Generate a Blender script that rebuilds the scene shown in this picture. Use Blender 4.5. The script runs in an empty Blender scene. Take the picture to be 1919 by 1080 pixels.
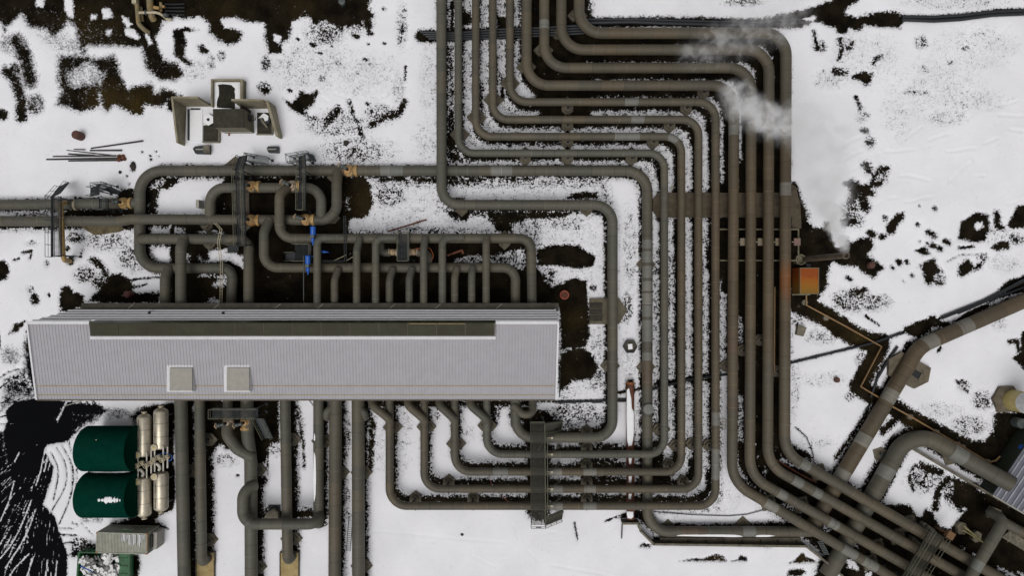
import bpy, math, random
import numpy as np
from mathutils import Vector, Matrix

random.seed(7)
scene = bpy.context.scene
COL = scene.collection
H = 80.0          # camera height above the ground, metres
S = 16.0          # photograph pixels per metre on the ground
R = math.radians

# ------------------------------------------------------------------ camera, sky, sun, exposure
cam = bpy.data.cameras.new('camera'); cam_o = bpy.data.objects.new('camera', cam); COL.objects.link(cam_o)
cam_o.location = (0, 0, H); cam_o.rotation_euler = (0, 0, 0)
cam.sensor_width = 36.0; cam.lens = 36.0 * H * S / 1919.0
cam.clip_start = 1.0; cam.clip_end = 8000.0
scene.camera = cam_o

SUN_EL, SUN_AZ = R(68), R(200)
world = bpy.data.worlds.new('World'); scene.world = world; world.use_nodes = True
wn = world.node_tree; wn.nodes.clear()
sky = wn.nodes.new('ShaderNodeTexSky'); sky.sky_type = 'NISHITA'; sky.sun_disc = False
sky.sun_elevation = SUN_EL; sky.sun_rotation = SUN_AZ; sky.dust_density = 4.0; sky.air_density = 1.0
hs = wn.nodes.new('ShaderNodeHueSaturation'); hs.inputs['Saturation'].default_value = 0.12
bg = wn.nodes.new('ShaderNodeBackground'); bg.inputs['Strength'].default_value = 0.12
wo = wn.nodes.new('ShaderNodeOutputWorld')
wn.links.new(sky.outputs[0], hs.inputs['Color']); wn.links.new(hs.outputs[0], bg.inputs[0]); wn.links.new(bg.outputs[0], wo.inputs[0])

sun = bpy.data.lights.new('sun', 'SUN'); sun.energy = 1.5; sun.angle = R(35); sun.color = (1.0, 0.965, 0.93)
sun_o = bpy.data.objects.new('sun', sun); COL.objects.link(sun_o)
sd = Vector((math.sin(SUN_AZ) * math.cos(SUN_EL), math.cos(SUN_AZ) * math.cos(SUN_EL), math.sin(SUN_EL)))
sun_o.rotation_euler = (-sd).to_track_quat('-Z', 'Y').to_euler(); sun_o.location = sd * 200

vs = scene.view_settings
vs.view_transform = 'Standard'; vs.look = 'None'; vs.gamma = 1.0; vs.use_curve_mapping = False; vs.exposure = -0.38
scene.render.engine = 'CYCLES'
cy = scene.cycles
cy.use_denoising = True; cy.max_bounces = 10; cy.diffuse_bounces = 4; cy.volume_bounces = 8; cy.transparent_max_bounces = 8
cy.volume_step_rate = 1.5

# ------------------------------------------------------------------ placing: photograph pixel + height -> metres
def W(px, py, z=0.0):
    k = (1 - z / H) / S
    return Vector(((px - 959.5) * k, (540 - py) * k, z))
def M_(px, z=0.0):                       # a length in pixels seen at height z, in metres
    return px / S * (1 - z / H)

# ------------------------------------------------------------------ materials
def mat(name, col, rough=0.6, metal=0.0, var=0.18, scale=2.0, bump=0.0, col2=None, fac=0.5, scale2=0.8, spec=0.4):
    m = bpy.data.materials.new(name); m.use_nodes = True
    nt = m.node_tree; n = nt.nodes; l = nt.links
    b = n['Principled BSDF']; b.inputs['Roughness'].default_value = rough; b.inputs['Metallic'].default_value = metal
    b.inputs['Specular IOR Level'].default_value = spec
    tc = n.new('ShaderNodeNewGeometry')
    nz = n.new('ShaderNodeTexNoise'); nz.inputs['Scale'].default_value = scale; nz.inputs['Detail'].default_value = 6
    l.new(tc.outputs['Position'], nz.inputs['Vector'])
    mr = n.new('ShaderNodeMapRange'); mr.inputs[1].default_value = 0.3; mr.inputs[2].default_value = 0.7
    mr.inputs[3].default_value = 1 - var; mr.inputs[4].default_value = 1 + var
    l.new(nz.outputs['Fac'], mr.inputs[0])
    base = n.new('ShaderNodeRGB'); base.outputs[0].default_value = (*col, 1)
    src = base.outputs[0]
    if col2:
        n2 = n.new('ShaderNodeTexNoise'); n2.inputs['Scale'].default_value = scale2; n2.inputs['Detail'].default_value = 8; n2.inputs['Roughness'].default_value = 0.65
        l.new(tc.outputs['Position'], n2.inputs['Vector'])
        r2 = n.new('ShaderNodeMapRange'); r2.inputs[1].default_value = 1 - fac - 0.08; r2.inputs[2].default_value = 1 - fac + 0.08
        l.new(n2.outputs['Fac'], r2.inputs[0])
        mx = n.new('ShaderNodeMix'); mx.data_type = 'RGBA'; l.new(r2.outputs[0], mx.inputs[0])
        l.new(base.outputs[0], mx.inputs[6]); mx.inputs[7].default_value = (*col2, 1); src = mx.outputs[2]
    vm = n.new('ShaderNodeVectorMath'); vm.operation = 'SCALE'
    l.new(src, vm.inputs[0]); l.new(mr.outputs[0], vm.inputs['Scale']); l.new(vm.outputs[0], b.inputs['Base Color'])
    if bump:
        bp = n.new('ShaderNodeBump'); bp.inputs['Strength'].default_value = bump; bp.inputs['Distance'].default_value = 0.05
        l.new(nz.outputs['Fac'], bp.inputs['Height']); l.new(bp.outputs[0], b.inputs['Normal'])
    return m

def pipe_mat(name, green, brown, rust=False):
    """insulated pipe: short cladding lengths of slightly different paint, seams, dull weathering"""
    m = bpy.data.materials.new(name); m.use_nodes = True
    nt = m.node_tree; n = nt.nodes; l = nt.links
    b = n['Principled BSDF']; b.inputs['Roughness'].default_value = 0.6; b.inputs['Specular IOR Level'].default_value = 0.32
    ln = n.new('ShaderNodeAttribute'); ln.attribute_name = 'len'
    br = n.new('ShaderNodeAttribute'); br.attribute_type = 'OBJECT'; br.attribute_name = 'brown'
    geo = n.new('ShaderNodeNewGeometry'); oi = n.new('ShaderNodeObjectInfo')
    def math_(op, a, bb=None, c=None):
        x = n.new('ShaderNodeMath'); x.operation = op
        for i, v in enumerate((a, bb, c)):
            if v is None: continue
            if isinstance(v, (int, float)): x.inputs[i].default_value = v
            else: l.new(v, x.inputs[i])
        return x.outputs[0]
    off = math_('MULTIPLY_ADD', oi.outputs['Random'], 50.0, ln.outputs['Fac'])
    sec = math_('FLOOR', math_('DIVIDE', off, 2.6))
    wn_ = n.new('ShaderNodeTexWhiteNoise'); wn_.noise_dimensions = '1D'; l.new(sec, wn_.inputs['W'])
    n1 = n.new('ShaderNodeTexNoise'); n1.inputs['Scale'].default_value = 0.12; n1.inputs['Detail'].default_value = 3; l.new(geo.outputs['Position'], n1.inputs['Vector'])
    n2 = n.new('ShaderNodeTexNoise'); n2.inputs['Scale'].default_value = 2.2; n2.inputs['Detail'].default_value = 7; n2.inputs['Roughness'].default_value = 0.65; l.new(geo.outputs['Position'], n2.inputs['Vector'])
    f = math_('ADD', math_('MULTIPLY_ADD', n1.outputs['Fac'], 0.9, -0.45), math_('MULTIPLY_ADD', wn_.outputs['Value'], 0.34, -0.17))
    dvb = n.new('ShaderNodeVectorMath'); dvb.operation = 'DISTANCE'; l.new(geo.outputs['Position'], dvb.inputs[0]); dvb.inputs[1].default_value = W(1430, 470, 2.2)
    mrb = n.new('ShaderNodeMapRange'); mrb.inputs[1].default_value = 3; mrb.inputs[2].default_value = 17; mrb.inputs[3].default_value = .8; mrb.inputs[4].default_value = 0; l.new(dvb.outputs['Value'], mrb.inputs[0])
    f = math_('ADD', f, mrb.outputs[0])
    f = math_('ADD', f, br.outputs['Fac']); fc = n.new('ShaderNodeClamp'); l.new(f, fc.inputs[0])
    mx = n.new('ShaderNodeMix'); mx.data_type = 'RGBA'; l.new(fc.outputs[0], mx.inputs[0])
    mx.inputs[6].default_value = (*green, 1); mx.inputs[7].default_value = (*brown, 1)
    src = mx.outputs[2]
    if rust:
        dv = n.new('ShaderNodeVectorMath'); dv.operation = 'DISTANCE'; l.new(geo.outputs['Position'], dv.inputs[0]); dv.inputs[1].default_value = W(1482, 527, 2.2)
        d = math_('MULTIPLY_ADD', n2.outputs['Fac'], 1.6, dv.outputs['Value'])
        mr = n.new('ShaderNodeMapRange'); mr.inputs[1].default_value = 1.7; mr.inputs[2].default_value = 3.6; mr.inputs[3].default_value = 0.75; mr.inputs[4].default_value = 0.0
        l.new(d, mr.inputs[0])
        m2 = n.new('ShaderNodeMix'); m2.data_type = 'RGBA'; l.new(mr.outputs[0], m2.inputs[0]); l.new(src, m2.inputs[6]); m2.inputs[7].default_value = (0.17, 0.055, 0.008, 1)
        src = m2.outputs[2]
    # paint age per length, weathering, ring seams every 1.3 m
    k = math_('MULTIPLY_ADD', wn_.outputs['Value'], 0.30, 0.83)
    k = math_('MULTIPLY', k, math_('MULTIPLY_ADD', n2.outputs['Fac'], 0.5, 0.75))
    fr = math_('FRACT', math_('DIVIDE', off, 1.3))
    seam = math_('LESS_THAN', fr, 0.065)
    wn2 = n.new('ShaderNodeTexWhiteNoise'); wn2.noise_dimensions = '1D'; l.new(math_('FLOOR', math_('DIVIDE', off, 1.3)), wn2.inputs['W'])
    k = math_('MULTIPLY', k, math_('ADD', 1.0, math_('MULTIPLY', seam, math_('MULTIPLY_ADD', wn2.outputs['Value'], 1.0, -0.45))))
    vm = n.new('ShaderNodeVectorMath'); vm.operation = 'SCALE'; l.new(src, vm.inputs[0]); l.new(k, vm.inputs['Scale'])
    l.new(vm.outputs[0], b.inputs['Base Color'])
    bp = n.new('ShaderNodeBump'); bp.inputs['Strength'].default_value = 0.25; bp.inputs['Distance'].default_value = 0.04
    l.new(math_('ADD', math_('MULTIPLY', seam, -0.6), n2.outputs['Fac']), bp.inputs['Height']); l.new(bp.outputs[0], b.inputs['Normal'])
    return m

GREEN, BROWN = (0.087, 0.086, 0.068), (0.082, 0.061, 0.036)
PIPE = pipe_mat('pipe_cladding', GREEN, BROWN)
PIPE_R = pipe_mat('pipe_cladding_rusty', GREEN, BROWN, rust=True)
PATCH = pipe_mat('pipe_patch_grey', (0.15, 0.155, 0.14), (0.16, 0.15, 0.125))
PATCHB = pipe_mat('pipe_patch_brown', (0.10, 0.078, 0.055), (0.09, 0.062, 0.04))
CONC = mat('concrete', (0.15, 0.135, 0.10), 0.85, var=0.25, scale=3, bump=0.3, col2=(0.085, 0.075, 0.055), fac=0.45, scale2=0.9)
CONC_D = mat('concrete_dark', (0.085, 0.072, 0.052), 0.85, var=0.25, scale=3, bump=0.3, col2=(0.05, 0.042, 0.03), fac=0.45, scale2=0.7)
CONC_L = mat('concrete_wall', (0.26, 0.235, 0.165), 0.85, var=0.15, scale=1.6, bump=0.2, col2=(0.20, 0.175, 0.115), fac=0.5, scale2=0.5)
STEEL = mat('galvanised', (0.075, 0.088, 0.085), 0.5, 0.2, var=0.2, scale=4)
STEEL_D = mat('dark_steel', (0.022, 0.027, 0.030), 0.55, 0.1, var=0.25, scale=4)
GRATE = mat('grating', (0.014, 0.017, 0.020), 0.6, 0.1, var=0.3, scale=6)
GRATE_B = mat('olive_grating', (0.030, 0.029, 0.018), 0.65, 0.0, var=0.3, scale=5)
RAIL_O = mat('olive_rail', (0.12, 0.12, 0.085), 0.6, 0.1, var=0.25, scale=5)
YELL = mat('yellow_paint', (0.36, 0.24, 0.09), 0.55, var=0.25, scale=3, col2=(0.26, 0.12, 0.035), fac=0.42, scale2=2.5)
VALV = mat('valve_rust_cream', (0.44, 0.30, 0.14), 0.6, var=0.3, scale=4, col2=(0.36, 0.14, 0.03), fac=0.44, scale2=2.0)
VALV_P = mat('valve_pale', (0.40, 0.32, 0.24), 0.6, var=0.3, scale=5, col2=(0.26, 0.13, 0.05), fac=0.42, scale2=3.0)
CREAMY = mat('cream_steel', (0.42, 0.37, 0.26), 0.5, 0.1, var=0.2, scale=5)
SNOWM = mat('snow_cover', (0.80, 0.805, 0.82), 0.9, var=0.03, scale=3, bump=0.3, spec=0.1)
BLUE = mat('blue_paint', (0.010, 0.085, 0.38), 0.4, var=0.2, scale=6)
RUST = mat('rust', (0.10, 0.032, 0.016), 0.8, var=0.3, scale=4, col2=(0.16, 0.055, 0.02), fac=0.45, scale2=2)
REDP = mat('faded_red', (0.24, 0.055, 0.03), 0.6, var=0.25, scale=5)
MAROON = mat('maroon_cap', (0.085, 0.036, 0.026), 0.7, var=0.25, scale=5)
ORANGE = mat('orange_plastic', (0.30, 0.085, 0.02), 0.5, var=0.2)
RUBBER = mat('black_cable', (0.014, 0.016, 0.019), 0.55, var=0.3, scale=6)
WOOD = mat('weathered_timber', (0.035, 0.034, 0.033), 0.8, var=0.3, scale=5)
ROCK = mat('lava_rock', (0.03, 0.026, 0.02), 0.9, var=0.4, scale=6, bump=0.6)
GLASSD = mat('dark_opening', (0.01, 0.011, 0.012), 0.5, var=0.2)
PALLET = mat('ochre_pad', (0.34, 0.26, 0.115), 0.8, var=0.12, scale=2, col2=(0.28, 0.20, 0.085), fac=0.45, scale2=1.2)

# ------------------------------------------------------------------ mesh building
class MB:
    def __init__(s): s.v = []; s.f = []; s.m = []; s.attr = None
    def add(s, vs, fs, mi=0):
        o = len(s.v); s.v += [tuple(v) for v in vs]; s.f += [tuple(i + o for i in f) for f in fs]; s.m += [mi] * len(fs)
        if s.attr is not None: s.attr += [0.0] * (len(s.v) - len(s.attr))
        return s
    def box(s, c, size, rz=0.0, mi=0):
        hx, hy, hz = size[0] / 2, size[1] / 2, size[2] / 2
        ca, sa = math.cos(rz), math.sin(rz); vs = []
        for dz in (-hz, hz):
            for dx, dy in ((-hx, -hy), (hx, -hy), (hx, hy), (-hx, hy)):
                vs.append((c[0] + dx * ca - dy * sa, c[1] + dx * sa + dy * ca, c[2] + dz))
        return s.add(vs, [(3, 2, 1, 0), (4, 5, 6, 7), (0, 1, 5, 4), (1, 2, 6, 5), (2, 3, 7, 6), (3, 0, 4, 7)], mi)
    def prism(s, pts, z0, z1, mi=0, top=None):
        n = len(pts); top = top or pts
        area = sum(pts[i][0] * pts[(i + 1) % n][1] - pts[(i + 1) % n][0] * pts[i][1] for i in range(n))
        if area < 0: pts = pts[::-1]; top = top[::-1]
        zt = z1 if isinstance(z1, (list, tuple)) else [z1] * n
        vs = [(p[0], p[1], z0) for p in pts] + [(p[0], p[1], zt[i]) for i, p in enumerate(top)]
        fs = [tuple(range(n))[::-1], tuple(range(n, 2 * n))] + [(i, (i + 1) % n, n + (i + 1) % n, n + i) for i in range(n)]
        return s.add(vs, fs, mi)
    def cyl(s, p0, p1, r0, r1=None, n=12, mi=0, caps=True):
        p0, p1 = Vector(p0), Vector(p1); r1 = r0 if r1 is None else r1
        d = (p1 - p0).normalized(); a = d.orthogonal().normalized(); b = d.cross(a); vs = []
        for p, r in ((p0, r0), (p1, r1)):
            for i in range(n):
                t = 2 * math.pi * i / n; vs.append(p + a * (r * math.cos(t)) + b * (r * math.sin(t)))
        fs = [(i, (i + 1) % n, n + (i + 1) % n, n + i) for i in range(n)]
        if caps: fs += [tuple(range(n))[::-1], tuple(range(n, 2 * n))]
        return s.add(vs, fs, mi)
    def lathe(s, p0, axis, prof, n=20, mi=0):
        """prof: (distance along the axis, radius)"""
        p0 = Vector(p0); d = Vector(axis).normalized(); a = d.orthogonal().normalized(); b = d.cross(a); vs = []; fs = []
        for h, r in prof:
            for i in range(n):
                t = 2 * math.pi * i / n; vs.append(p0 + d * h + (a * math.cos(t) + b * math.sin(t)) * max(r, 1e-4))
        for k in range(len(prof) - 1):
            for i in range(n): fs.append((k * n + i, k * n + (i + 1) % n, (k + 1) * n + (i + 1) % n, (k + 1) * n + i))
        fs += [tuple(range(n))[::-1], tuple(range((len(prof) - 1) * n, len(prof) * n))]
        return s.add(vs, fs, mi)
    def bar(s, p0, p1, r, n=6, mi=0): return s.cyl(p0, p1, r, r, n, mi)
    def tube(s, pts, r, n=8, mi=0, caps=True, mids=None, lens=None):
        pts = [Vector(p) for p in pts]; rr = r if isinstance(r, (list, tuple)) else [r] * len(pts)
        o = len(s.v); up = None; rings = []
        for i, p in enumerate(pts):
            if i == 0: t = pts[1] - p
            elif i == len(pts) - 1: t = p - pts[i - 1]
            else: t = (pts[i + 1] - p).normalized() + (p - pts[i - 1]).normalized()
            t.normalize()
            if up is None: up = t.orthogonal().normalized()
            up = (up - t * up.dot(t)).normalized(); b = t.cross(up)
            rings.append([p + (up * math.cos(2 * math.pi * k / n) + b * math.sin(2 * math.pi * k / n)) * rr[i] for k in range(n)])
        s.v += [tuple(v) for rg in rings for v in rg]
        if lens is not None:
            s.attr = (s.attr or []) + [0.0] * (o - len(s.attr or [])); s.attr += [x for x in lens for _ in range(n)]
        for i in range(len(pts) - 1):
            for k in range(n):
                s.f.append((o + i * n + k, o + i * n + (k + 1) % n, o + (i + 1) * n + (k + 1) % n, o + (i + 1) * n + k))
                s.m.append(mids[i] if mids else mi)
        if caps:
            s.f.append(tuple(o + k for k in range(n))[::-1]); s.m.append(mids[0] if mids else mi)
            e = o + (len(pts) - 1) * n; s.f.append(tuple(e + k for k in range(n))); s.m.append(mids[-1] if mids else mi)
        return s
    def build(s, name, mats, parent=None, smooth=True, ang=40):
        me = bpy.data.meshes.new(name); me.from_pydata(s.v, [], s.f)
        for m in (mats if isinstance(mats, (list, tuple)) else [mats]): me.materials.append(m)
        if any(s.m): me.polygons.foreach_set('material_index', s.m)
        if s.attr is not None:
            a = me.attributes.new('len', 'FLOAT', 'POINT'); a.data.foreach_set('value', (s.attr + [0.0] * len(s.v))[:len(s.v)])
        me.update()
        if smooth:
            me.polygons.foreach_set('use_smooth', [True] * len(me.polygons)); me.set_sharp_from_angle(angle=R(ang))
        o = bpy.data.objects.new(name, me); COL.objects.link(o)
        if parent:
            o.parent = parent; o.matrix_parent_inverse = Matrix.Translation(-Vector(parent.location))
        return o

def tag(o, label, cat, group=None, kind=None):
    if label: o['label'] = label
    if cat: o['category'] = cat
    if group: o['group'] = group
    if kind: o['kind'] = kind
    return o
def thing(name, label, cat, loc, group=None):
    o = bpy.data.objects.new(name, None); COL.objects.link(o); o.location = loc; o.empty_display_size = 0.3
    return tag(o, label, cat, group)
def place(o, loc, rz=None, sc=None):
    o.location = loc
    if rz is not None: o.rotation_euler = (0, 0, rz)
    if sc is not None: o.scale = sc
def dup(root, loc, rz, label, sc=(1, 1, 1)):
    c = root.copy(); COL.objects.link(c); place(c, loc, rz, sc); c['label'] = label
    for ch in list(root.children):
        d = ch.copy(); COL.objects.link(d); d.parent = c
        for g in list(ch.children):
            e = g.copy(); COL.objects.link(e); e.parent = d
    return c

def fillet(pts, rad):
    """corner points (with heights) -> rounded path"""
    out = [Vector(pts[0])]
    for i in range(1, len(pts) - 1):
        p, a, b = Vector(pts[i]), Vector(pts[i - 1]), Vector(pts[i + 1])
        u, v = (a - p), (b - p); lu, lv = u.length, v.length; u.normalize(); v.normalize()
        ang = math.acos(max(-1, min(1, u.dot(v))))
        if abs(math.pi - ang) < 0.03: out.append(p); continue
        r = rad[i] if isinstance(rad, (list, tuple)) else rad
        t = min(r / math.tan(ang / 2), lu * 0.49 if i > 1 else lu * 0.98, lv * 0.49 if i < len(pts) - 2 else lv * 0.98)
        A, B = p + u * t, p + v * t
        k = max(4, int(12 * (math.pi - ang) / (math.pi / 2)))
        rr = t * math.tan(ang / 2); c = p + (u + v).normalized() * (rr / math.sin(ang / 2))
        va, vb = A - c, B - c
        for j in range(k + 1): 
            f = j / k; w = math.pi - ang
            out.append(c + (va * math.sin((1 - f) * w) + vb * math.sin(f * w)) / math.sin(w))
    out.append(Vector(pts[-1]))
    return out

# ------------------------------------------------------------------ the pipes (photograph pixels, height of the axis in metres)
NINE = 'nine insulated pipes running side by side from the top edge'
RISERS = 'insulated pipes rising from the headers into the building'
SOUTH = 'insulated pipes leaving the south side of the building'
ELB = 'curved branch pipes by the south eave'
PIPES = []
def P(label, pts, r, z=2.2, bend=30, brown=0.3, patches=(), melt=7, group=None, m=None, name='insulated_pipe', end_down=False, val=1.0):
    PIPES.append(dict(label=label, pts=[(p[0], p[1], p[2] if len(p) > 2 else z) for p in pts], r=r, bend=bend, brown=brown,
                      patches=patches, melt=melt, group=group, m=m, name=name, end_down=end_down, val=val))
P('thick grey pipe, leftmost of nine at the top edge, innermost loop by the building', [(827, -40), (827.5, 384), (1148, 384), (1148, 821), (966, 821), (966, 745)], 9.4, bend=34, brown=0.12, melt=7, group=NINE)
P('thin greenish grey pipe, second of nine from the left at the top edge', [(859, -40), (859, 287), (1245, 287), (1245, 852), (912, 852), (912, 745)], 7.1, bend=30, brown=0.05, melt=6, group=NINE)
P('thin grey brown pipe, third of nine from the left at the top edge', [(891.5, -40), (891.5, 256), (1277, 256), (1277, 885), (852, 885), (852, 745)], 7.2, bend=30, brown=0.55, patches=[(1175, 254, 2.8, 1), (1262, 257, 1.2, 1), (938, 885, 1.7, 1), (1041, 885, 1.4, 1), (1105, 885, 1.5, 1)], melt=6, group=NINE)
P('thin brown pipe, fourth of nine from the left at the top edge', [(923.5, -40), (923.5, 224), (1309, 224), (1309, 917), (795, 917), (795, 745)], 7.3, bend=30, brown=0.6, patches=[(1194, 224, 1.5, 1), (1042, 917, 1.4, 1), (1105, 917, 1.3, 1)], melt=6, group=NINE)
P('thin brown pipe, fifth of nine, outermost loop bending back to the building', [(955.5, -40), (955.5, 191), (1341, 191), (1341, 949), (730, 949), (730, 745)], 7.4, bend=33, brown=0.62, patches=[(1183, 191, 1.5, 1), (1341, 785, 1.5, 1), (1341, 870, 3.5, 1), (1042, 949, 1.5, 1), (1105, 949, 1.5, 1)], melt=6, group=NINE)
P('thick olive pipe, sixth of nine, lowest of the four running off diagonally', [(987, -40), (987, 160), (1375.5, 160), (1372, 905), (1730, 1117)], 9.6, bend=[0, 42, 42, 62, 0], brown=0.6, patches=[(1374, 245, 1.1, 1), (1373, 640, 2.6, 2), (1372, 760, 1.0, 2), (1443, 948, 1.6, 1), (1590, 1034, 1.8, 1), (1628, 1057, 1.8, 1)], melt=12, group=NINE)
P('thick olive pipe, seventh of nine, second lowest where they run diagonally', [(1020, -40), (1020, 127), (1408, 127), (1405, 893), (1790, 1113)], 9.6, bend=[0, 42, 42, 60, 0], brown=0.6, patches=[(1020, 47, 1.0, 1), (1464, 927, 1.1, 1), (1560, 981, 1.2, 1)], melt=12, group=NINE)
P('thick olive pipe, eighth of nine, second highest where they run diagonally', [(1052, -40), (1052, 93), (1441, 93), (1438.5, 872), (1880, 1123)], 9.8, bend=[0, 42, 42, 58, 0], brown=0.62, patches=[(1493, 903, 1.2, 1), (1530, 924, 1.0, 1)], melt=12, group=NINE)
P('thick pipe, rightmost of nine, stained orange with rust beside the orange rusty box', [(1085, -40), (1085, 62), (1473, 62), (1470, 850), (1945, 1126)], 10.2, bend=[0, 42, 42, 56, 0], brown=0.66, patches=[(1473, 355, 1.5, 1), (1507, 871, 1.1, 1)], melt=10, group=NINE, m='rust')
P('long pipe under the others, from the valve yard to the retaining wall', [(1520, 997), (1213, 997), (1213, 320), (262, 320), (262, 503), (437, 503), (433, 576)], 9.7, z=0.9, bend=[0, 40, 40, 42, 36, 20, 0], brown=0.25,
  patches=[(735, 320, 2.6, 1), (940, 320, 2.4, 1), (1213, 458, 1.0, 1), (1213, 482, 1.3, 1), (1213, 510, 1.4, 1), (1213, 536, 1.2, 1), (1213, 560, 1.3, 1), (1213, 583, 1.3, 1), (1213, 620, 2.5, 1), (1213, 668, 0.9, 1), (1213, 700, 3.0, 2), (1300, 997, 3, 2), (1402, 997, 1.5, 1)], melt=9)
P('straight pipe at the left edge above its neighbour, ending at the yellow valve', [(-60, 385), (262, 381)], 9.6, z=0.9, brown=0.05, melt=8)
P('left edge pipe running through the valve yard, bending up at its end', [(-60, 414), (222, 415), (246, 411), (631, 413), (631, 345, 2.0), (633, 322, 1.2)], 9.6, z=2.4, bend=[0, 20, 20, 30, 30, 0], brown=0.35, melt=9)
P('hoop of pipe with two rounded corners at the top of the valve yard', [(394, 412), (394, 352), (602, 352), (602, 412)], 9.4, z=2.3, bend=28, brown=0.15, melt=10)
P('snaking pipe that dips from the hoop into the upper header above the small risers', [(540, 350, 2.8), (524, 366, 3.8), (524, 447, 3.8), (575, 447, 3.1), (995, 447, 3.1), (997, 576, 3.1)], 8.9, bend=[0, 16, 36, 30, 22, 0], brown=0.35, melt=9)
P('snaking pipe that dips from the yard valves into the lower header behind the small risers', [(506, 412, 2.8), (495, 436, 3.6), (495, 502, 3.4), (550, 502, 2.6), (966, 502, 2.6), (966, 576, 2.6)], 9.2, bend=[0, 20, 38, 30, 24, 0], brown=0.4, melt=9)
P('pipe branching right from the looped corner pipe and turning down to the building', [(262, 448, 1.5), (290, 448, 2.2), (467, 449, 2.2), (466, 576, 3.2)], 9.4, bend=[0, 10, 20, 0], brown=0.3, melt=9)
g = RISERS
P('thick riser standing left of the white snow patch, second from the left', [(346, 446, 2.6), (339, 464, 3.4), (339, 576, 3.4)], 9.6, bend=14, brown=0.25, melt=8, group=g)
P('short thick riser, leftmost of those entering the building', [(317, 503, 1.3), (310, 522, 2.0), (310, 576, 2.2)], 9.4, bend=14, brown=0.2, melt=8, group=g)
P('slim riser with a long elbow to the right, beside the two blue actuators', [(648, 446, 3.4), (622, 446, 4.0), (594.5, 446, 4.3), (594.5, 576, 4.3)], 7.0, bend=15, brown=0.15, melt=5, group=g)
P('slim riser just right of the thin cable tray ladder, straight from the upper header', [(674, 447, 3.7), (668.5, 470, 4.3), (668.5, 576, 4.3)], 7.0, bend=16, brown=0.25, melt=5, group=g)
P('slim riser whose elbow ends at the small platform with two pale valves', [(743, 446, 4.1), (704, 446, 4.3), (704, 576, 4.3)], 7.0, bend=15, brown=0.15, melt=5, group=g)
P('slim riser with a white collar on the upper header, right of the pale valves', [(797, 447, 3.8), (794, 466, 4.3), (794, 576, 4.3)], 7.0, bend=16, brown=0.3, melt=5, group=g)
P('slim riser with an elbow to the right, beside the orange hose', [(868, 446, 3.6), (829, 446, 4.3), (829, 576, 4.3)], 7.0, bend=15, brown=0.15, melt=5, group=g)
P('slim straight riser, second from the right, dropping from the upper header', [(912, 447, 3.8), (911, 458, 4.2), (911, 576, 4.2)], 7.0, bend=14, brown=0.35, melt=5, group=g)
P('short slim riser from the lower header, leftmost of the short ones', [(634, 504, 3.3), (627, 526, 3.9), (627, 576, 3.9)], 7.0, bend=22, brown=0.3, melt=5, group=g)
P('short slim riser from the lower header under the small platform', [(736, 504, 3.3), (730, 526, 3.9), (730, 576, 3.9)], 7.0, bend=22, brown=0.35, melt=5, group=g)
P('short dented slim riser from the lower header, below the right pale valve', [(772, 504, 3.3), (767, 524, 3.9), (767, 576, 3.9)], 7.0, bend=22, brown=0.1, melt=5, group=g)
P('short brownish slim riser from the lower header, right of the orange hose', [(856, 503, 3.3), (852, 522, 3.9), (852, 576, 3.9)], 7.0, bend=22, brown=0.45, melt=5, group=g)
P('short slim riser from the lower header, rightmost of the short ones', [(886, 503, 3.3), (884, 518, 3.9), (884, 576, 3.9)], 7.0, bend=22, brown=0.15, melt=5, group=g)
g = SOUTH
P('thick straight pipe right beside the silver tanks, leftmost leaving the building', [(339, 740), (346, 1125)], 11.3, z=1.7, brown=0.12, melt=7, group=g)
P('pipe ending in an elbow sunk into the left ochre pad', [(374, 740), (378, 1056)], 9.4, z=1.7, brown=0.25, melt=8, group=g, end_down=True)
P('thick pipe below the twin rusty valves, joined by two curved branches', [(463, 740), (464, 812), (470, 866), (471, 1125)], 11.6, z=1.7, bend=60, brown=0.12, melt=8, group=g)
P('pipe stub between the eave and the left one of the twin rusty valves', [(427, 740), (427, 792)], 9.0, z=1.7, brown=0.2, melt=8, group=g)
P('pipe ending in an elbow sunk into the right ochre pad', [(534, 740), (539, 1052)], 9.6, z=1.7, brown=0.3, melt=10, group=g, end_down=True)
P('pipe with snow along its left side, closed off at its lower end', [(597, 740), (597, 988)], 9.6, z=1.6, brown=0.2, melt=4, group=g)
P('thick pipe left of the ladder lying in the snow', [(629, 740), (627, 1125)], 11.6, z=1.7, brown=0.4, melt=6, group=g)
P('thick pipe right of the ladder lying in the snow, beside the wide snowfield', [(671, 740), (672, 1125)], 11.8, z=1.7, brown=0.35, melt=7, group=g)
P('curved branch hanging from the left rusty valve into the thick pipe', [(427, 792, 1.9), (426, 816, 2.4), (444, 842, 2.4), (474, 858, 1.9)], 10.6, bend=[0, 20, 30, 0], brown=0.1, melt=4)
P('hook shaped crossover pipe bridging the ochre pad pipe in the snow', [(480, 910, 2.1), (455, 916, 3.2), (455, 983, 3.4), (597, 983, 3.2), (598, 968, 2.0)], 10.0, bend=[0, 22, 26, 16, 0], brown=0.12, melt=3)
for (a, b, w) in ((696, 730, 'leftmost, joining the outermost looped pipe'), (763, 795, 'second from the left'), (822, 852, 'third from the left'), (880, 912, 'fourth from the left, joining the greenish pipe')):
    P('short curved branch pipe under the south eave, ' + w, [(a, 735, 1.7), (a + 2, 761, 2.8), (b - 4, 783, 3.0), (b + 1, 790, 2.6)], 7.6, bend=[0, 16, 12, 0], brown=0.4, melt=5, group=ELB)
P('short curved branch pipe under the south eave, rightmost, hooking to the right', [(999, 735, 1.7), (998, 776, 2.8), (980, 778, 3.0), (962, 760, 2.6)], 7.4, bend=[0, 12, 12, 0], brown=0.2, melt=5, group=ELB)
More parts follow.
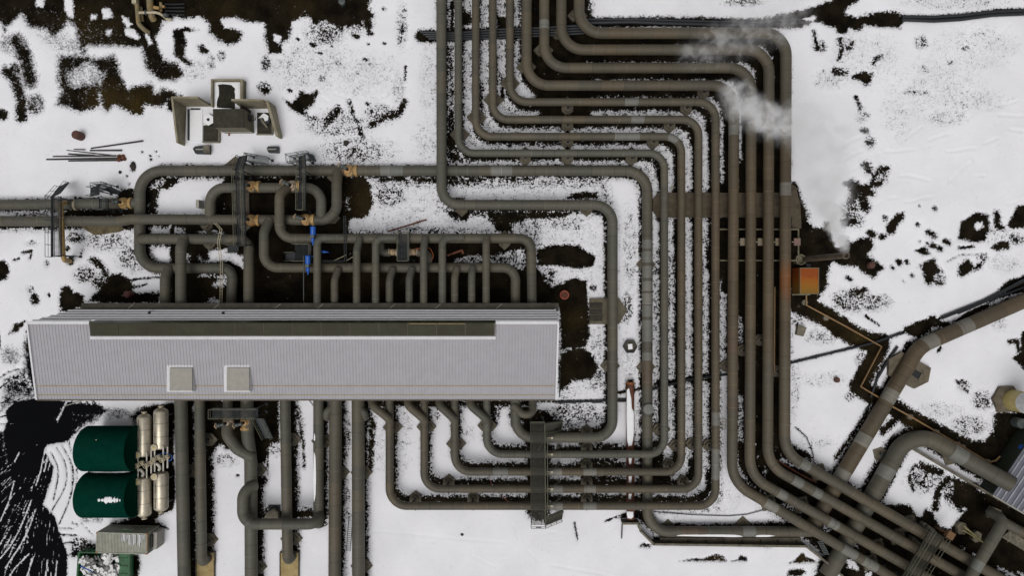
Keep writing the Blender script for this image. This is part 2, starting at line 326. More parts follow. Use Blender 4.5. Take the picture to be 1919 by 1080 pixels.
P('wide banded pipe crossing the right edge and bending down past the hexagonal block', [(1990, 533), (1722, 650), (1569, 907), (1515, 1000)], 13.6, z=0.95, bend=[0, 62, 10, 0], brown=0.98, patches=[(1806, 612, 1.6, 1), (1742, 641, 1.5, 1), (1666, 742, 1.5, 1), (1617, 825, 1.4, 1), (1577, 893, 1.6, 1)], melt=4)
P('widest pipe, turning a corner by the snowy yard and entering the green building', [(1550, 1080, 0.9), (1707, 802, 0.95), (1840, 878, 2.2), (1897, 909, 3.4)], 15.0, bend=[0, 52, 20, 0], brown=0.35, patches=[(1658, 885, 1.4, 1), (1792, 850, 1.6, 1)], melt=12)
P('slim pipe bending over the diagonal pipes in the bottom right corner', [(1800, 1113, 3.8), (1882, 976, 3.8), (1858, 962, 2.2), (1858, 962, 0.2)], 10.0, bend=[0, 18, 10, 0], brown=0.25, patches=[(1830, 1060, 1.1, 1)], melt=4)
P('stub of pipe with a rusty end beside the bottom right building', [(1872, 974), (1904, 992), (1960, 1020)], 9.5, z=1.2, brown=0.3, patches=[(1930, 1004, 3.0, 2)], melt=4)

# ------------------------------------------------------------------ ground: lava soil and the snow lying on it
STEP = 2.5
gx = np.arange(-150, 2070.1, STEP); gy = np.arange(-130, 1210.1, STEP)
PX, PY = np.meshgrid(gx, gy)
F = np.full(PX.shape, -1.0); T_ = np.zeros(PX.shape)
def win(x0, x1, y0, y1, pad):
    i0 = max(0, int((x0 - pad - gx[0]) / STEP)); i1 = min(len(gx), int((x1 + pad - gx[0]) / STEP) + 2)
    j0 = max(0, int((y0 - pad - gy[0]) / STEP)); j1 = min(len(gy), int((y1 + pad - gy[0]) / STEP) + 2)
    return slice(j0, j1), slice(i0, i1)
ORG = dict(n=(0, 0, 1), z1=(0, 0, 3), z2=(480, 0, 3), z3=(960, 0, 3), z4=(1420, 0, 3), zl=(0, 280, 3.374), zm=(330, 270, 3.2714), zn=(650, 270, 3.2725),
           zo=(1000, 340, 2.7), zp=(1340, 340, 2.7), zq=(1600, 360, 2.843), zr=(0, 560, 3.375), zs=(0, 740, 3.1775), zt=(320, 740, 3.1775),
           zu=(680, 740, 3.1775), zv=(1040, 740, 3.1775), zw=(1400, 740, 3.177), zx=(1460, 560, 3.6), zy=(1640, 680, 2.7), zk=(0, 600, 2.25))
def tr(k, pts): a, b, s = ORG[k]; return [(a + p[0] / s, b + p[1] / s) for p in pts]
def segdist(X, Y, a, b):
    dx, dy = b[0] - a[0], b[1] - a[1]; L = dx * dx + dy * dy + 1e-9
    t = np.clip(((X - a[0]) * dx + (Y - a[1]) * dy) / L, 0, 1)
    return np.hypot(X - a[0] - t * dx, Y - a[1] - t * dy)
def polysd(pts, soft):
    xs = [p[0] for p in pts]; ys = [p[1] for p in pts]
    w = win(min(xs), max(xs), min(ys), max(ys), soft + 4); X, Y = PX[w], PY[w]
    d = np.full(X.shape, 1e9); ins = np.zeros(X.shape, bool)
    for i in range(len(pts)):
        a, b = pts[i], pts[(i + 1) % len(pts)]
        d = np.minimum(d, segdist(X, Y, a, b))
        if a[1] != b[1]:
            ins ^= ((a[1] > Y) != (b[1] > Y)) & (X < (b[0] - a[0]) * (Y - a[1]) / (b[1] - a[1]) + a[0])
    return w, np.where(ins, d, -d)
def D(k, pts, soft=7, val=1.0):
    w, sdv = polysd(tr(k, pts), soft); v = np.clip(sdv / soft, -1, 1); v = np.where(v > 0, v * val, v); F[w] = np.maximum(F[w], v)
def Wh(k, pts, soft=6, val=-1.0):
    w, sdv = polysd(tr(k, pts), soft); v = np.clip(sdv / soft, -1, 1); v = np.where(v > 0, v * val, -v); F[w] = np.minimum(F[w], v)
def polyd(pts, pad):
    xs = [p[0] for p in pts]; ys = [p[1] for p in pts]
    w = win(min(xs), max(xs), min(ys), max(ys), pad); X, Y = PX[w], PY[w]; d = np.full(X.shape, 1e9)
    for i in range(max(1, len(pts) - 1)): d = np.minimum(d, segdist(X, Y, pts[i], pts[min(i + 1, len(pts) - 1)]))
    return w, d
def L(k, pts, wd, soft=6, val=1.0):
    hw = wd / ORG[k][2] / 2; soft = min(soft, max(3.0, hw * 1.2)); w, d = polyd(tr(k, pts), hw + soft + 4)
    v = np.clip((hw - d) / soft, -1, 1); v = np.where(v > 0, v * val, v); F[w] = np.maximum(F[w], v)
def LW(k, pts, wd, soft=4, val=-1.0):
    hw = wd / ORG[k][2] / 2; w, d = polyd(tr(k, pts), hw + soft + 4); v = np.clip((d - hw) / soft, -1, 1); F[w] = np.minimum(F[w], np.where(v < 0, v * -val, v))
def Sp(k, cx, cy, rx, ry, val):
    (c,) = tr(k, [(cx, cy)]); s = ORG[k][2]; rx, ry = rx / s, ry / s
    w = win(c[0] - rx, c[0] + rx, c[1] - ry, c[1] + ry, 3)
    q = np.clip(1.6 * (1 - np.hypot((PX[w] - c[0]) / rx, (PY[w] - c[1]) / ry)), 0, 1); q = q * q * (3 - 2 * q)
    F[w] = np.maximum(F[w], -1 + (val + 1) * q)
SOFT = np.zeros(PX.shape); DZ = np.zeros(PX.shape)
def Soft(cx, cy, rx, ry, v=1.0):
    w = win(cx - rx, cx + rx, cy - ry, cy + ry, 2); q = np.clip(2 * (1 - np.hypot((PX[w] - cx) / rx, (PY[w] - cy) / ry)), 0, 1); SOFT[w] = np.maximum(SOFT[w], v * q)
def Rut(pts, hw=3.0, dep=.05):
    w, d = polyd(pts, hw + 6); DZ[w] = np.minimum(DZ[w], -dep * np.clip((hw - d) / 3.0 + .5, 0, 1)); DZ[w] = np.maximum(DZ[w], np.where(d > hw, dep * .5 * np.clip(1 - np.abs(d - hw - 2.5) / 2.5, 0, 1), DZ[w]))
def Tint(cx, cy, r, v):
    w = win(cx - r, cx + r, cy - r, cy + r, 2); q = np.clip(1 - np.hypot(PX[w] - cx, PY[w] - cy) / r, 0, 1); T_[w] = np.maximum(T_[w], v * q)

# thin speckle over the pipe field
D('n', [(832, -60), (1100, -60), (1110, 40), (1460, 60), (1480, 100), (1482, 700), (1475, 860), (1440, 900), (1360, 960), (1215, 970), (1170, 840), (1225, 700), (1225, 330), (850, 320)], 8, -0.30)
F[:] = np.where(F > -0.3, -0.30, F)
for a in ((730, 840, 60, 70), (870, 810, 30, 30)): Sp('n', *a, -0.55)
D('n', [(640, 340), (1130, 340), (1150, 420), (1145, 780), (1060, 800), (1050, 580), (1000, 440), (640, 440)], 20, -0.55); F[:] = np.where((F > -0.55) & (PX < 1165) & (PX > 620) & (PY > 330) & (F < -0.35), -0.55, F)
# pipe field, top
D('n', [(985, -60), (1100, -60), (1110, 30), (1128, 55), (1114, 75), (1105, 110), (1112, 145), (1110, 180), (1110, 240), (1050, 245), (1010, 215), (1002, 185), (985, 130), (975, 40)], 8)
Wh('n', [(966, 145), (985, 145), (1000, 178), (996, 186), (975, 180)], 5); 
L('n', [(790, 67), (830, 68), (920, 62), (1095, 60)], 24)
D('n', [(842, 90), (850, 90), (850, 200), (860, 290), (838, 290), (842, 200)], 6, 0.5); D('n', [(905, 150), (908, 240), (925, 262), (900, 262), (897, 200)], 8)
D('n', [(838, 210), (850, 210), (850, 280), (875, 305), (838, 305)], 8, 0.7); D('n', [(862, 20), (884, 20), (884, 45), (862, 50)], 6)
D('n', [(843, 0), (852, 0), (852, 55), (843, 60)], 6); D('n', [(930, 30), (950, 30), (952, 58), (930, 58)], 5); D('n', [(938, 140), (946, 150), (946, 190), (936, 190)], 6)
for yy, x0, x1 in ((80, 1122, 1410), (110, 1108, 1395), (144, 1112, 1340), (176, 1110, 1330), (208, 1110, 1300), (240, 1110, 1270), (270, 960, 1250), (302, 960, 1200)):
    Wh('n', [(x0, yy - 5), (x1, yy - 5), (x1, yy + 6), (x0, yy + 6)], 5, -0.75 if yy < 250 else -0.3)
L('n', [(1093, 42), (1250, 40), (1420, 44), (1500, 42)], 20)
D('n', [(1100, -10), (1110, 30), (1100, 40), (1090, 10)], 5)
# pipe field, right: black between the thick pipes
D('n', [(1342, 406), (1480, 406), (1480, 560), (1465, 760), (1455, 800), (1448, 700), (1430, 590), (1415, 600), (1398, 580), (1390, 600), (1360, 540), (1342, 520)], 8)
D('n', [(1345, 245), (1368, 260), (1370, 400), (1345, 400)], 8); D('n', [(1380, 260), (1480, 260), (1480, 420), (1380, 420)], 10)
L('n', [(1424, 560), (1422, 900)], 26, 6, 0.75); L('n', [(1390, 640), (1390, 700)], 10, 6, 0.4); L('n', [(1456, 560), (1454, 860)], 22, 6, 0.7)
for x, y0, y1 in ((1260, 470, 700), (1292, 470, 700), (1324, 490, 690)): L('n', [(x - 8, y0), (x - 8, y1)], 8, 6, 0.3)
Wh('n', [(1358, 600), (1364, 600), (1366, 720), (1358, 740)], 4, -0.3); Wh('n', [(1385, 600), (1392, 600), (1392, 680), (1388, 690)], 3, -0.1)
for x in (1292, 1322): Wh('n', [(x - 4, 412), (x + 6, 412), (x + 6, 690), (x - 4, 690)], 5, -0.35)
for x in (1292, 1322): Wh('n', [(x - 4, 270), (x + 6, 270), (x + 6, 356), (x - 4, 356)], 5, -0.4)
L('n', [(1226, 722), (1290, 710), (1365, 700), (1480, 682)], 9, 4)
# top left
D('n', [(-150, -130), (480, -130), (700, -130), (695, 0), (690, 15), (700, 25), (695, 40), (697, 60), (690, 65), (680, 40), (660, 50), (645, 50), (640, 55), (605, 38), (590, 48), (580, 30), (560, 32), (545, 50), (540, 75), (530, 80), (515, 95), (505, 100), (497, 70), (495, 40), (470, 40), (440, 32), (415, 35), (415, 45), (430, 50), (455, 60), (450, 75), (430, 85), (410, 75), (393, 60), (395, 45), (375, 30), (345, 35), (330, 30), (305, 40), (300, 55), (290, 70), (305, 110), (335, 120), (345, 140), (330, 150), (300, 150), (275, 130), (270, 105), (265, 88), (200, 85), (165, 85), (150, 95), (145, 80), (140, 50), (128, 35), (120, 55), (105, 65), (100, 75), (85, 55), (55, 50), (40, 25), (12, 50), (10, 60), (0, 40), (-150, 30)], 7)
for q in ([(66, -5), (84, -5), (80, 14), (68, 12)], [(119, -10), (136, -10), (137, 32), (130, 34), (122, 20)], [(190, 15), (205, 15), (213, 32), (193, 35)], [(170, 26), (182, 28), (180, 36), (170, 34)], [(229, 28), (238, 32), (246, 45), (240, 52), (230, 40)], [(232, 52), (250, 54), (262, 66), (258, 74), (235, 65)], [(270, 55), (278, 62), (286, 82), (278, 85)], [(198, 55), (208, 55), (206, 66), (198, 64)], [(413, 35), (440, 31), (456, 45), (440, 52), (420, 52)], [(545, 40), (560, 34), (565, 50), (548, 58)], [(512, 62), (528, 66), (525, 80), (513, 76)]): Wh('n', q, 4)
Sp('n', 100, 60, 40, 40, -0.25); Sp('n', 130, 85, 40, 25, -0.3); Sp('n', 20, 80, 30, 30, -0.2); Sp('n', 660, 30, 60, 50, 0.1); Sp('n', 610, 60, 60, 40, 0.0)
L('n', [(30, 75), (45, 100), (55, 150)], 28, 9); L('n', [(10, 132), (28, 148), (40, 190), (40, 220)], 20, 7); L('n', [(25, 128), (30, 130)], 20); L('n', [(-10, 210), (5, 215)], 20)
Sp('n', 65, 195, 28, 30, 0.3); Sp('n', 15, 80, 25, 25, 0.0)
D('n', [(108, 103), (140, 102), (180, 108), (215, 102), (222, 120), (225, 140), (235, 160), (240, 165), (285, 155), (290, 175), (305, 165), (325, 170), (340, 180), (315, 190), (300, 200), (270, 195), (265, 215), (245, 212), (215, 195), (200, 210), (195, 205), (185, 175), (187, 200), (150, 210), (125, 200), (105, 195), (115, 170), (107, 150), (110, 130)], 8)
Wh('n', [(125, 142), (150, 130), (162, 118), (180, 130), (190, 140), (188, 153), (160, 156), (135, 160)], 10, -0.35)
D('n', [(145, 80), (150, 95), (165, 88), (160, 104), (148, 100)], 6)
D('n', [(325, 55), (345, 50), (372, 55), (345, 60), (350, 80), (345, 105), (360, 115), (365, 122), (355, 125), (340, 115), (325, 100)], 5)
D('n', [(370, 85), (380, 82), (392, 95), (388, 102), (374, 98)], 4); Sp('n', 415, 105, 14, 16, 0.0); Sp('n', 395, 115, 14, 25, -0.2); Sp('n', 498, 118, 14, 22, 0.3); Sp('n', 495, 165, 20, 20, 0.1)
Sp('n', 360, 130, 40, 30, -0.4); L('n', [(318, 185), (322, 200)], 16)
for q in ((200, 190, 60, .9), (150, 50, 60, .5), (190, 60, 60, .35), (255, 195, 50, .9), (320, 150, 30, .3), (560, 10, 60, .3), (420, 20, 80, .25)): Tint(*q)
D('z2', [(150, 545), (200, 580), (250, 510), (300, 530), (340, 500), (350, 520), (320, 590), (270, 620), (300, 650), (350, 660), (330, 680), (250, 640), (190, 610)], 6)
for x, y, r in ((320, 245, 22), (360, 295, 14), (50, 355, 20), (50, 500, 26), (105, 265, 40), (615, 330, 16), (625, 580, 14), (560, 200, 22), (190, 505, 14), (410, 205, 10), (425, 258, 9), (640, 180, 20), (235, 215, 12), (720, 45, 14), (835, 55, 12), (720, 240, 12), (630, 245, 8), (500, 805, 12)): L('z2', [(x - r * .4, y), (x + r * .4, y + r * .3)], r * 1.2, 4)
L('z2', [(840, 370), (838, 450)], 14, 5, .8); L('z2', [(835, 570), (800, 640), (720, 660), (650, 700)], 40, 6, .6); L('z2', [(825, 130), (815, 230)], 12, 4, .5); L('z2', [(520, 570), (550, 650), (600, 770)], 24, 6, .5); L('z2', [(460, 620), (400, 690)], 50, 6, .5)
Sp('z2', 450, 700, 280, 120, -0.2); Sp('z2', 700, 640, 140, 90, -0.1); Sp('z2', 300, 350, 330, 230, -0.44); Sp('z2', 560, 850, 280, 130, -0.1); Sp('z2', 620, 420, 260, 180, -0.52); Sp('z2', 820, 150, 50, 200, -0.15); Sp('z2', 550, 860, 100, 60, 0.15)
Sp('z2', 800, 500, 60, 160, -0.3); Sp('z2', 970, 450, 70, 330, -0.5); Sp('z2', 960, 800, 120, 160, -0.5); Sp('z2', 700, 850, 150, 110, -0.45); Sp('z2', 460, 350, 40, 60, -.2); Sp('z2', 370, 440, 40, 40, -.2); Sp('z2', 560, 510, 40, 40, -.2)
# top right
D('z4', [(0, 105), (150, 75), (290, 45), (420, 0), (440, -60), (590, -60), (570, 0), (500, 45), (490, 70), (545, 95), (600, 85), (690, 65), (780, 60), (815, 75), (815, 130), (800, 155), (690, 150), (600, 140), (580, 170), (545, 170), (520, 150), (500, 185), (450, 185), (430, 150), (400, 150), (350, 125), (305, 120), (280, 140), (150, 158), (100, 155), (0, 140)], 6)
Wh('z4', [(250, 108), (310, 84), (335, 100), (310, 115)], 4)
L('z4', [(815, 100), (1000, 100), (1200, 85), (1350, 62), (1500, 60), (1650, 62)], 34, 4)
L('z4', [(318, 180), (325, 230), (345, 280)], 24, 6, .7); Sp('z4', 345, 260, 65, 60, 0.0); L('z4', [(465, 220), (472, 290), (455, 330)], 26, 6, .7); L('z4', [(535, 240), (505, 280)], 24, 6, .6); Sp('z4', 490, 260, 90, 90, -0.1)
L('z4', [(650, 360), (660, 330), (695, 315)], 24, 6, .7); L('z4', [(440, 400), (495, 405)], 40, 6, .5); D('z4', [(525, 420), (600, 400), (650, 410), (640, 460), (610, 480), (580, 460), (530, 440)], 5); Sp('z4', 400, 440, 120, 80, -0.3)
L('z4', [(552, 545), (580, 605)], 22, 6, .7); Sp('z4', 590, 650, 60, 60, -0.25); L('z4', [(585, 730), (612, 738)], 26); Sp('z4', 630, 800, 55, 55, 0.1); L('z4', [(610, 925), (625, 955)], 46, 7, .7); L('z4', [(650, 1010), (690, 950), (725, 950)], 34, 7, .7); Sp('z4', 700, 1000, 60, 60, 0.05)
L('z4', [(490, 1030), (520, 1050), (560, 1030)], 24); L('z4', [(560, 1050), (640, 1085)], 44)
Sp('z4', 920, 235, 60, 60, -0.1); Sp('z4', 940, 390, 40, 50, -0.15); Sp('z4', 1020, 500, 320, 260, -0.62); Sp('z4', 1060, 660, 170, 70, -0.36); Sp('z4', 930, 450, 40, 40, -0.3); Sp('z4', 1200, 270, 330, 170, -0.62); Sp('z4', 1180, 560, 320, 100, -0.52); Sp('z4', 780, 640, 120, 220, -0.6); Sp('z4', 1080, 350, 30, 20, 0.0); Sp('z4', 1170, 270, 40, 25, 0.1); Sp('z4', 1100, 10, 400, 60, -0.4); Sp('z4', 1330, 260, 180, 120, -.55); Sp('z4', 620, 330, 260, 200, -0.6); Sp('z4', 900, 520, 120, 25, -.1)
Sp('z3', 1300, 10, 180, 40, -0.15); Sp('z3', 440, 40, 40, 60, -.1)
# right of the pipe field
L('zp', [(690, 10), (705, 60), (690, 100)], 46, 7, .8); L('zp', [(745, 70), (760, 130)], 56, 7, .7); L('zp', [(760, 30), (830, 8)], 34, 6, .7); Sp('zp', 690, 150, 90, 90, 0.12); L('zp', [(660, 205), (700, 200)], 46, 6, .8)
D('zp', [(868, 225), (920, 165), (955, 155), (957, 190), (925, 220), (910, 265), (870, 270)], 5); L('zp', [(785, 258), (800, 270)], 32); L('zp', [(855, 180), (860, 190)], 20, 5, .6); L('zp', [(840, 285), (860, 275)], 22)
D('zp', [(380, 0), (410, 0), (430, 60), (460, 130), (470, 200), (500, 230), (545, 235), (555, 205), (580, 200), (590, 260), (610, 330), (650, 330), (665, 280), (700, 310), (740, 285), (790, 290), (805, 330), (770, 370), (830, 410), (855, 440), (800, 490), (760, 470), (720, 430), (650, 430), (600, 405), (575, 440), (570, 520), (540, 570), (515, 600), (560, 650), (620, 680), (700, 740), (760, 780), (800, 800), (870, 790), (850, 850), (830, 830), (780, 830), (740, 860), (720, 800), (690, 790), (620, 740), (560, 700), (500, 690), (440, 680), (385, 650), (370, 400)], 6)
Sp('zp', 690, 600, 150, 100, 0.05); L('zp', [(670, 490), (690, 500)], 22); L('zp', [(685, 560), (745, 560)], 34, 6, .7); Sp('zp', 850, 610, 70, 60, -0.15); L('zp', [(760, 680), (830, 730)], 12, 4, .5); Sp('zp', 450, 180, 50, 60, 0.0); Sp('zp', 720, 200, 60, 60, .0)
D('zq', [(265, 720), (350, 690), (430, 655), (470, 690), (515, 690), (520, 720), (470, 730), (430, 720), (390, 750), (350, 785), (290, 760)], 5)
L('zq', [(0, 830), (150, 795), (270, 745), (470, 670), (700, 580), (820, 510), (907, 455), (1050, 380)], 15, 3)
D('zq', [(530, 690), (620, 630), (720, 590), (725, 612), (560, 697)], 3); D('zq', [(770, 520), (830, 465), (900, 450), (960, 440), (960, 500), (800, 540)], 5); L('zq', [(715, 590), (907, 510), (1000, 470)], 14, 3)
L('zq', [(850, 540), (907, 520), (1000, 490)], 24)
D('zq', [(555, 250), (570, 160), (620, 130), (650, 105), (720, 120), (727, 200), (700, 260), (640, 268)], 5); Wh('zq', [(645, 165), (685, 160), (690, 185), (660, 205), (645, 190)], 4)
L('zq', [(762, 115), (768, 180), (790, 188)], 34, 6); D('zq', [(820, 175), (870, 75), (930, 65), (940, 190), (850, 195)], 5); D('zq', [(730, 295), (780, 262), (832, 258), (826, 303), (770, 315)], 5); Sp('zq', 870, 250, 70, 50, 0.15)
L('zq', [(400, 215), (428, 235)], 32); D('zq', [(330, 312), (380, 290), (410, 330), (370, 338)], 5); L('zq', [(410, 280), (465, 305)], 24, 5, .7); L('zq', [(490, 262), (505, 268)], 30)
D('zq', [(355, 385), (430, 350), (450, 400), (475, 425), (440, 440), (410, 500), (380, 480), (370, 430)], 6); Sp('zq', 455, 470, 60, 50, 0.15); D('zq', [(555, 440), (560, 385), (610, 355), (640, 395), (690, 370), (680, 410), (630, 420), (580, 455)], 6); Sp('zq', 690, 345, 40, 35, 0.1); L('zq', [(560, 297), (640, 290)], 15)
Sp('zq', 800, 380, 120, 70, -0.4); Sp('zq', 780, 230, 160, 90, -0.4)
for x, y, r in ((170, 135, 24), (150, 235, 34), (92, 220, 40), (240, 370, 36), (282, 370, 26), (205, 400, 22), (430, 85, 22), (340, 170, 20), (350, 70, 10), (310, 440, 20), (265, 470, 10), (390, 270, 10), (350, 260, 10), (660, 350, 10)): L('zq', [(x, y), (x + 3, y + 5)], r, 4, .8)
L('zq', [(705, 330), (560, 335), (500, 370)], 5, 3, .1); D('zq', [(846, 880), (890, 850), (895, 745), (980, 735), (980, 950), (910, 945), (880, 920)], 5); L('zq', [(830, 800), (870, 795), (880, 845)], 24); L('zq', [(448, 850), (465, 830)], 14, 4, .6); Sp('zq', 580, 1030, 50, 50, 0.0); Sp('zq', 780, 700, 60, 60, -.35)
Sp('zq', 100, 590, 130, 70, 0.0); L('zq', [(20, 530), (60, 520)], 26)
# the pipe trench
for q, wd in (([(110, 20), (330, 130), (520, 260), (640, 305)], 138), ([(690, 300), (670, 350), (555, 570)], 128), ([(545, 590), (680, 670)], 140), ([(720, 700), (900, 815), (1224, 985), (1400, 1080)], 122)): L('zx', q, wd, 7)
D('zx', [(80, 90), (200, 120), (300, 190), (380, 265), (470, 270), (500, 300), (560, 340), (630, 330), (600, 280), (400, 160), (250, 80), (80, 60)], 6)
L('zx', [(80, 430), (300, 380), (500, 330), (650, 290), (850, 230)], 16, 3); L('zx', [(795, 330), (720, 430), (660, 540), (620, 700), (590, 760), (520, 890), (380, 1090)], 16, 4)
L('zx', [(610, 740), (520, 890), (390, 1070)], 34, 6, .8); D('zx', [(640, 590), (700, 600), (740, 515), (790, 480), (820, 560), (740, 680), (660, 650)], 5); L('zx', [(880, 300), (850, 360)], 40); Wh('zx', [(620, 570), (660, 510), (655, 580), (630, 590)], 4); Wh('zx', [(690, 500), (745, 400), (735, 520), (690, 595), (660, 590)], 4)
D('zx', [(70, 960), (130, 1010), (190, 1030), (240, 1090), (100, 1090)], 6); L('zx', [(110, 868), (180, 930), (215, 1000), (235, 1070)], 7, 3, .8)
Sp('zx', 300, 250, 180, 90, -0.2); Sp('zx', 560, 400, 70, 100, -0.05); Sp('zx', 480, 660, 60, 50, 0.0); Sp('zx', 120, 150, 80, 60, -0.1); Sp('zx', 300, 540, 220, 80, -0.5); Sp('zx', 750, 830, 60, 50, -.2); Sp('zx', 240, 980, 180, 80, -.55); Sp('zx', 100, 600, 60, 260, -.3)
Tint(1610, 632, 26, .9); Tint(1712, 800, 30, .8); Tint(1600, 640, 60, .4); Tint(1640, 700, 60, .3); Tint(1550, 600, 60, .35); Tint(1560, 875, 40, .4)
w_ = win(0, 240, 680, 1090, 20); T_[w_] = np.where((PX[w_] < 150) | (PY[w_] < 800), -1.0 * np.clip((PY[w_] - 640) / 60, 0, 1), T_[w_])
# right yard
D('zw', [(150, 380), (300, 430), (500, 520), (700, 600), (800, 650), (1649, 1080), (1800, 1250), (700, 1250), (500, 1000), (330, 850), (220, 700), (110, 600), (0, 520), (0, 440), (100, 500)], 7)
for q in ([(412, 770), (470, 775), (505, 810), (480, 830), (420, 800)], [(622, 880), (655, 890), (662, 940), (620, 915)], [(585, 985), (640, 985), (662, 1045), (600, 1030)], [(705, 1055), (750, 1060), (740, 1110), (705, 1080)], [(208, 655), (240, 645), (322, 700), (318, 725), (260, 700)], [(785, 985), (810, 990), (805, 1015), (785, 1010)], [(845, 1015), (875, 1025), (870, 1045)]): Wh('zw', q, 5, -0.5)
D('zy', [(60, 720), (170, 720), (215, 780), (240, 780), (250, 740), (290, 760), (330, 830), (380, 845), (420, 800), (440, 770), (460, 740), (400, 740), (385, 690), (400, 640), (380, 590), (400, 580), (450, 620), (520, 640), (600, 680), (753, 750), (950, 780), (950, 1200), (0, 1200), (0, 690)], 6)
for q in ([(436, 935), (455, 940), (450, 960), (440, 958)], [(492, 970), (512, 968), (508, 982), (494, 984)], [(615, 1030), (660, 1050), (720, 1080), (720, 1110), (650, 1080)], [(720, 1060), (753, 1070), (753, 1090)]): Wh('zy', q, 4, -0.6)
L('zy', [(235, 525), (330, 560)], 46, 7, .7); L('zy', [(172, 580), (192, 645)], 22, 6, .8); L('zy', [(230, 610), (265, 640)], 22, 6, .6); L('zy', [(375, 590), (325, 640), (305, 735)], 36, 6, .8); L('zy', [(395, 600), (510, 632)], 34, 6, .8); Sp('zy', 250, 590, 150, 110, -0.05); L('zy', [(370, 610), (390, 700), (440, 740)], 40, 8, .3); Sp('zy', 400, 660, 90, 110, .1)
L('zy', [(205, 520), (180, 560), (240, 600), (260, 570)], 16, 5, .5)
Sp('zy', 540, 190, 80, 80, 0.0); Sp('zy', 450, 120, 50, 40, 0.0); L('zy', [(410, 90), (470, 150)], 14, 4, .3); Sp('zy', 480, 320, 160, 80, -0.15); Sp('zy', 330, 240, 160, 60, -.45)
D('zy', [(600, 260), (640, 250), (900, 230), (900, 760), (600, 680), (640, 600), (500, 490), (440, 395), (560, 395), (600, 345)], 8)
D('zy', [(150, 400), (170, 345), (270, 380), (360, 440), (540, 530), (640, 560), (650, 640), (500, 560), (330, 470), (200, 400)], 5); L('zy', [(170, 395), (130, 480), (20, 690)], 44, 5)
L('zy', [(60, 195), (320, 355), (590, 510)], 64, 7, .9); L('zy', [(40, 350), (130, 260), (150, 300)], 40, 7)
# south of the building, right part
Sp('zv', 150, 120, 190, 110, -0.02); L('zv', [(0, 45), (420, 35)], 18, 4, .8); D('zv', [(500, 330), (645, 330), (650, 430), (700, 480), (690, 540), (620, 545), (500, 545)], 6, .8); D('zv', [(590, -20), (640, -20), (640, 270), (600, 290), (590, 200)], 7, .7); L('zv', [(800, 220), (830, 300), (810, 420)], 40, 7, .5); L('zv', [(910, 240), (915, 320)], 30, 6, .5)
for yy in (305, 395, 500, 610): D('zv', [(130, yy - 20), (240, yy - 22), (400, yy - 15), (345, yy + 25), (240, yy + 22), (140, yy + 22)], 6, .5)
for yy in (305, 397, 502, 612): Wh('zv', [(10, yy - 16), (150, yy - 16), (160, yy), (120, yy + 14), (10, yy + 14)], 4, -.7)
D('zv', [(380, 735), (500, 740), (590, 830), (580, 890), (1290, 905), (1290, 862), (590, 850), (525, 690), (480, 690), (400, 710)], 4); L('zv', [(300, 756), (400, 715)], 8, 3); L('zv', [(580, 700), (900, 722), (1040, 725), (1150, 715), (1250, 685)], 7, 3, .8); Sp('zv', 1000, 690, 70, 30, -0.2)
L('zv', [(590, 785), (780, 790), (1280, 785)], 12, 5, .3)
D('zv', [(738, 994), (830, 978), (890, 975), (960, 950), (1005, 965), (1025, 995)], 3); D('zv', [(1042, 994), (1090, 985), (1105, 955), (1145, 970), (1146, 995)], 3); D('zv', [(500, 905), (530, 885), (575, 900), (560, 915)], 4); D('zw', [(245, 1003), (290, 985), (330, 938), (350, 965), (435, 1005)], 3); D('zw', [(232, 1085), (250, 1045), (330, 1038), (352, 1060), (320, 1085)], 4); L('zv', [(115, 765), (135, 865)], 8, 3)
Tint(1345, 1045, 30, .7); Tint(1505, 1045, 30, .7)
# south of the building, middle
L('zu', [(20, 50), (1000, 50)], 44, 6, .8); L('zu', [(0, 30), (1500, 45)], 12, 4); Sp('zu', 1180, 130, 170, 110, 0.0); L('zu', [(1040, 190), (1045, 680)], 150, 7, .85); D('zu', [(640, 60), (830, 60), (800, 180), (770, 180), (740, 90)], 6, .4); D('zu', [(940, 80), (1100, 100), (1200, 200), (1150, 215), (980, 210), (930, 130)], 6, .9)
for yy in (308, 402, 506, 614): Wh('zu', [(620, yy - 18), (965, yy - 16), (975, yy + 4), (930, yy + 18), (640, yy + 18)], 5, -.75)
Sp('zu', 780, 520, 160, 40, -.3); Sp('zu', 260, 160, 60, 120, -.35); Sp('zu', 440, 80, 40, 120, -.2); Sp('zu', 60, 220, 60, 260, -.5)
# between the south pipes
D('zt', [(200, 30), (645, 30), (645, 290), (600, 300), (575, 340), (572, 400), (540, 420), (510, 420), (500, 300), (410, 330), (330, 330), (290, 295), (240, 370), (215, 420)], 6)
Wh('zt', [(275, 310), (300, 295), (330, 335), (370, 380), (440, 400), (440, 460), (235, 460), (235, 390)], 6, -.6); Sp('zt', 330, 390, 110, 60, -.2)
L('zt', [(735, 60), (770, 180), (790, 300), (795, 430)], 18, 5, .6); L('zt', [(750, 80), (760, 150)], 36, 6, .4); Sp('zt', 760, 230, 70, 180, -0.2); Sp('zt', 1045, 230, 50, 240, 0.0); Sp('zt', 1050, 640, 40, 200, -.1); D('zt', [(715, 200), (750, 220), (745, 330), (720, 330)], 5); Sp('zt', 620, 330, 50, 60, -.1); Sp('zt', 130, 700, 30, 300, -.1); L('zt', [(395, 480), (402, 483)], 16, 4)
L('zt', [(1160, 60), (1200, 180), (1185, 440)], 40, 6, .6); L('zt', [(580, 330), (575, 480)], 8, 3, .8); L('zt', [(790, 670), (860, 695)], 8, 3); L('zt', [(910, 712), (1080, 718)], 8, 3)
D('zt', [(110, 950), (150, 955), (150, 1000), (120, 1010)], 5)
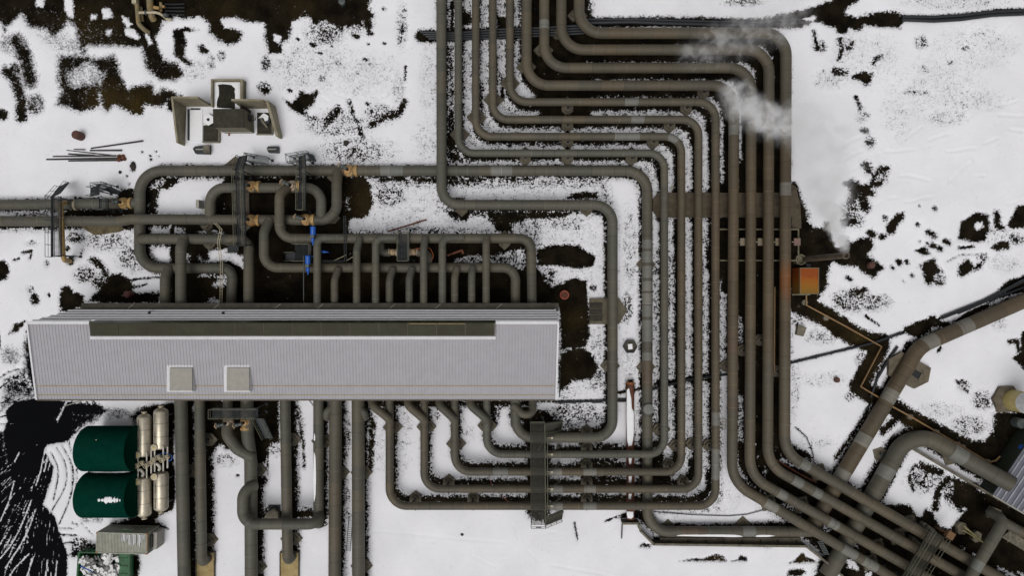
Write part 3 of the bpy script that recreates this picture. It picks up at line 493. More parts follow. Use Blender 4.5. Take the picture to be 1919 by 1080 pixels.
# east of the building
D('zo', [(10, 360), (100, 320), (230, 320), (260, 350), (315, 380), (300, 430), (220, 440), (100, 425), (20, 430)], 5)
D('zo', [(0, 430), (30, 450), (60, 500), (90, 530), (150, 510), (210, 490), (270, 505), (275, 600), (285, 700), (280, 790), (270, 840), (140, 850), (130, 650), (110, 620), (0, 620)], 5); Sp('zo', 70, 470, 80, 60, 0.1); Wh('zo', [(20, 425), (100, 440), (110, 500), (95, 540), (60, 480)], 5, .0)
D('zo', [(140, 860), (250, 840), (310, 890), (325, 950), (290, 1010), (200, 1010), (130, 1070), (125, 920)], 6); Sp('zo', 320, 1000, 90, 110, -0.1); Sp('zo', 300, 540, 35, 30, 0.1); D('zo', [(155, 88), (200, 60), (250, 52), (325, 55), (332, 85), (210, 94)], 5, .7); D('zo', [(-20, 150), (230, 150), (150, 185), (-20, 195)], 6, .8); Sp('zo', 150, 210, 230, 60, -0.2); Sp('zo', 490, 350, 60, 330, -0.3); Sp('zo', 470, 640, 50, 130, .0); Sp('zo', 480, 900, 70, 180, -0.42); Sp('zo', 320, 860, 60, 200, -.25); L('zo', [(545, 60), (543, 350), (545, 620)], 22, 6, .5); L('zo', [(490, 1030), (490, 1060)], 50, 6)
L('zo', [(430, 1070), (660, 1030), (1080, 985)], 18, 3)
L('zo', [(370, 150), (366, 580)], 16, 6, .8); L('zo', [(372, 780), (370, 830)], 24, 6, .6); Tint(1075, 600, 40, .5); Tint(1062, 690, 40, .25)
# valve yard
D('zn', [(-30, 200), (120, 200), (155, 250), (140, 290), (168, 350), (150, 400), (130, 440), (20, 460), (-30, 470)], 6); Sp('zn', 270, 320, 150, 110, 0.02); D('zn', [(180, 195), (560, 195), (560, 235), (460, 245), (400, 225), (200, 235)], 6, .7); D('zn', [(610, 190), (830, 195), (880, 215), (780, 258), (700, 250), (620, 265)], 6, .5); D('zn', [(930, 200), (1200, 200), (1130, 225), (980, 225)], 6, .7); D('zn', [(600, 350), (640, 328), (700, 325), (760, 370), (640, 390)], 6, .7); D('zn', [(580, 390), (650, 405), (840, 408), (860, 450), (940, 480), (970, 545), (920, 540), (880, 480), (830, 435), (760, 440), (730, 478), (660, 470)], 7, .7)
D('zn', [(840, 405), (1320, 410), (1320, 440), (1150, 455), (1030, 490), (1020, 545), (930, 540)], 7, .8); Sp('zn', 1120, 500, 150, 70, -0.1); D('zn', [(1160, 640), (1320, 615), (1320, 740), (1170, 740)], 5); Sp('zn', 700, 100, 160, 60, -.05); Sp('zn', 500, 530, 450, 40, .0)
D('zn', [(-60, 600), (1105, 600), (1110, 740), (1160, 760), (1160, 1010), (-60, 1010)], 5)
Wh('zn', [(665, 715), (740, 690), (900, 690), (1070, 645), (1110, 700), (1105, 740), (1070, 765), (960, 735), (860, 710), (740, 735)], 7, .05)
D('zm', [(285, 200), (1000, 195), (1160, 200), (1160, 450), (1065, 460), (1060, 545), (1160, 545), (1160, 1010), (-40, 1010), (-40, 490), (220, 440), (285, 440)], 5)
for q, v in (([(256, 320), (290, 310), (292, 440), (280, 440), (262, 370)], -.5), ([(62, 670), (130, 680), (205, 735), (70, 735)], -.3), ([(200, 655), (250, 640), (310, 645), (412, 690), (412, 765), (330, 720), (205, 725)], -.7), ([(130, 535), (200, 525), (300, 545), (290, 556), (140, 550)], -.4), ([(-10, 512), (50, 520), (60, 545), (-10, 548)], -.4), ([(222, 865), (270, 830), (322, 828), (310, 865), (240, 880)], -.2), ([(100, 815), (180, 800), (330, 805), (330, 820), (180, 815)], .0), ([(160, 985), (240, 935), (275, 985)], -.3), ([(1015, 330), (1060, 330), (1060, 400), (1020, 400)], .05)): Wh('zm', q, 5, v)
for q in ((640, 860, 150, .35), (400, 560, 50, .3), (680, 380, 50, .5), (700, 540, 80, .3), (620, 560, 60, .3)): Tint(*q)
# left edge
D('zl', [(920, 170), (1140, 170), (1120, 210), (1060, 250), (1000, 260), (990, 410), (930, 410)], 6, .8); Sp('zl', 985, 215, 70, 50, -0.1); Wh('zl', [(930, 210), (1000, 180), (1045, 195), (1030, 220), (970, 240), (930, 260)], 6, -.2)
D('zl', [(380, 410), (440, 380), (850, 375), (850, 425), (380, 425)], 5); D('zl', [(770, 245), (850, 250), (850, 325), (740, 310)], 6); D('zl', [(465, 300), (560, 312), (640, 300), (620, 330), (470, 330)], 5); Sp('zl', 680, 580, 240, 100, -0.12); Sp('zl', 480, 560, 90, 60, 0.15); Sp('zl', 200, 590, 60, 30, -.15); L('zl', [(140, 655), (200, 642), (190, 690)], 14, 4); L('zl', [(90, 700), (115, 690)], 18, 5, .7)
D('zl', [(-60, 700), (30, 705), (60, 750), (40, 820), (-60, 860)], 6); L('zl', [(215, 930), (225, 960)], 46, 6); L('zl', [(190, 880), (200, 900)], 30, 6, .0); L('zl', [(308, 920), (312, 924)], 20, 4); D('zl', [(390, 870), (430, 860), (460, 900), (530, 930), (540, 970), (500, 1000), (440, 1030), (380, 1030), (375, 960)], 6)
L('zl', [(590, 700), (640, 740), (670, 790)], 46, 7, .6); Sp('zl', 540, 790, 110, 80, 0.2); D('zl', [(600, 910), (640, 860), (700, 790), (760, 780), (820, 830), (850, 870), (930, 850), (830, 890), (850, 910), (1010, 900), (1010, 975), (650, 975), (555, 965)], 6); Sp('zl', 640, 840, 90, 90, .2); Sp('zl', 840, 690, 160, 120, -0.02); L('zl', [(440, 700), (445, 710)], 46, 4); L('zl', [(425, 620), (428, 630)], 28, 5); Sp('zl', 300, 720, 30, 40, -.1)
L('zl', [(820, 830), (900, 815), (1020, 808)], 14, 4); L('zl', [(840, 90), (842, 125)], 32, 4); L('zl', [(10, 320), (60, 322)], 8, 4, .6); Sp('zl', 200, 410, 200, 25, .1); Sp('zl', 300, 490, 60, 60, -.2)
for x, y in ((800, 165), (815, 215), (510, 655), (520, 635), (740, 340), (1000, 40), (950, 40), (960, 60), (900, 15), (950, 65), (985, 10)): L('zl', [(x, y), (x + 4, y + 3)], 11, 3, .8)
Wh('zl', [(890, 880), (960, 840), (1010, 820), (1010, 890), (900, 905)], 6, -.3); D('zl', [(560, 1000), (700, 985), (1200, 985), (1200, 1030), (450, 1010)], 5)
# tracks by the west gable
D('zk', [(150, 60), (112, 46), (100, 110), (105, 200), (150, 330), (60, 345), (20, 385), (30, 430), (10, 480), (20, 560), (30, 600), (10, 700), (-40, 760), (-60, 1200), (290, 1200), (282, 1080), (285, 990), (250, 900), (230, 830), (180, 780), (215, 680), (225, 620), (190, 560), (190, 530), (240, 520), (290, 510), (305, 470), (330, 450), (360, 440), (380, 350), (160, 335)], 7)
D('zk', [(-40, 470), (10, 470), (25, 560), (40, 620), (20, 760), (20, 1200), (-60, 1200)], 6, .35)
D('zk', [(130, 335), (215, 345), (250, 400), (215, 500), (180, 560), (120, 560), (100, 400)], 6)
D('zk', [(20, 250), (105, 215), (150, 330), (60, 345), (0, 390)], 9, .12)
def smooth(p, n=5):
    q = []
    for i in range(len(p) - 1):
        a, b_, c_, d_ = p[max(0, i - 1)], p[i], p[i + 1], p[min(len(p) - 1, i + 2)]
        for k in range(n):
            t = k / n; q.append(tuple(.5 * (2 * b_[j] + (c_[j] - a[j]) * t + (2 * a[j] - 5 * b_[j] + 4 * c_[j] - d_[j]) * t * t + (3 * b_[j] - a[j] - 3 * c_[j] + d_[j]) * t ** 3) for j in (0, 1)))
    return q + [p[-1]]
rs = random.Random(3)
for i in range(260):                                   # tyre and shovel streaks, fanning out
    u, v_ = rs.random(), rs.random(); x = 5 + 245 * u; y = 430 + 640 * v_
    if x > 190 and y < 560: continue
    cx0, cy0 = 260, 470
    a = math.atan2(y - cy0, x - cx0); ln = rs.uniform(10, 55) * (0.5 + v_); bnd = rs.uniform(-.25, .1)
    pts = []; px_, py_ = x, y
    for k in range(5): pts.append((px_, py_)); px_ += math.cos(a) * ln / 4; py_ += math.sin(a) * ln / 4; a += bnd / 4
    if rs.random() < 0.9 and not (50 < x < 190 and 360 < y < 650 and rs.random() < .9): LW('zk', pts, rs.uniform(.4, 2.8), 2.4, rs.choice((-.35, -.6, -1.0)))
for pts in ([(132, 760), (105, 830), (80, 890), (40, 960), (-20, 1030)], [(150, 800), (118, 890), (80, 960), (20, 1050)], [(60, 680), (35, 770), (0, 850)], [(190, 540), (170, 640), (150, 700)], [(120, 990), (60, 1050), (30, 1100)], [(140, 1000), (110, 1090)], [(200, 1010), (190, 1090)], [(230, 410), (222, 470)], [(255, 375), (235, 440)], [(205, 560), (185, 640)], [(80, 560), (60, 600)], [(240, 1020), (230, 1100)]): LW('zk', pts, 5.0, 3.0, -1.0)
for pts, wd in (([(238, 540), (275, 610), (275, 700), (215, 810)], 5), ([(260, 530), (305, 620), (298, 740), (250, 860)], 6), ([(215, 560), (245, 640), (225, 760)], 6), ([(290, 510), (300, 560)], 5), ([(325, 630), (322, 700)], 4), ([(245, 905), (322, 910)], 7), ([(250, 945), (330, 935)], 7), ([(250, 880), (310, 880)], 5), ([(-5, 245), (50, 215), (100, 205)], 6), ([(-5, 290), (60, 245), (105, 240)], 7), ([(20, 320), (70, 300), (130, 292)], 6), ([(40, 165), (80, 155), (105, 150)], 5), ([(30, 360), (90, 330)], 6), ([(0, 350), (60, 345)], 6), ([(0, 410), (40, 400)], 6), ([(0, 440), (40, 440)], 5)): L('zk', smooth(pts), wd, 3, .7)
D('zk', [(35, 60), (62, 18), (108, 4), (72, 50)], 5); Sp('zk', 45, 150, 60, 60, 0.0); Sp('zk', 60, 260, 70, 50, -0.05); L('zk', [(-10, 20), (0, 120)], 8, 4)
D('zs', [(330, 110), (400, 50), (560, 45), (650, 95), (560, 160), (500, 190), (430, 250), (380, 285), (340, 290), (290, 200)], 8); Sp('zs', 680, 110, 160, 50, 0.05); Wh('zs', [(400, 45), (340, 170), (335, 150), (385, 50)], 4, -.3)
D('zs', [(770, 130), (830, 80), (920, 60), (1035, 50), (1045, 150), (1030, 300), (1045, 600), (1030, 690), (950, 720), (930, 750), (970, 780), (1000, 800), (650, 790), (680, 760), (800, 735), (820, 700), (800, 180)], 5)
D('zs', [(770, 960), (820, 960), (835, 1010), (820, 1090), (770, 1090)], 5); Sp('zs', 480, 900, 110, 80, 0.1); L('zs', [(500, 745), (600, 740)], 24, 8, -.05); D('zs', [(400, 960), (500, 880), (575, 900), (570, 945), (460, 965)], 6, .5); L('zs', [(370, 840), (450, 838)], 7, 3, .6)
for p0 in ((430, 765), (450, 772), (485, 770), (505, 790), (525, 810), (548, 832)): L('zs', [p0, (p0[0] + 12, p0[1] + 7)], 5, 3, .5)
# bare strips under the pipes
for p in PIPES:
    q = [((x - 959.5) * (1 - z / H) + 959.5, (y - 540) * (1 - z / H) + 540) for x, y, z in p['pts']]
    q = [tuple(v)[:2] for v in fillet([(a, b, 0) for a, b in q], p['bend'])]
    w, d = polyd(q, p['r'] + p['melt'] + 14)
    v = np.clip((p['r'] * 0.72 + p['melt'] * 0.5 - d) / 9.0, -1, 1); F[w] = np.maximum(F[w], np.where(v > 0, v * p['val'], v))

Wh('n', [(1352, 690), (1364, 690), (1366, 860), (1374, 895), (1420, 935), (1445, 955), (1440, 982), (1230, 984), (1226, 962), (1345, 958), (1352, 930)], 6, -.72)
for x0, x1, y0, y1, vv in ((1222, 1235, 410, 470, -.6), (1221, 1235, 470, 712, -.15), (1253, 1263, 412, 450, -.5), (1252, 1264, 455, 712, -.1), (1285, 1297, 412, 705, -.42), (1317, 1327, 412, 455, -.3), (1317, 1328, 500, 700, -.3), (1349, 1361, 545, 712, -.3), (1384, 1391, 590, 660, .05), (1285, 1297, 270, 356, -.6), (1317, 1328, 250, 356, -.6), (1350, 1356, 215, 345, -.5), (1253, 1263, 300, 350, -.4), (1222, 1234, 330, 360, -.5), (1385, 1390, 190, 300, -.5), (1285, 1298, 715, 860, -.35), (1318, 1329, 715, 880, -.3), (1350, 1362, 715, 900, -.3), (1254, 1264, 720, 830, -.1), (1384, 1392, 740, 830, -.1), (1222, 1233, 720, 830, .0)):
    Wh('n', [(x0, y0), (x1, y0 + 6), (x1, y1), (x0, y1 - 6)], 4.5, vv)
for q in ((110, 110, 200, 130, 1), (330, 130, 120, 90, .6), (215, 790, 120, 35, 1), (20, 680, 55, 70, 1), (180, 975, 60, 25, 1), (1020, 850, 60, 60, .2), (560, 130, 200, 120, .15), (1750, 470, 220, 120, .2), (1250, 20, 160, 30, .5), (1750, 200, 200, 200, .12), (1385, 1050, 250, 40, .7)): Soft(*q)
w_ = win(0, 150, 640, 1090, 20); SOFT[w_] = np.where((PX[w_] < 135) & (PY[w_] > 700), -1.0 * np.clip((150 - PX[w_]) / 30, 0, 1) * np.clip((PY[w_] - 690) / 40, 0, 1), SOFT[w_])
rt = random.Random(21)
for k in range(9): Rut([(x, 1000 + 8 * k + (x - 1050) * (.10 + .02 * k) + 10 * math.sin((x - 1040) / 130 + k * .4)) for x in range(1030, 1420, 30)], 2.2, .04)
for k in range(12):
    x0, y0 = rt.uniform(880, 960), rt.uniform(965, 985); sw = rt.uniform(-.5, .9); Rut([(x0 + t * sw * 60 + 25 * t * t * rt.choice((-1, 1)), y0 + 85 * t) for t in (0, .25, .5, .75, 1)], 1.8, .035)
for k in range(5): Rut([(700 + 22 * t + 6 * math.sin(t + k), 960 + 9 * k + 2 * t) for t in range(12)], 2.4, .025)
for k in range(4): Rut([(x, 352 + 6 * k + (x - 40) * .03) for x in range(-10, 90, 12)], 2.2, .04)
for k in range(30):
    x0, y0, a0 = rt.uniform(1560, 1900), rt.uniform(60, 420), rt.uniform(-.9, .2); Rut([(x0 + 18 * t * math.cos(a0), y0 + 18 * t * math.sin(a0) + rt.uniform(-2, 2)) for t in range(4)], 3, .05)
for k in range(14):
    x0, y0 = rt.uniform(530, 760), rt.uniform(120, 300); Rut([(x0 + 10 * t, y0 + rt.uniform(-6, 6)) for t in range(4)], 3, .05)
F = np.where(F < -.85, F - (-.85 - F) * 1.6, F)

def build_ground():
    far = np.array([300, 700, 1600, 4000, 12000, 32000.0])
    X = np.concatenate([gx[0] - far[::-1], gx, gx[-1] + far]); Y = np.concatenate([gy[0] - far[::-1], gy, gy[-1] + far])
    k = len(far); nx, ny = len(X), len(Y)
    FF = np.pad(F, k, mode='edge'); TT = np.pad(T_, k, mode='edge'); SS = np.pad(SOFT, k, mode='edge'); ZZ = np.pad(DZ, k, mode='constant')
    for A_, v_ in ((FF, -1.6), (TT, 0.0), (SS, 0.0)): A_[:k] = v_; A_[-k:] = v_; A_[:, :k] = v_; A_[:, -k:] = v_
    XX, YY = np.meshgrid(X, Y)
    hz = np.clip((-FF + 0.2) / 1.2, 0, 1) * 0.10
    h2 = 0.05 * np.sin(XX * .031 + 1.3 * np.sin(YY * .021)) * np.sin(YY * .027 + 1.1 * np.sin(XX * .017)) * np.clip(-FF, 0, 1)
    co = np.stack([(XX - 959.5) / S, (540 - YY) / S, hz + h2 + ZZ * np.clip(-FF, 0, 1) - 0.06], -1).reshape(-1, 3).astype(np.float32)
    idx = np.arange(nx * ny).reshape(ny, nx)
    quads = np.stack([idx[1:, :-1], idx[1:, 1:], idx[:-1, 1:], idx[:-1, :-1]], -1).reshape(-1, 4)
    me = bpy.data.meshes.new('ground'); nq = len(quads)
    me.vertices.add(len(co)); me.vertices.foreach_set('co', co.ravel())
    me.loops.add(nq * 4); me.loops.foreach_set('vertex_index', quads.ravel().astype(np.int32))
    me.polygons.add(nq); me.polygons.foreach_set('loop_start', np.arange(0, nq * 4, 4, dtype=np.int32)); me.polygons.foreach_set('loop_total', np.full(nq, 4, np.int32))
    me.polygons.foreach_set('use_smooth', np.ones(nq, bool))
    for nm, arr in (('bare', FF), ('moss', TT), ('slush', SS)):
        a = me.attributes.new(nm, 'FLOAT', 'POINT'); a.data.foreach_set('value', arr.ravel().astype(np.float32))
    me.update(); me.validate()
    m = bpy.data.materials.new('snow_and_lava_soil'); m.use_nodes = True; nt = m.node_tree; n = nt.nodes; l = nt.links
    b = n['Principled BSDF']; b.inputs['Roughness'].default_value = 0.9; b.inputs['Specular IOR Level'].default_value = 0.12
    geo = n.new('ShaderNodeNewGeometry'); at = n.new('ShaderNodeAttribute'); at.attribute_name = 'bare'; mo = n.new('ShaderNodeAttribute'); mo.attribute_name = 'moss'
    def nz(sc, det=4, ro=.6, dist=0.0):
        x = n.new('ShaderNodeTexNoise'); x.inputs['Scale'].default_value = sc; x.inputs['Detail'].default_value = det; x.inputs['Roughness'].default_value = ro; x.inputs['Distortion'].default_value = dist
        l.new(geo.outputs['Position'], x.inputs['Vector']); return x.outputs['Fac']
    def ma(op, a, bb, c=None, cl=False):
        x = n.new('ShaderNodeMath'); x.operation = op; x.use_clamp = cl
        for i, v in enumerate((a, bb, c)):
            if v is None: continue
            if isinstance(v, (int, float)): x.inputs[i].default_value = v
            else: l.new(v, x.inputs[i])
        return x.outputs[0]
    n1, n2, n3, n4 = nz(0.75, 2), nz(1.9, 3, .6, .4), nz(4.4, 2, .6), nz(8.5, 1, .5)
    so = n.new('ShaderNodeAttribute'); so.attribute_name = 'slush'
    nn = ma('ADD', ma('MULTIPLY_ADD', n1, 1.1, -.55), ma('MULTIPLY_ADD', n2, 1.7, -.85)); nn = ma('ADD', nn, ma('ADD', ma('MULTIPLY_ADD', n3, 2.0, -1.0), ma('MULTIPLY_ADD', n4, 1.7, -.85)))
    nn = ma('MULTIPLY', nn, ma('ADD', 1.0, ma('MULTIPLY', ma('MINIMUM', so.outputs['Fac'], 0.0), .72)))
    v = ma('ADD', at.outputs['Fac'], nn)
    vs_ = ma('DIVIDE', v, ma('MULTIPLY_ADD', ma('MAXIMUM', so.outputs['Fac'], 0.0), 5.0, 1.45))
    mask = n.new('ShaderNodeMapRange'); mask.inputs[1].default_value = -0.06; mask.inputs[2].default_value = 0.11; l.new(vs_, mask.inputs[0])
    thin = n.new('ShaderNodeMapRange'); thin.inputs[1].default_value = -0.8; thin.inputs[2].default_value = 0.0; thin.inputs[3].default_value = 1; thin.inputs[4].default_value = 0.72; l.new(v, thin.inputs[0])
    # soil
    s1 = nz(0.5, 5); s2 = nz(5.5, 4, .7)
    sf = n.new('ShaderNodeMapRange'); sf.inputs[1].default_value = .42; sf.inputs[2].default_value = .72; l.new(ma('ADD', ma('MULTIPLY', s1, .75), ma('MULTIPLY', s2, .28)), sf.inputs[0])
    sm = n.new('ShaderNodeMix'); sm.data_type = 'RGBA'; l.new(sf.outputs[0], sm.inputs[0]); sm.inputs[6].default_value = (0.0055, 0.0047, 0.0035, 1); sm.inputs[7].default_value = (0.021, 0.016, 0.0095, 1)
    mf = ma('MULTIPLY', mo.outputs['Fac'], ma('MULTIPLY_ADD', s2, 3.0, -0.75, True), None, True)
    sm2 = n.new('ShaderNodeMix'); sm2.data_type = 'RGBA'; l.new(mf, sm2.inputs[0]); l.new(sm.outputs[2], sm2.inputs[6]); sm2.inputs[7].default_value = (0.046, 0.031, 0.010, 1)
    sm3 = n.new('ShaderNodeMix'); sm3.data_type = 'RGBA'; l.new(ma('MULTIPLY', mo.outputs['Fac'], -1.0, None, True), sm3.inputs[0]); l.new(sm2.outputs[2], sm3.inputs[6]); sm3.inputs[7].default_value = (0.0050, 0.0052, 0.0062, 1)
    # snow
    w1 = nz(0.22, 5); wr = n.new('ShaderNodeMapRange'); wr.inputs[1].default_value = .3; wr.inputs[2].default_value = .7; wr.inputs[3].default_value = .93; wr.inputs[4].default_value = 1.03; l.new(w1, wr.inputs[0])
    sn = n.new('ShaderNodeVectorMath'); sn.operation = 'SCALE'; sn.inputs[0].default_value = (0.785, 0.785, 0.815); l.new(ma('MULTIPLY', wr.outputs[0], thin.outputs[0]), sn.inputs['Scale'])
    mx = n.new('ShaderNodeMix'); mx.data_type = 'RGBA'; l.new(mask.outputs[0], mx.inputs[0]); l.new(sn.outputs[0], mx.inputs[6]); l.new(sm3.outputs[2], mx.inputs[7])
    l.new(mx.outputs[2], b.inputs['Base Color']); l.new(ma('MULTIPLY_ADD', mask.outputs[0], -.12, .12), b.inputs['Specular IOR Level'])
    bp = n.new('ShaderNodeBump'); bp.inputs['Strength'].default_value = .5; bp.inputs['Distance'].default_value = .12
    hgt = ma('SUBTRACT', ma('MULTIPLY_ADD', nz(1.1, 5), .5, ma('MULTIPLY', s2, .2)), ma('MULTIPLY', mask.outputs[0], .45)); l.new(hgt, bp.inputs['Height']); l.new(bp.outputs[0], b.inputs['Normal'])
    me.materials.append(m); o = bpy.data.objects.new('ground', me); COL.objects.link(o); o['kind'] = 'structure'
    return o
build_ground()

def build_pipe(p):
    world = [W(*q) for q in p['pts']]
    k = [M_(1, q[2]) for q in p['pts']]
    bend = [b * kk for b, kk in zip(p['bend'], k)] if isinstance(p['bend'], list) else [p['bend'] * kk for kk in k]
    for e0, e1, s_ in ((0, 1, 0), (-1, -2, 1)):                          # runs that leave the picture go on beyond it
        x, y, z = p['pts'][e0]
        if not (-5 < x < 1924 and -5 < y < 1085): world[e0] = world[e0] + (world[e0] - world[e1]).normalized() * 22
    if p['end_down']:
        e = world[-1]; world.append(Vector((e.x, e.y, -0.3))); bend.append(0); bend[-2] = M_(12)
    pts = fillet(world, bend)
    # resample long straights so cladding bands can be cut in
    cut = []
    L0 = [0.0]
    for i in range(1, len(pts)): L0.append(L0[-1] + (pts[i] - pts[i - 1]).length)
    for (x, y, ln, mi) in p['patches']:
        best = None
        for i in range(len(pts) - 1):
            a, b = pts[i], pts[i + 1]; q = W(x, y, a.z); d = b - a
            t = max(0, min(1, (q - a).dot(d) / d.length_squared)); dist = (a + d * t - q).length
            if best is None or dist < best[0]: best = (dist, L0[i] + t * d.length)
        cut.append((best[1] - ln / 2, best[1] + ln / 2, mi))
    marks = sorted(set([x for c in cut for x in c[:2] if 0 < x < L0[-1]]))
    P2, LL = [pts[0]], [0.0]
    for i in range(len(pts) - 1):
        inner = [s for s in marks if L0[i] + .01 < s < L0[i + 1] - .01]
        for s in inner: P2.append(pts[i].lerp(pts[i + 1], (s - L0[i]) / (L0[i + 1] - L0[i]))); LL.append(s)
        P2.append(pts[i + 1]); LL.append(L0[i + 1])
    mids = []
    for i in range(len(P2) - 1):
        c = (LL[i] + LL[i + 1]) / 2; mids.append(next((mi for a, b, mi in cut if a <= c <= b), 0))
    r = M_(p['r'], p['pts'][0][2])
    mb = MB(); mb.attr = []
    mb.tube(P2, r, n=24, mids=mids, lens=LL)
    o = mb.build(p['name'], [PIPE_R if p['m'] == 'rust' else PIPE, PATCH, PATCHB], ang=50)
    o['brown'] = float(p['brown']); tag(o, p['label'], 'pipe', p['group'])
    # the sleeve rings at butt joints stand proud of the cladding
    return o, pts, r
PO = [build_pipe(p) for p in PIPES]

# ------------------------------------------------------------------ helpers for steelwork
def snowy(parent, pts_px, z, h=0.12, name='snow_patch', inset=0.12):
    """a cushion of snow over a pixel outline"""
    w = [W(a, b, z) for a, b in pts_px]; c = sum((Vector(p) for p in w), Vector()) / len(w)
    mb = MB(); n = len(w); rings = []
    for f, hh in ((1, 0), (.93, .65), (.78, .92), (.45, 1.0)): rings.append([c.lerp(p, f) + Vector((0, 0, h * hh)) for p in w])
    mb.v = [tuple(v) for r in rings for v in r]
    for k in range(3):
        for i in range(n): mb.f.append((k * n + i, k * n + (i + 1) % n, (k + 1) * n + (i + 1) % n, (k + 1) * n + i)); mb.m.append(0)
    mb.f.append(tuple(range(3 * n, 4 * n))); mb.m.append(0)
    return mb.build(name, SNOWM, parent, ang=80)
def slats(mb, a, b, wd, step=0.13, t=0.055, th=0.04):
    a, b = Vector(a), Vector(b); d = b - a; ln = d.length; d.normalize(); rz = math.atan2(d.y, d.x); s = d.cross(Vector((0, 0, 1)))
    n = max(2, int(ln / step))
    for i in range(n): mb.box(a + d * ((i + .5) * ln / n), (t, wd - .12, th), rz)
    for k in (-1, 1): mb.box((a + b) / 2 + s * (k * (wd / 2 - .03)) - Vector((0, 0, .05)), (ln, .06, .18), rz)
    for k in (-.25, .25): mb.box((a + b) / 2 + s * (k * wd) - Vector((0, 0, .06)), (ln, .03, .08), rz)
def railing(parent, pts, m, h=1.05, r=0.032, step=1.3, mid=True, name='railing'):
    mb = MB(); pts = [Vector(p) for p in pts]; up = Vector((0, 0, h))
    for a, b in zip(pts, pts[1:]):
        n = max(1, round((b - a).length / step))
        for i in range(n + 1): q = a.lerp(b, i / n); mb.bar(q, q + up, r * 1.05)
        mb.bar(a + up, b + up, r)
        if mid: mb.bar(a + up * .52, b + up * .52, r * .8)
    return mb.build(name, m, parent)
def stairs(parent, top, bot, wd, m, mr):
    mb = MB(); top, bot = Vector(top), Vector(bot); d = bot - top; n = max(3, int(abs(d.z) / .21)); hd = Vector((d.x, d.y, 0)); rz = math.atan2(hd.y, hd.x); hd.normalize(); s = Vector((-hd.y, hd.x, 0))
    for i in range(n): mb.box(top.lerp(bot, (i + .5) / n), (.2, wd - .08, .035), rz)
    for k in (-1, 1): 
        o = s * (k * wd / 2); mb.bar(top + o, bot + o, .06, 4)
    st = mb.build('stairs', m, parent)
    for k in (-1, 1): railing(parent, [top + s * (k * wd / 2), bot + s * (k * wd / 2)], mr, .95, name='stair_railing')
    return st
def legs(parent, pts, z, m, r=.06):
    for p in pts:
        p = Vector(p); mb = MB(); mb.bar((p.x, p.y, -.1), (p.x, p.y, z), r, 8); mb.box((p.x, p.y, .06), (.3, .3, .1)); mb.build('leg', m, parent)
def walkway(name, label, p0, p1, wpx, z, m=GRATE, mr=STEEL, rails='LR', st=(), ends='', leg=True, group=None, h=1.05):
    a, b = W(*p0, z), W(*p1, z); wd = M_(wpx, z); t = thing(name, label, 'walkway', (a.x, a.y, 0), group)
    mb = MB(); slats(mb, a, b, wd); mb.build('deck', m, t)
    d = (b - a).normalized(); s = Vector((-d.y, d.x, 0)) * (wd / 2)
    if 'L' in rails: railing(t, [a + s, b + s], mr, h)
    if 'R' in rails: railing(t, [a - s, b - s], mr, h)
    if 'A' in ends: railing(t, [a + s, a - s], mr, h)
    if 'B' in ends: railing(t, [b + s, b - s], mr, h)
    for tp, bt, w_ in st: stairs(t, W(*tp[:2], z), W(*bt[:2], bt[2] if len(bt) > 2 else 0.05), M_(w_, z / 2), m, mr)
    if leg: legs(t, [a + s * .9 + d * .2, a - s * .9 + d * .2, b + s * .9 - d * .2, b - s * .9 - d * .2], z - .1, STEEL_D)
    return t

# ------------------------------------------------------------------ the long building
ROOF = mat('roof_sheet', (0.338, 0.332, 0.355), 0.6, 0.0, var=0.03, scale=.8, col2=(0.322, 0.318, 0.338), fac=.5, scale2=1.5)
ROOF_L = mat('roof_rib_white', (0.62, 0.62, 0.64), 0.5, var=.06)
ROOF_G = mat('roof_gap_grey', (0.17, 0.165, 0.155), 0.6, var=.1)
LEDGE = mat('brown_ledge', (0.055, 0.049, 0.037), 0.75, var=.2, scale=2, col2=(0.04, 0.035, 0.027), fac=.5)
OCHRE = mat('ochre_guard', (0.30, 0.22, 0.09), 0.6)
VENTTOP = mat('vent_cover_olive', (0.041, 0.040, 0.024), 0.6, spec=.15, var=.12, scale=1.2, col2=(0.035, 0.033, 0.019), fac=.5, scale2=.4)
VENTGL = mat('green_glass', (0.022, 0.031, 0.014), 0.25, var=.25, scale=1.5)
TAN = mat('hatch_tan', (0.30, 0.285, 0.25), 0.6, var=.08)
FASCIA = mat('fascia_brown', (0.10, 0.08, 0.06), 0.6)
WALLB = mat('wall_brown_sheet', (0.09, 0.082, 0.066), 0.6)
RL, RR, SL, SR, NL, NR = W(52, 604, 8), W(1046, 604, 8), W(70, 749, 6), W(1042, 749, 6), W(140, 580, 5), W(1040, 580, 5)
bld = thing('pipe_hall', 'long pale grey metal roofed building between the risers and the south pipes', 'building', ((RL.x + RR.x) / 2, (NL.y + SL.y) / 2, 0))
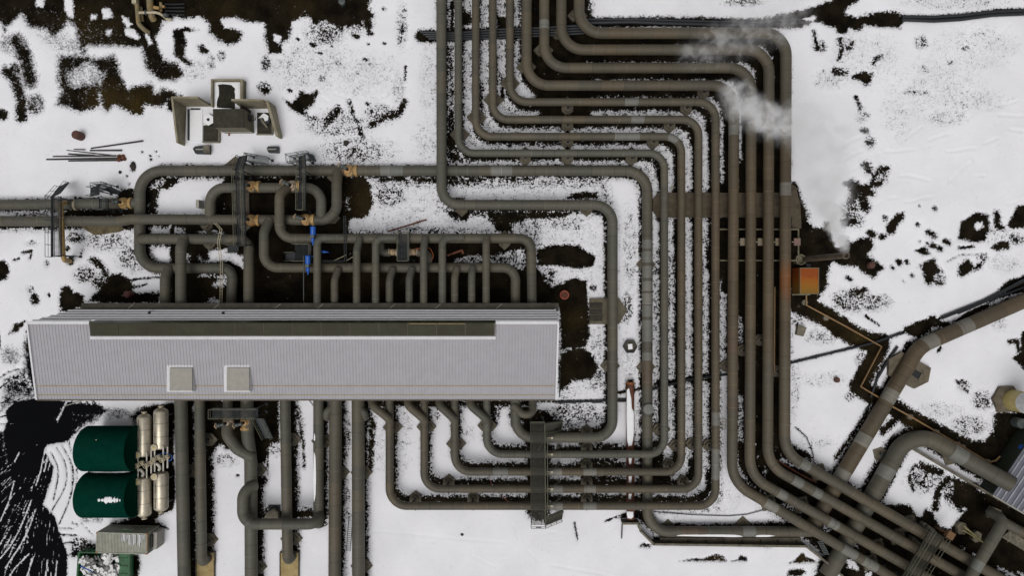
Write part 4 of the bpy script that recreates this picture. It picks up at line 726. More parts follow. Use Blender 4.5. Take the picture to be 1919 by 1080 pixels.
def build_hall():
    mb = MB(); ins = Vector((0, .25, 0))
    ring = [NL + Vector((.3, -.15, -.1)), NR + Vector((-.2, -.15, -.1)), RR + Vector((-.3, 0, -.1)), SR + Vector((-.2, .25, -.1)), SL + Vector((.2, .25, -.1)), RL + Vector((.3, 0, -.1))]
    for i in range(6):
        a, b = ring[i], ring[(i + 1) % 6]; mb.add([(a.x, a.y, -.2), (b.x, b.y, -.2), b, a], [(0, 1, 2, 3)])
    mb.build('wall', WALLB, bld, False)
    mb = MB(); dn = Vector((0, 0, -.14))                                # south slope, folded sheet
    n = 168; vs_t, vs_b = [], []
    for i in range(n + 1):
        for k, (f, z) in enumerate(((0, 0), (.30, 0), (.36, .042), (.52, .042), (.58, 0))):
            if i == n and k: break
            u = (i + f) / n; vs_t.append((RL.lerp(RR, u) + Vector((0, 0, z)), SL.lerp(SR, u) + Vector((0, 0, z))))
    vv = [p for pr in vs_t for p in pr]; mb.add(vv, [(2 * i, 2 * i + 1, 2 * i + 3, 2 * i + 2) for i in range(len(vs_t) - 1)])
    mb.add([RL + dn, RR + dn, SR + dn, SL + dn], [(0, 1, 2, 3)]); mb.build('roof_slope', ROOF, bld, False)
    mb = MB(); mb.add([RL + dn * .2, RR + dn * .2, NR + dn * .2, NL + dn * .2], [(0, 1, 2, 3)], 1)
    for k in range(5):                                                  # north slope: long white louvre blades
        f0 = (k + .55) / 5.3; a0, b0 = RL.lerp(NL, f0), RR.lerp(NR, f0); d0 = Vector((0, -.03, .0)); y = Vector((0, .165, .0)); mb.add([a0 + d0, b0 + d0, b0 + d0 + y, a0 + d0 + y] + [p + Vector((0, 0, .05)) for p in (a0 + d0, b0 + d0, b0 + d0 + y, a0 + d0 + y)], [(3, 2, 1, 0), (4, 5, 6, 7), (0, 1, 5, 4), (1, 2, 6, 5), (2, 3, 7, 6), (3, 0, 4, 7)], 0)
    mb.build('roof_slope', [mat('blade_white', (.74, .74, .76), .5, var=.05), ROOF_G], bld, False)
    mb = MB()
    for f0, f1 in ((0, .116), (.883, 1)):
        mb = MB(); a, b = RL.lerp(RR, f0), RL.lerp(RR, f1); mb.box(a.lerp(b, .5) + Vector((0, -.05, .1)), ((b - a).length + .1, .34, .06)); mb.build('ridge_cap', ROOF_L, bld, False)
    for a, b in ((RL, SL), (RR, SR)):
        m2 = MB(); d = (b - a); m2.cyl(a + Vector((0, 0, .1)), b + Vector((0, 0, .1)), .13, n=4); m2.build('verge_trim', ROOF_L, bld, False)
    m2 = MB(); m2.cyl(NR + Vector((0.02, 0, .1)), RR + Vector((0.02, 0, .1)), .11, n=4); m2.build('verge_trim', ROOF_L, bld, False)
    m2 = MB(); m2.box(SL.lerp(SR, .5) + Vector((0, -.07, -.02)), ((SR - SL).length, .13, .16)); m2.build('gutter', FASCIA, bld, False)
    m2 = MB(); m2.box(NL.lerp(NR, .5) + Vector((0, .06, -.02)), ((NR - NL).length, .09, .12)); m2.build('gutter', FASCIA, bld, False)
    for yy in (723, 740.5):
        m2 = MB(); f = (yy - 604) / 145
        p, q = RL.lerp(SL, f), RR.lerp(SR, f); m2.box((p + q) / 2 + Vector((0, 0, .012)), (q.x - p.x - .3, .10, .05))
        m2.build('snow_guard', OCHRE, bld, False)
    a, b = W(152, 571, 4.8), W(1047, 581, 4.8); m2 = MB(); m2.box(((a.x + b.x) / 2, (a.y + b.y) / 2, 4.6), (b.x - a.x, a.y - b.y + .3, .35)); m2.build('ledge', LEDGE, bld, False)
    m2 = MB(); m2.box(((a.x + b.x) / 2, b.y + .06, 4.83), (b.x - a.x - 1, .09, .1)); m2.build('cable_conduit', TAN, bld, False)
    for x in (405, 735, 935, 245, 520, 600, 820): 
        p = W(x, 575, 4.9); m2 = MB(); m2.bar(p + Vector((-.4, -.28, 0)), p + Vector((.35, .3, 0)), .03); m2.build('brace', TAN, bld)
    # ridge ventilator with olive cover panels
    k0, k1 = 12, 14; top = MB(); xs0 = [168 + (926 - 168) * i / 14 for i in range(15)]
    zr = 8.5
    for i in range(14):
        g = .6; xa, xb = xs0[i] + g, xs0[i + 1] - g
        A, B, C_, D_ = W(xa, 606, zr), W(xb, 606, zr), W(xb + .3, 629, zr - .22), W(xa + .3, 629, zr - .22)
        top.add([A, B, C_, D_] + [p + Vector((0, 0, -.5)) for p in (A, B, C_, D_)], [(3, 2, 1, 0), (0, 1, 5, 4), (1, 2, 6, 5), (2, 3, 7, 6), (3, 0, 4, 7)])
    vt = top.build('ridge_vent', VENTTOP, bld, False)
    fr = MB(); A, B, C_, D_ = W(166, 605.5, zr - .05), W(928, 605.5, zr - .05), W(927, 630, zr - .3), W(170, 630, zr - .3)
    fr.add([A, B, C_, D_] + [p + Vector((0, 0, -1.0)) for p in (A, B, C_, D_)], [(3, 2, 1, 0), (0, 1, 5, 4), (1, 2, 6, 5), (2, 3, 7, 6), (3, 0, 4, 7)]); fo = fr.build('vent_frame', FASCIA, bld, False)
    gl = MB(); A, B, C_, D_ = W(186, 598, 7.45), W(929, 598, 7.45), W(928, 605.3, zr), W(166, 605.3, zr)
    gl.add([A, B, C_, D_] + [p + Vector((0, -.25, -.25)) for p in (A, B, C_, D_)], [(0, 1, 2, 3), (0, 3, 7, 4), (1, 5, 6, 2), (0, 4, 5, 1)]); gl.build('vent_glazing', VENTGL, bld, False)
    fl = MB(); a, b = W(170, 633.5, 7.62), W(929, 633.5, 7.62); fl.box((a + b) / 2 + Vector((0, 0, .08)), (b.x - a.x, .32, .12)); fl.build('flashing', ROOF_L, bld, False)
    for xa, xb in ((766, 817), (820, 871)):
        m2 = MB(); p, q = W(xa, 607, zr + .03), W(xb, 607, zr + .03); m2.box((p + q) / 2, (q.x - p.x, .06, .04)); m2.build('edge_strip', OCHRE, bld, False)
    for xa in (312, 419):                                               # two roof hatches
        zz = 7.05; A, B = W(xa + 6, 690, zz), W(xa + 48, 733, zz)
        m2 = MB(); A2, B2 = W(xa + .5, 683, zz - .15), W(xa + 49, 735, zz - .15)
        m2.box(((A2.x + B2.x) / 2, (A2.y + B2.y) / 2, zz - .55), (B2.x - A2.x, A2.y - B2.y, .8)); hb = m2.build('roof_hatch', ROOF_L, bld, False)
        m2 = MB(); m2.box(((A.x + B.x) / 2, (A.y + B.y) / 2, zz - .1), (B.x - A.x, A.y - B.y, .22)); m2.build('hatch_lid', TAN, hb, False)
    p = W(282, 586, 5.8); m2 = MB(); m2.lathe(p, (0, 0, 1), [(0, .16), (.2, .2), (.34, .12)], 10); m2.build('roof_vent', GLASSD, bld)
    p = W(420, 587, 5.8); m2 = MB(); m2.lathe(p, (0, 0, 1), [(0, .16), (.2, .2), (.34, .12)], 10); m2.build('roof_vent', GLASSD, bld)
build_hall()

# ------------------------------------------------------------------ pipe supports
def support_proto():
    t = thing('pipe_support', 'x', 'pipe support', (0, 0, 0), 'concrete pipe supports')
    mb = MB(); pts = [(0, 1.16), (-.66, .56), (-.66, -.56), (0, -1.16), (.66, -.56), (.66, .56)]; mb.prism(pts, -.15, .28); mb.prism([(x * .62, y * .62) for x, y in pts], .28, .5); mb.build('footing', mat('footing_concrete', (0.115, 0.10, 0.072), .85, var=.25, scale=3, bump=.3, col2=(.075, .062, .042), fac=.45, scale2=1.2), t, False)
    mb = MB(); mb.box((0, .3, .9), (.18, .14, .9)); mb.box((0, -.3, .9), (.18, .14, .9)); mb.box((0, 0, 1.36), (.3, .95, .1)); mb.build('trestle', STEEL_D, t, False)
    return t
SUP = support_proto()
FIRST = [True]
def sup(px, py, rz, label, z=2.2, r=.45, k=1.0):
    top = max(.5, z - r - .02); s = (k, k, top / 1.41)
    p = W(px, py, z); p = Vector((p.x, p.y, 0))
    if FIRST[0]: FIRST[0] = False; place(SUP, p, R(rz), s); SUP['label'] = label
    else: dup(SUP, p, R(rz), label, s)
nth = ('second pipe', 'third pipe', 'fourth pipe', 'fifth pipe', 'sixth pipe', 'seventh pipe', 'eighth pipe', 'ninth pipe')
LAB = 'concrete footing with trestle under '
for i, (x, y) in enumerate(((859, 245), (891.5, 212), (923.5, 178), (955.5, 146), (987, 115), (1020, 83), (1052, 50), (1085, 16))):
    sup(x, y, 90, LAB + 'the vertical %s, upper left row' % nth[i], r=.45 if i < 4 else .6)
for i, (x, y) in enumerate(((1066, 287), (1066, 256), (1066, 224), (1066, 191))): sup(x, y, 0, LAB + 'the upper horizontal %s, near the dark soil' % nth[i])
for i, (x, y) in enumerate(((1189, 287), (1230, 256), (1262, 224), (1294, 191), (1327, 160))): sup(x, y, 0, LAB + 'the upper horizontal %s, before its right bend' % nth[i], r=.45 if i < 4 else .6)
for i, (x, y) in enumerate(((1103, 852), (1103, 885), (1103, 917), (1103, 949))): sup(x, y, 0, LAB + 'the lower %s, east of the footbridge' % nth[i])
sup(1103, 821, 0, LAB + 'the innermost looped pipe, northeast of the footbridge', r=.6)
for i, (x, y) in enumerate(((912, 805), (852, 840), (795, 807), (730, 808))): sup(x, y, 90, LAB + 'the vertical %s, below the eave branches' % nth[i])
sup(838, 917, 0, LAB + 'the lower fourth pipe, after its left bend'); sup(774, 949, 0, LAB + 'the lower fifth pipe, after its left bend'); sup(885, 949, 0, LAB + 'the lower fifth pipe, midway to the footbridge')
for i, (x, y) in enumerate(((1245, 812), (1277, 843), (1309, 840), (1341, 842))): sup(x, y, 90, LAB + 'the vertical %s, right of the red trough' % nth[i])
sup(1262, 885, 20, LAB + 'the third pipe, inside its lower right bend'); sup(1290, 917, 20, LAB + 'the fourth pipe, inside its lower right bend')
sup(863, 384, 0, LAB + 'the innermost loop, after its first bend', r=.6); sup(1103, 384, 0, LAB + 'the innermost looped pipe, above the two soil patches', r=.6); sup(1148, 690, 90, LAB + 'the innermost looped pipe, right of the building end', r=.6)
sup(1213, 495, 90, LAB + 'the banded pipe, among its grey bands', z=.95, r=.5); sup(1213, 690, 90, LAB + 'the banded pipe, beside the snowy hexagonal box', z=.95, r=.5); sup(1255, 997, 0, LAB + 'the snow topped pipe above the retaining wall', z=.95, r=.5); sup(1397, 997, 0, LAB + 'the grey band of the snow topped pipe', z=.95, r=.5, k=1.3)
for i, (x, y, l) in enumerate(((343, 890, 'the thick pipe beside the silver tanks'), (376, 830, 'the left padded pipe, upper one'), (377, 1022, 'the left padded pipe, next to the pad'), (470, 888, 'the thick pipe below the rusty valves, near the crossover'), (470, 1074, 'the thick pipe below the rusty valves, at the bottom edge'), (536, 830, 'the right padded pipe, upper one'), (538, 1020, 'the right padded pipe, next to the pad'), (597, 833, 'the snow sided pipe'), (628, 893, 'the thick pipe left of the ladder'), (672, 893, 'the thick pipe right of the ladder, upper one'), (672, 1072, 'the thick pipe right of the ladder, at the bottom edge'))):
    sup(x, y, 90, LAB + l, z=1.7, r=.6, k=1.12)
for i, (x, y) in enumerate(((1375, 690), (1407, 660), (1440, 640), (1472, 700))): sup(x, y, 90, LAB + 'the thick vertical %s, below the steel frame' % nth[i + 4], r=.6)
for i, (x, y) in enumerate(((1452, 953), (1515, 957), (1560, 942), (1548, 895))): sup(x, y, -30, LAB + 'the diagonal %s, after its last bend' % nth[i + 4], r=.6)
for i, (x, y) in enumerate(((1648, 1068), (1660, 1038), (1700, 1018), (1722, 993))): sup(x, y, -30, LAB + 'the diagonal %s, near the corner bridge' % nth[i + 4], r=.6)
sup(445, 414, 0, LAB + 'the yard pipe beside the left orange valve', z=2.4, r=.6); sup(372, 414, 0, LAB + 'the yard pipe below the square snow patch', z=2.4, r=.6); sup(620, 322, 0, LAB + 'the top yard pipe near its valve', z=.95, r=.5); sup(378, 449, 0, LAB + 'the branch pipe above the small snow patch', z=2.2, r=.6)
sup(945, 447, 0, LAB + 'the upper header, near its right end', z=3.1, r=.6); sup(985, 287, 0, LAB + 'the second pipe, after its first bend'); sup(1662, 858, 60, LAB + 'the widest pipe, before its bend', z=.95, r=.5, k=1.2); sup(1800, 856, -30, LAB + 'the widest pipe, after its bend', z=1.5, r=.8, k=1.4); sup(610, 405, 90, LAB + 'the hoop of pipe, at its right leg', z=2.3, r=.6)

# ------------------------------------------------------------------ valves
def valve(px, py, z, label, ax=(1, 0), side=1, m=VALV, size=1.0, tilt=(-.95, .25), tip=ORANGE):
    c = W(px, py, z); d = Vector((ax[0], ax[1], 0)).normalized(); r = .64 * size
    t = thing('ball_valve', label, 'valve', (c.x, c.y, 0), 'ball valves in the pipe yard')
    mb = MB(); prof = [(-.95 * r, .6 * r), (-.8 * r, .95 * r)] + [(math.sin(a) * r * 1.02, math.cos(a) * r * 1.06) for a in (R(-55), R(-35), R(-15), R(15), R(35), R(55))] + [(.8 * r, .95 * r), (.95 * r, .6 * r)]
    mb.lathe(c, d, prof, 24); mb.lathe(c + Vector((0, 0, r * .75)), (0, 0, 1), [(0, .62 * r), (.28 * r, .6 * r), (.45 * r, .5 * r), (.5 * r, .3 * r)], 20)
    for k in range(10): 
        a = k * math.pi / 5; q = Vector((math.cos(a), math.sin(a), 0)); mb.bar(c + q * r * .3 + Vector((0, 0, r * 1.18)), c + q * r * .78 + Vector((0, 0, r * .88)), .035, 5)
    mb.build('valve_body', m, t)
    for s in ((side,) if side else (1, -1)):
        mb = MB(); mb.lathe(c + d * (s * r * 1.28), d, [(-.14, 1.02 * r), (.14, 1.02 * r)], 22); mb.lathe(c + d * (s * r * 1.05), d, [(-.2, .85 * r), (.2, .85 * r)], 18); mb.build('flange', YELL, t)
    tv = Vector((tilt[0], tilt[1], 0)); z1 = c.z + r * 1.25
    mb = MB(); mb.lathe((c.x, c.y, z1), (0, 0, 1), [(0, .17), (.35, .16), (.5, .1)], 10); mb.build('stem', GLASSD, t)
    b0 = Vector((c.x, c.y, z1 + .42)); b1 = b0 + tv * .85 * size
    mb = MB(); mb.cyl(b0, b1, .2, .15, 12); mb.cyl(b0 + tv * .45, b0 + tv * .6, .25, n=14); mb.build('gearbox', STEEL, t)
    mb = MB(); q = b1 + tv * .1
    sx = Vector((-tv.y, tv.x, 0)).normalized(); ring = [q + (sx * math.cos(a) + Vector((0, 0, 1)) * math.sin(a)) * .32 for a in [i * math.pi / 8 for i in range(17)]]
    mb.tube(ring, .035, 5, caps=False); mb.bar(ring[0], ring[8], .025); mb.bar(ring[4], ring[12], .025); mb.bar(b1, q, .06); mb.build('handwheel', CREAMY, t)
    mb = MB(); mb.cyl(q, q + tv * .22, .1, .07, 8); mb.build('spindle_cap', tip, t)
    return t
valve(472, 350, 2.4, 'orange cream ball valve on the hoop, upper left of the yard', side=1, tip=CREAMY)
valve(548, 349, 2.4, 'pale ball valve on the hoop beside the right platform', side=0, tilt=(-.9, .35), m=VALV_P)
valve(471, 413, 2.5, 'orange rusted ball valve on the lower yard pipe, beside the tall walkway', side=1, tip=CREAMY)
valve(574, 412, 2.5, 'cream ball valve above the upper blue actuator', side=1)
valve(654, 320, 1.0, 'rusty orange valve on the top yard pipe behind its bent branch', side=1, tilt=(-.8, .5), size=1.05)
valve(233, 381, 1.0, 'yellow valve on the left pipe against the looped corner pipe', side=1, tilt=(-1, .05), m=YELL)
valve(428, 792, 1.9, 'rusty pale valve left of its twin below the eave walkway', ax=(0, 1), side=-1, tilt=(-1, -.2), m=VALV_P, size=.95)
valve(461, 791, 1.9, 'orange stained valve right of its twin below the eave walkway', ax=(0, 1), side=-1, tilt=(-1, -.25), m=VALV, size=.95)
# small pale valves under the little platform
for x, lab in ((737, 'small pale valve left of the little platform among the risers'), (776, 'small pale valve right of the little platform among the risers')):
    c = W(x, 473, 2.3); t = thing('gate_valve', lab, 'valve', (c.x, c.y, 0), 'small pale valves among the risers')
    mb = MB(); mb.lathe(c - Vector((.5, 0, 0)), (1, 0, 0), [(0, .42), (.1, .44), (.12, .3), (.3, .36), (.6, .36), (.78, .3), (.8, .44), (.95, .42)], 16); mb.build('valve_body', VALV_P, t)
    mb = MB(); mb.lathe(c + Vector((0, 0, .3)), (0, 0, 1), [(0, .28), (.25, .26), (.3, .12), (.6, .1)], 12); mb.build('bonnet', CREAMY, t)
    mb = MB(); q = c + Vector((0, 0, .9)); mb.tube([q + Vector((math.cos(a), math.sin(a), 0)) * .26 for a in [i * math.pi / 8 for i in range(17)]], .035, 5, caps=False); mb.bar(q + Vector((.26, 0, 0)), q - Vector((.26, 0, 0)), .025); mb.bar(q + Vector((0, .26, 0)), q - Vector((0, .26, 0)), .025); mb.build('handwheel', VALV, t)
mb = MB(); mb.tube(fillet([W(713, 456, 2.6), W(714, 474, 2.3), W(732, 474, 2.3)], .5), .42, 16); o = mb.build('pipe_elbow', PIPE, None); o['brown'] = .2; tag(o, 'short dented elbow leading into the left small pale valve', 'pipe')
mb = MB(); mb.tube(fillet([W(782, 474, 2.3), W(804, 476, 2.3), W(803, 497, 2.4)], .5), .42, 16); o = mb.build('pipe_elbow', PIPE, None); o['brown'] = .2; tag(o, 'short elbow leaving the right small pale valve beside the orange hose', 'pipe')
mb = MB(); mb.tube(fillet([W(777, 466, 2.6), W(806, 464, 2.6), W(813, 480, 2.6), W(802, 498, 2.6)], .5), .045, 6); tag(mb.build('hose', ORANGE, None), 'thin orange hose looping beside the right small pale valve', 'hose')
mb = MB(); mb.bar(W(838, 479, 1.6), W(866, 469, 1.6), .13, 8); mb.bar(W(866, 469, 1.6), W(868, 476, 1.6), .13, 8); tag(mb.build('drain_pipe', RUST, None), 'short rusty bent pipe between two risers', 'pipe')
# blue actuators
for (x, y, lab, arm) in ((586.5, 433, 'upper blue actuator under the cream valve', (585, 452)), (577, 488, 'lower blue actuator below the dark corner platform', (575, 506))):
    z = 4.2; c = W(x, y, z); t = thing('valve_actuator', lab, 'actuator', (c.x, c.y, 0), 'blue valve actuators')
    mb = MB(); mb.lathe(c + Vector((0, .5, 0)), (0, -1, 0), [(0, .26), (.04, .3), (.9, .3), (.95, .26)], 18); mb.lathe(c + Vector((0, -.46, 0)), (0, -1, 0), [(0, .16), (.35, .15), (.4, .22), (.75, .2), (.85, .1), (1.15, .05)], 14); mb.build('cylinder', BLUE, t)
    mb = MB(); mb.box(c + Vector((-.05, -.62, -.05)), (.42, .3, .5)); mb.build('bracket', STEEL, t); mb = MB(); mb.bar((c.x, c.y - .6, 0), (c.x, c.y - .6, 4.0), .07, 8); mb.build('post', STEEL_D, t)
for pts, lab in (([(574, 481), (588, 480)], 'short blue strut beside the lower blue actuator'), ([(603, 472), (616, 472.5)], 'short blue lever pointing right behind the leftmost slim riser')):
    mb = MB(); a, b = W(*pts[0], 3.6), W(*pts[1], 3.6); mb.cyl(a, a.lerp(b, .55), .17, .15, 10); mb.cyl(a.lerp(b, .5), b, .08, .03, 8); mb.bar(a - Vector((0, 0, 3.6)), a, .05); tag(mb.build('blue_lever', BLUE, None), lab, 'lever')

# ------------------------------------------------------------------ walkways and stairs
t = walkway('steel_walkway', 'dark steel walkway crossing the two left edge pipes, with stairs at its top', (105, 368), (105.5, 482), 18, 3.6, st=[((104, 366), (121, 346, .9), 19)], rails='R', ends='')
a, b = W(96, 368, 3.6), W(97, 482, 3.6); mb = MB()
for k in (.0, .08): mb.box((a + b) / 2 + Vector((k - .05, 0, -.1)), (.05, (a - b).length, .25))
mb.build('girder', GRATE, t, False)
walkway('valve_platform', 'small dark platform with stairs by the yellow valve on the left pipe', (194, 372), (194, 394), 17, 2.8, st=[((186, 356), (170, 360, .8), 16)], rails='LR', ends='B')
walkway('valve_platform', 'short dark landing with railings just above the yellow valve', (180, 352), (200, 350), 14, 2.6, rails='L', ends='AB', st=[((201, 352), (222, 362, .6), 11)])
walkway('steel_walkway', 'tall walkway spanning the valve yard from its top pipe to the branch pipe', (453, 462), (449, 318), 16, 4.4, mr=RAIL_O, st=[((448, 318), (456, 292, 2.4), 15), ((446, 466), (428, 467, 1.2), 14)], rails='LR')
walkway('steel_walkway', 'low grey ramp walkway above the top yard pipe, left one', (462, 296), (504, 303), 14, 1.6, m=STEEL, st=[], rails='LR')
walkway('steel_walkway', 'narrow walkway over the hoop of pipe, left of its right leg', (566, 395), (567, 318), 13, 4.2, mr=RAIL_O, st=[((567, 317), (566, 292, 2.0), 13)], rails='LR', ends='A')
walkway('steel_walkway', 'small railed landing above the top yard pipe, right one', (541, 299), (580, 293), 15, 1.8, m=STEEL, rails='LR', ends='A', st=[((579, 295), (590, 297, .5), 12)])
walkway('valve_platform', 'dark corner platform left of the blue actuators', (552, 474), (584, 474), 32, 3.0, mr=RAIL_O, rails='LR', ends='B', st=[((553, 481), (536, 482, 1.0), 16)])
walkway('valve_platform', 'little grey platform between the two small pale valves', (757, 436), (757, 490), 20, 3.9, m=STEEL_D, mr=RAIL_O, rails='LR', ends='AB')
walkway('eave_walkway', 'bluish walkway under the south eave above the twin rusty valves', (398, 774), (484, 774), 17, 3.2, m=STEEL_D, mr=RAIL_O, st=[((486, 785), (504, 822, .3), 16)], rails='LR', ends='A')
t = walkway('footbridge', 'long olive footbridge crossing the five looped pipes south of the building', (1007, 790), (1008.5, 985), 27, 3.3, m=GRATE_B, mr=RAIL_O, st=[((1023, 977), (1054, 965, .2), 17), ((1022, 802), (1053, 797, .2), 17)], rails='L', ends='AB')
a, b = W(1025, 818, 3.3), W(1026, 966, 3.3); railing(t, [a, b], RAIL_O)
mb = MB(); q = W(1009, 982, 3.3); mb.box(q + Vector((0, -.25, .5)), (.6, .06, .2)); mb.build('sign_plate', STEEL_D, t, False)
walkway('corner_bridge', 'olive steel bridge over the diagonal pipes in the bottom right corner', (1700, 1095), (1757, 1000), 30, 3.6, m=GRATE_B, mr=RAIL_O, rails='LR', st=[])
mb = MB(); c = W(1779, 1003, 2.6); mb.box(c, (.75, .75, .5), R(-30)); mb.box(c + Vector((0, 0, .28)), (.85, .85, .06), R(-30)); mb.bar((c.x, c.y, 0), c, .12, 8); tag(mb.build('junction_box', mat('brown_box', (.14, .07, .025), .6), None), 'brown orange box at the end of the corner bridge', 'box')
# inlet knobs by the footbridge
for i, y in enumerate((821, 852, 885, 917, 949)):
    c = W(1031, y, 2.75 if i else 2.9); mb = MB(); mb.bar(c - Vector((.35, 0, .0)), c + Vector((.35, 0, .0)), .04); mb.lathe(c + Vector((.2, 0, -.3)), (0, 0, 1), [(0, .09), (.3, .09), (.34, .14), (.44, .14), (.48, .05)], 10)
    tag(mb.build('bleed_valve', CREAMY, None), 'tiny bleed valve beside the footbridge on the %s looped pipe' % ('innermost', 'second', 'third', 'fourth', 'outermost')[i], 'bleed valve', 'bleed valves beside the footbridge')
    c = W(1043, y - 9, 1.0); mb = MB(); mb.bar(c + Vector((-.7, -.35, 0)), c + Vector((.3, .25, .05)), .07, 8); mb.box(c + Vector((.3, .25, -.4)), (.3, .22, .9), .5)
    tag(mb.build('guide_post', CONC, None), 'stubby grey post beside the footbridge above the %s looped pipe' % ('innermost', 'second', 'third', 'fourth', 'outermost')[i], 'post', 'guide posts beside the footbridge')

# ------------------------------------------------------------------ tanks
GREENT = mat('tank_green', (0.0015, 0.028, 0.019), 0.6, var=.12, scale=1.5, col2=(0.003, 0.029, 0.019), fac=.45, scale2=.6, spec=.0)
for (y, r, lab) in ((841, 2.52, 'dark green horizontal tank without snow, nearer the building'), (927.5, 2.52, 'dark green horizontal tank with a snow patch on top')):
    z = 2.75; yc = -(y - 540) / S * (1 - z / H); x0, x1 = -48.15, -42.5
    t = thing('storage_tank', lab, 'tank', ((x0 + x1) / 2, yc, 0), 'green tanks below the building')
    mb = MB(); mb.lathe((x0, yc, z), (1, 0, 0), [(0, r * .5), (.0, r * .93), (.03, r * .98), (.1, r), (x1 - x0 - .1, r), (x1 - x0 - .03, r * .985), (x1 - x0 - .02, r * .94), (x1 - x0 - .1, r * .9)], 72); mb.build('tank_shell', GREENT, t)
    mb = MB()
    for k in (1.9, 3.8): mb.lathe((x0 + k, yc, z), (1, 0, 0), [(-.035, r + .006), (.035, r + .006)], 72)
    mb.build('weld_band', GREENT, t)
    for k in (1.2, 4.5): mb = MB(); mb.box((x0 + k, yc, .45), (.35, r * 1.3, .9)); mb.build('saddle', CONC_D, t, False)
    if y > 900:
        for cx, rr, w_ in ((186, 3.6, .8), (193, 3, 1.2), (199, 6, 1.0), (208, 6.5, .9), (215, 5.5, .7), (220, 4, .6), (225, 2.4, .6)):
            zz = z + r * .985; snowy(t, [(cx + rr * w_ * math.cos(a) * random.uniform(.6, 1.25), 938 + rr * math.sin(a) * random.uniform(.6, 1.25)) for a in [i * math.pi / 8 for i in range(16)]], zz, .1)
        snowy(t, [(164, 884), (180, 883), (210, 884), (240, 882.5), (244, 885), (225, 888), (200, 889), (178, 887.5)], 2.75, .25)
    else:
        p = W(181, 825, 5.3); mb = MB(); mb.lathe(p, (0, 0, 1), [(0, .05), (.1, .05)], 8); mb.build('plug', CREAMY, t)
SILV = mat('silver_cladding', (0.50, 0.45, 0.355), 0.38, 0.5, var=.12, scale=2.5)
GAUGE = mat('gauge_yellow', (0.62, 0.48, 0.06), 0.5); WHITEP = mat('white_pipe', (0.52, 0.49, 0.42), 0.5, var=.15)
vess = []
for (xa, ya, yb, up, lab) in ((270.5, 776, 856, 1, 'silver tank, upper one nearest the green tanks'), (301.5, 765, 842, 1, 'silver tank, upper one nearest the thick pipe'), (270.5, 894, 970, -1, 'silver tank, lower one nearest the green tanks'), (302, 885, 959, -1, 'silver tank, lower one nearest the thick pipe')):
    z = 1.7; p, q = W(xa, ya, z), W(xa, yb, z); outer, inner = (p, q) if up > 0 else (q, p); d = (inner - outer); ln = d.length; d.normalize(); r = .78
    t = thing('silver_vessel', lab, 'tank', (p.x, (p.y + q.y) / 2, 0), 'four silver tanks')
    prof = [(0, r * .25), (.1, r * .62), (.25, r * .88), (.45, r), (ln - .3, r), (ln - .1, r * .9), (ln, r * .6)]
    mb = MB(); mb.lathe(outer, d, prof, 32); mb.build('vessel_shell', SILV, t)
    for f in (.36, .68): mb = MB(); mb.lathe(outer + d * (ln * f), d, [(-.018, r + .012), (.018, r + .012)], 32); mb.build('seam_band', STEEL_D, t)
    mb = MB(); mb.lathe(outer + d * .1, -d, [(0, .2), (.2, .2), (.2, .3), (.32, .3), (.34, .1)], 14); mb.build('nozzle', CREAMY, t)
    g_ = inner - d * .35 + Vector((-.35, 0, r * .8)); mb = MB(); mb.lathe(g_, (0, 0, 1), [(0, .38), (.3, .38), (.32, .3)], 18); mw = mb.build('manway', CREAMY, t)
    mb = MB(); mb.box(g_ + Vector((.05, 0, .34)), (.2, .14, .05)); mb.build('gauge', GAUGE, mw, False)
    for f in (.2, .82 if ln > 4.7 else .75):
        mb = MB(); c = outer + d * (ln * f * .7 + .4) + Vector((-.3, 0, r * .93)); mb.box(c, (.06, 1.0, .05)); mb.build('handle_strip', GLASSD, t, False)
    for f in (.2, .8): mb = MB(); mb.box(outer + d * (ln * f) + Vector((0, 0, -1.1)), (1.2, .16, 1.2)); mb.build('saddle', STEEL_D, t, False)
t0 = W(287, 868, 0); t = thing('valve_manifold', 'upright white pipes with hand valves between the four silver tanks', 'pipework', (t0.x, t0.y, 0))
for x, y0, y1 in ((258.5, 850, 896), (275, 849, 897), (290, 838, 885), (306, 837, 884), (283.5, 844, 888), (314, 838, 878)):
    mb = MB(); mb.bar(W(x, y0, 2.3), W(x, y1, 2.3), .085, 10); vp = mb.build('pipe', WHITEP, t)
for x, y in ((258, 873), (275, 873), (289, 862), (305, 862), (267, 868), (284, 868), (298, 857), (314, 857)):
    c = W(x, y, 2.5); mb = MB(); mb.lathe(c - Vector((0, .28, 0)), (0, 1, 0), [(0, .12), (.28, .3), (.56, .12)], 10); mb.cyl(c, c + Vector((0, 0, .35)), .06, n=8)
    mb.tube([c + Vector((math.cos(a) * .24, math.sin(a) * .24, .36)) for a in [i * math.pi / 6 for i in range(13)]], .035, 5, caps=False); mb.build('hand_valve', CREAMY, t)
for x, y in ((266, 886), (297, 875)):
    mb = MB(); mb.tube(fillet([W(x, y + 7, 2.1), W(x + 5, y + 4, 2.1), W(x - 2, y - 5, 2.1), W(x - 5, y - 5, 2.1)], .3), .17, 10); mb.build('elbow', WHITEP, t)
mb = MB(); mb.tube([W(x, y, 2.3) for x, y in ((291, 857), (297, 852), (306, 850), (315, 850), (321, 854), (323, 858), (321, 863), (315, 865))], .05, 6); tag(mb.build('hose', BLUE, None), 'thin blue hose curled by the silver tank valves', 'hose')

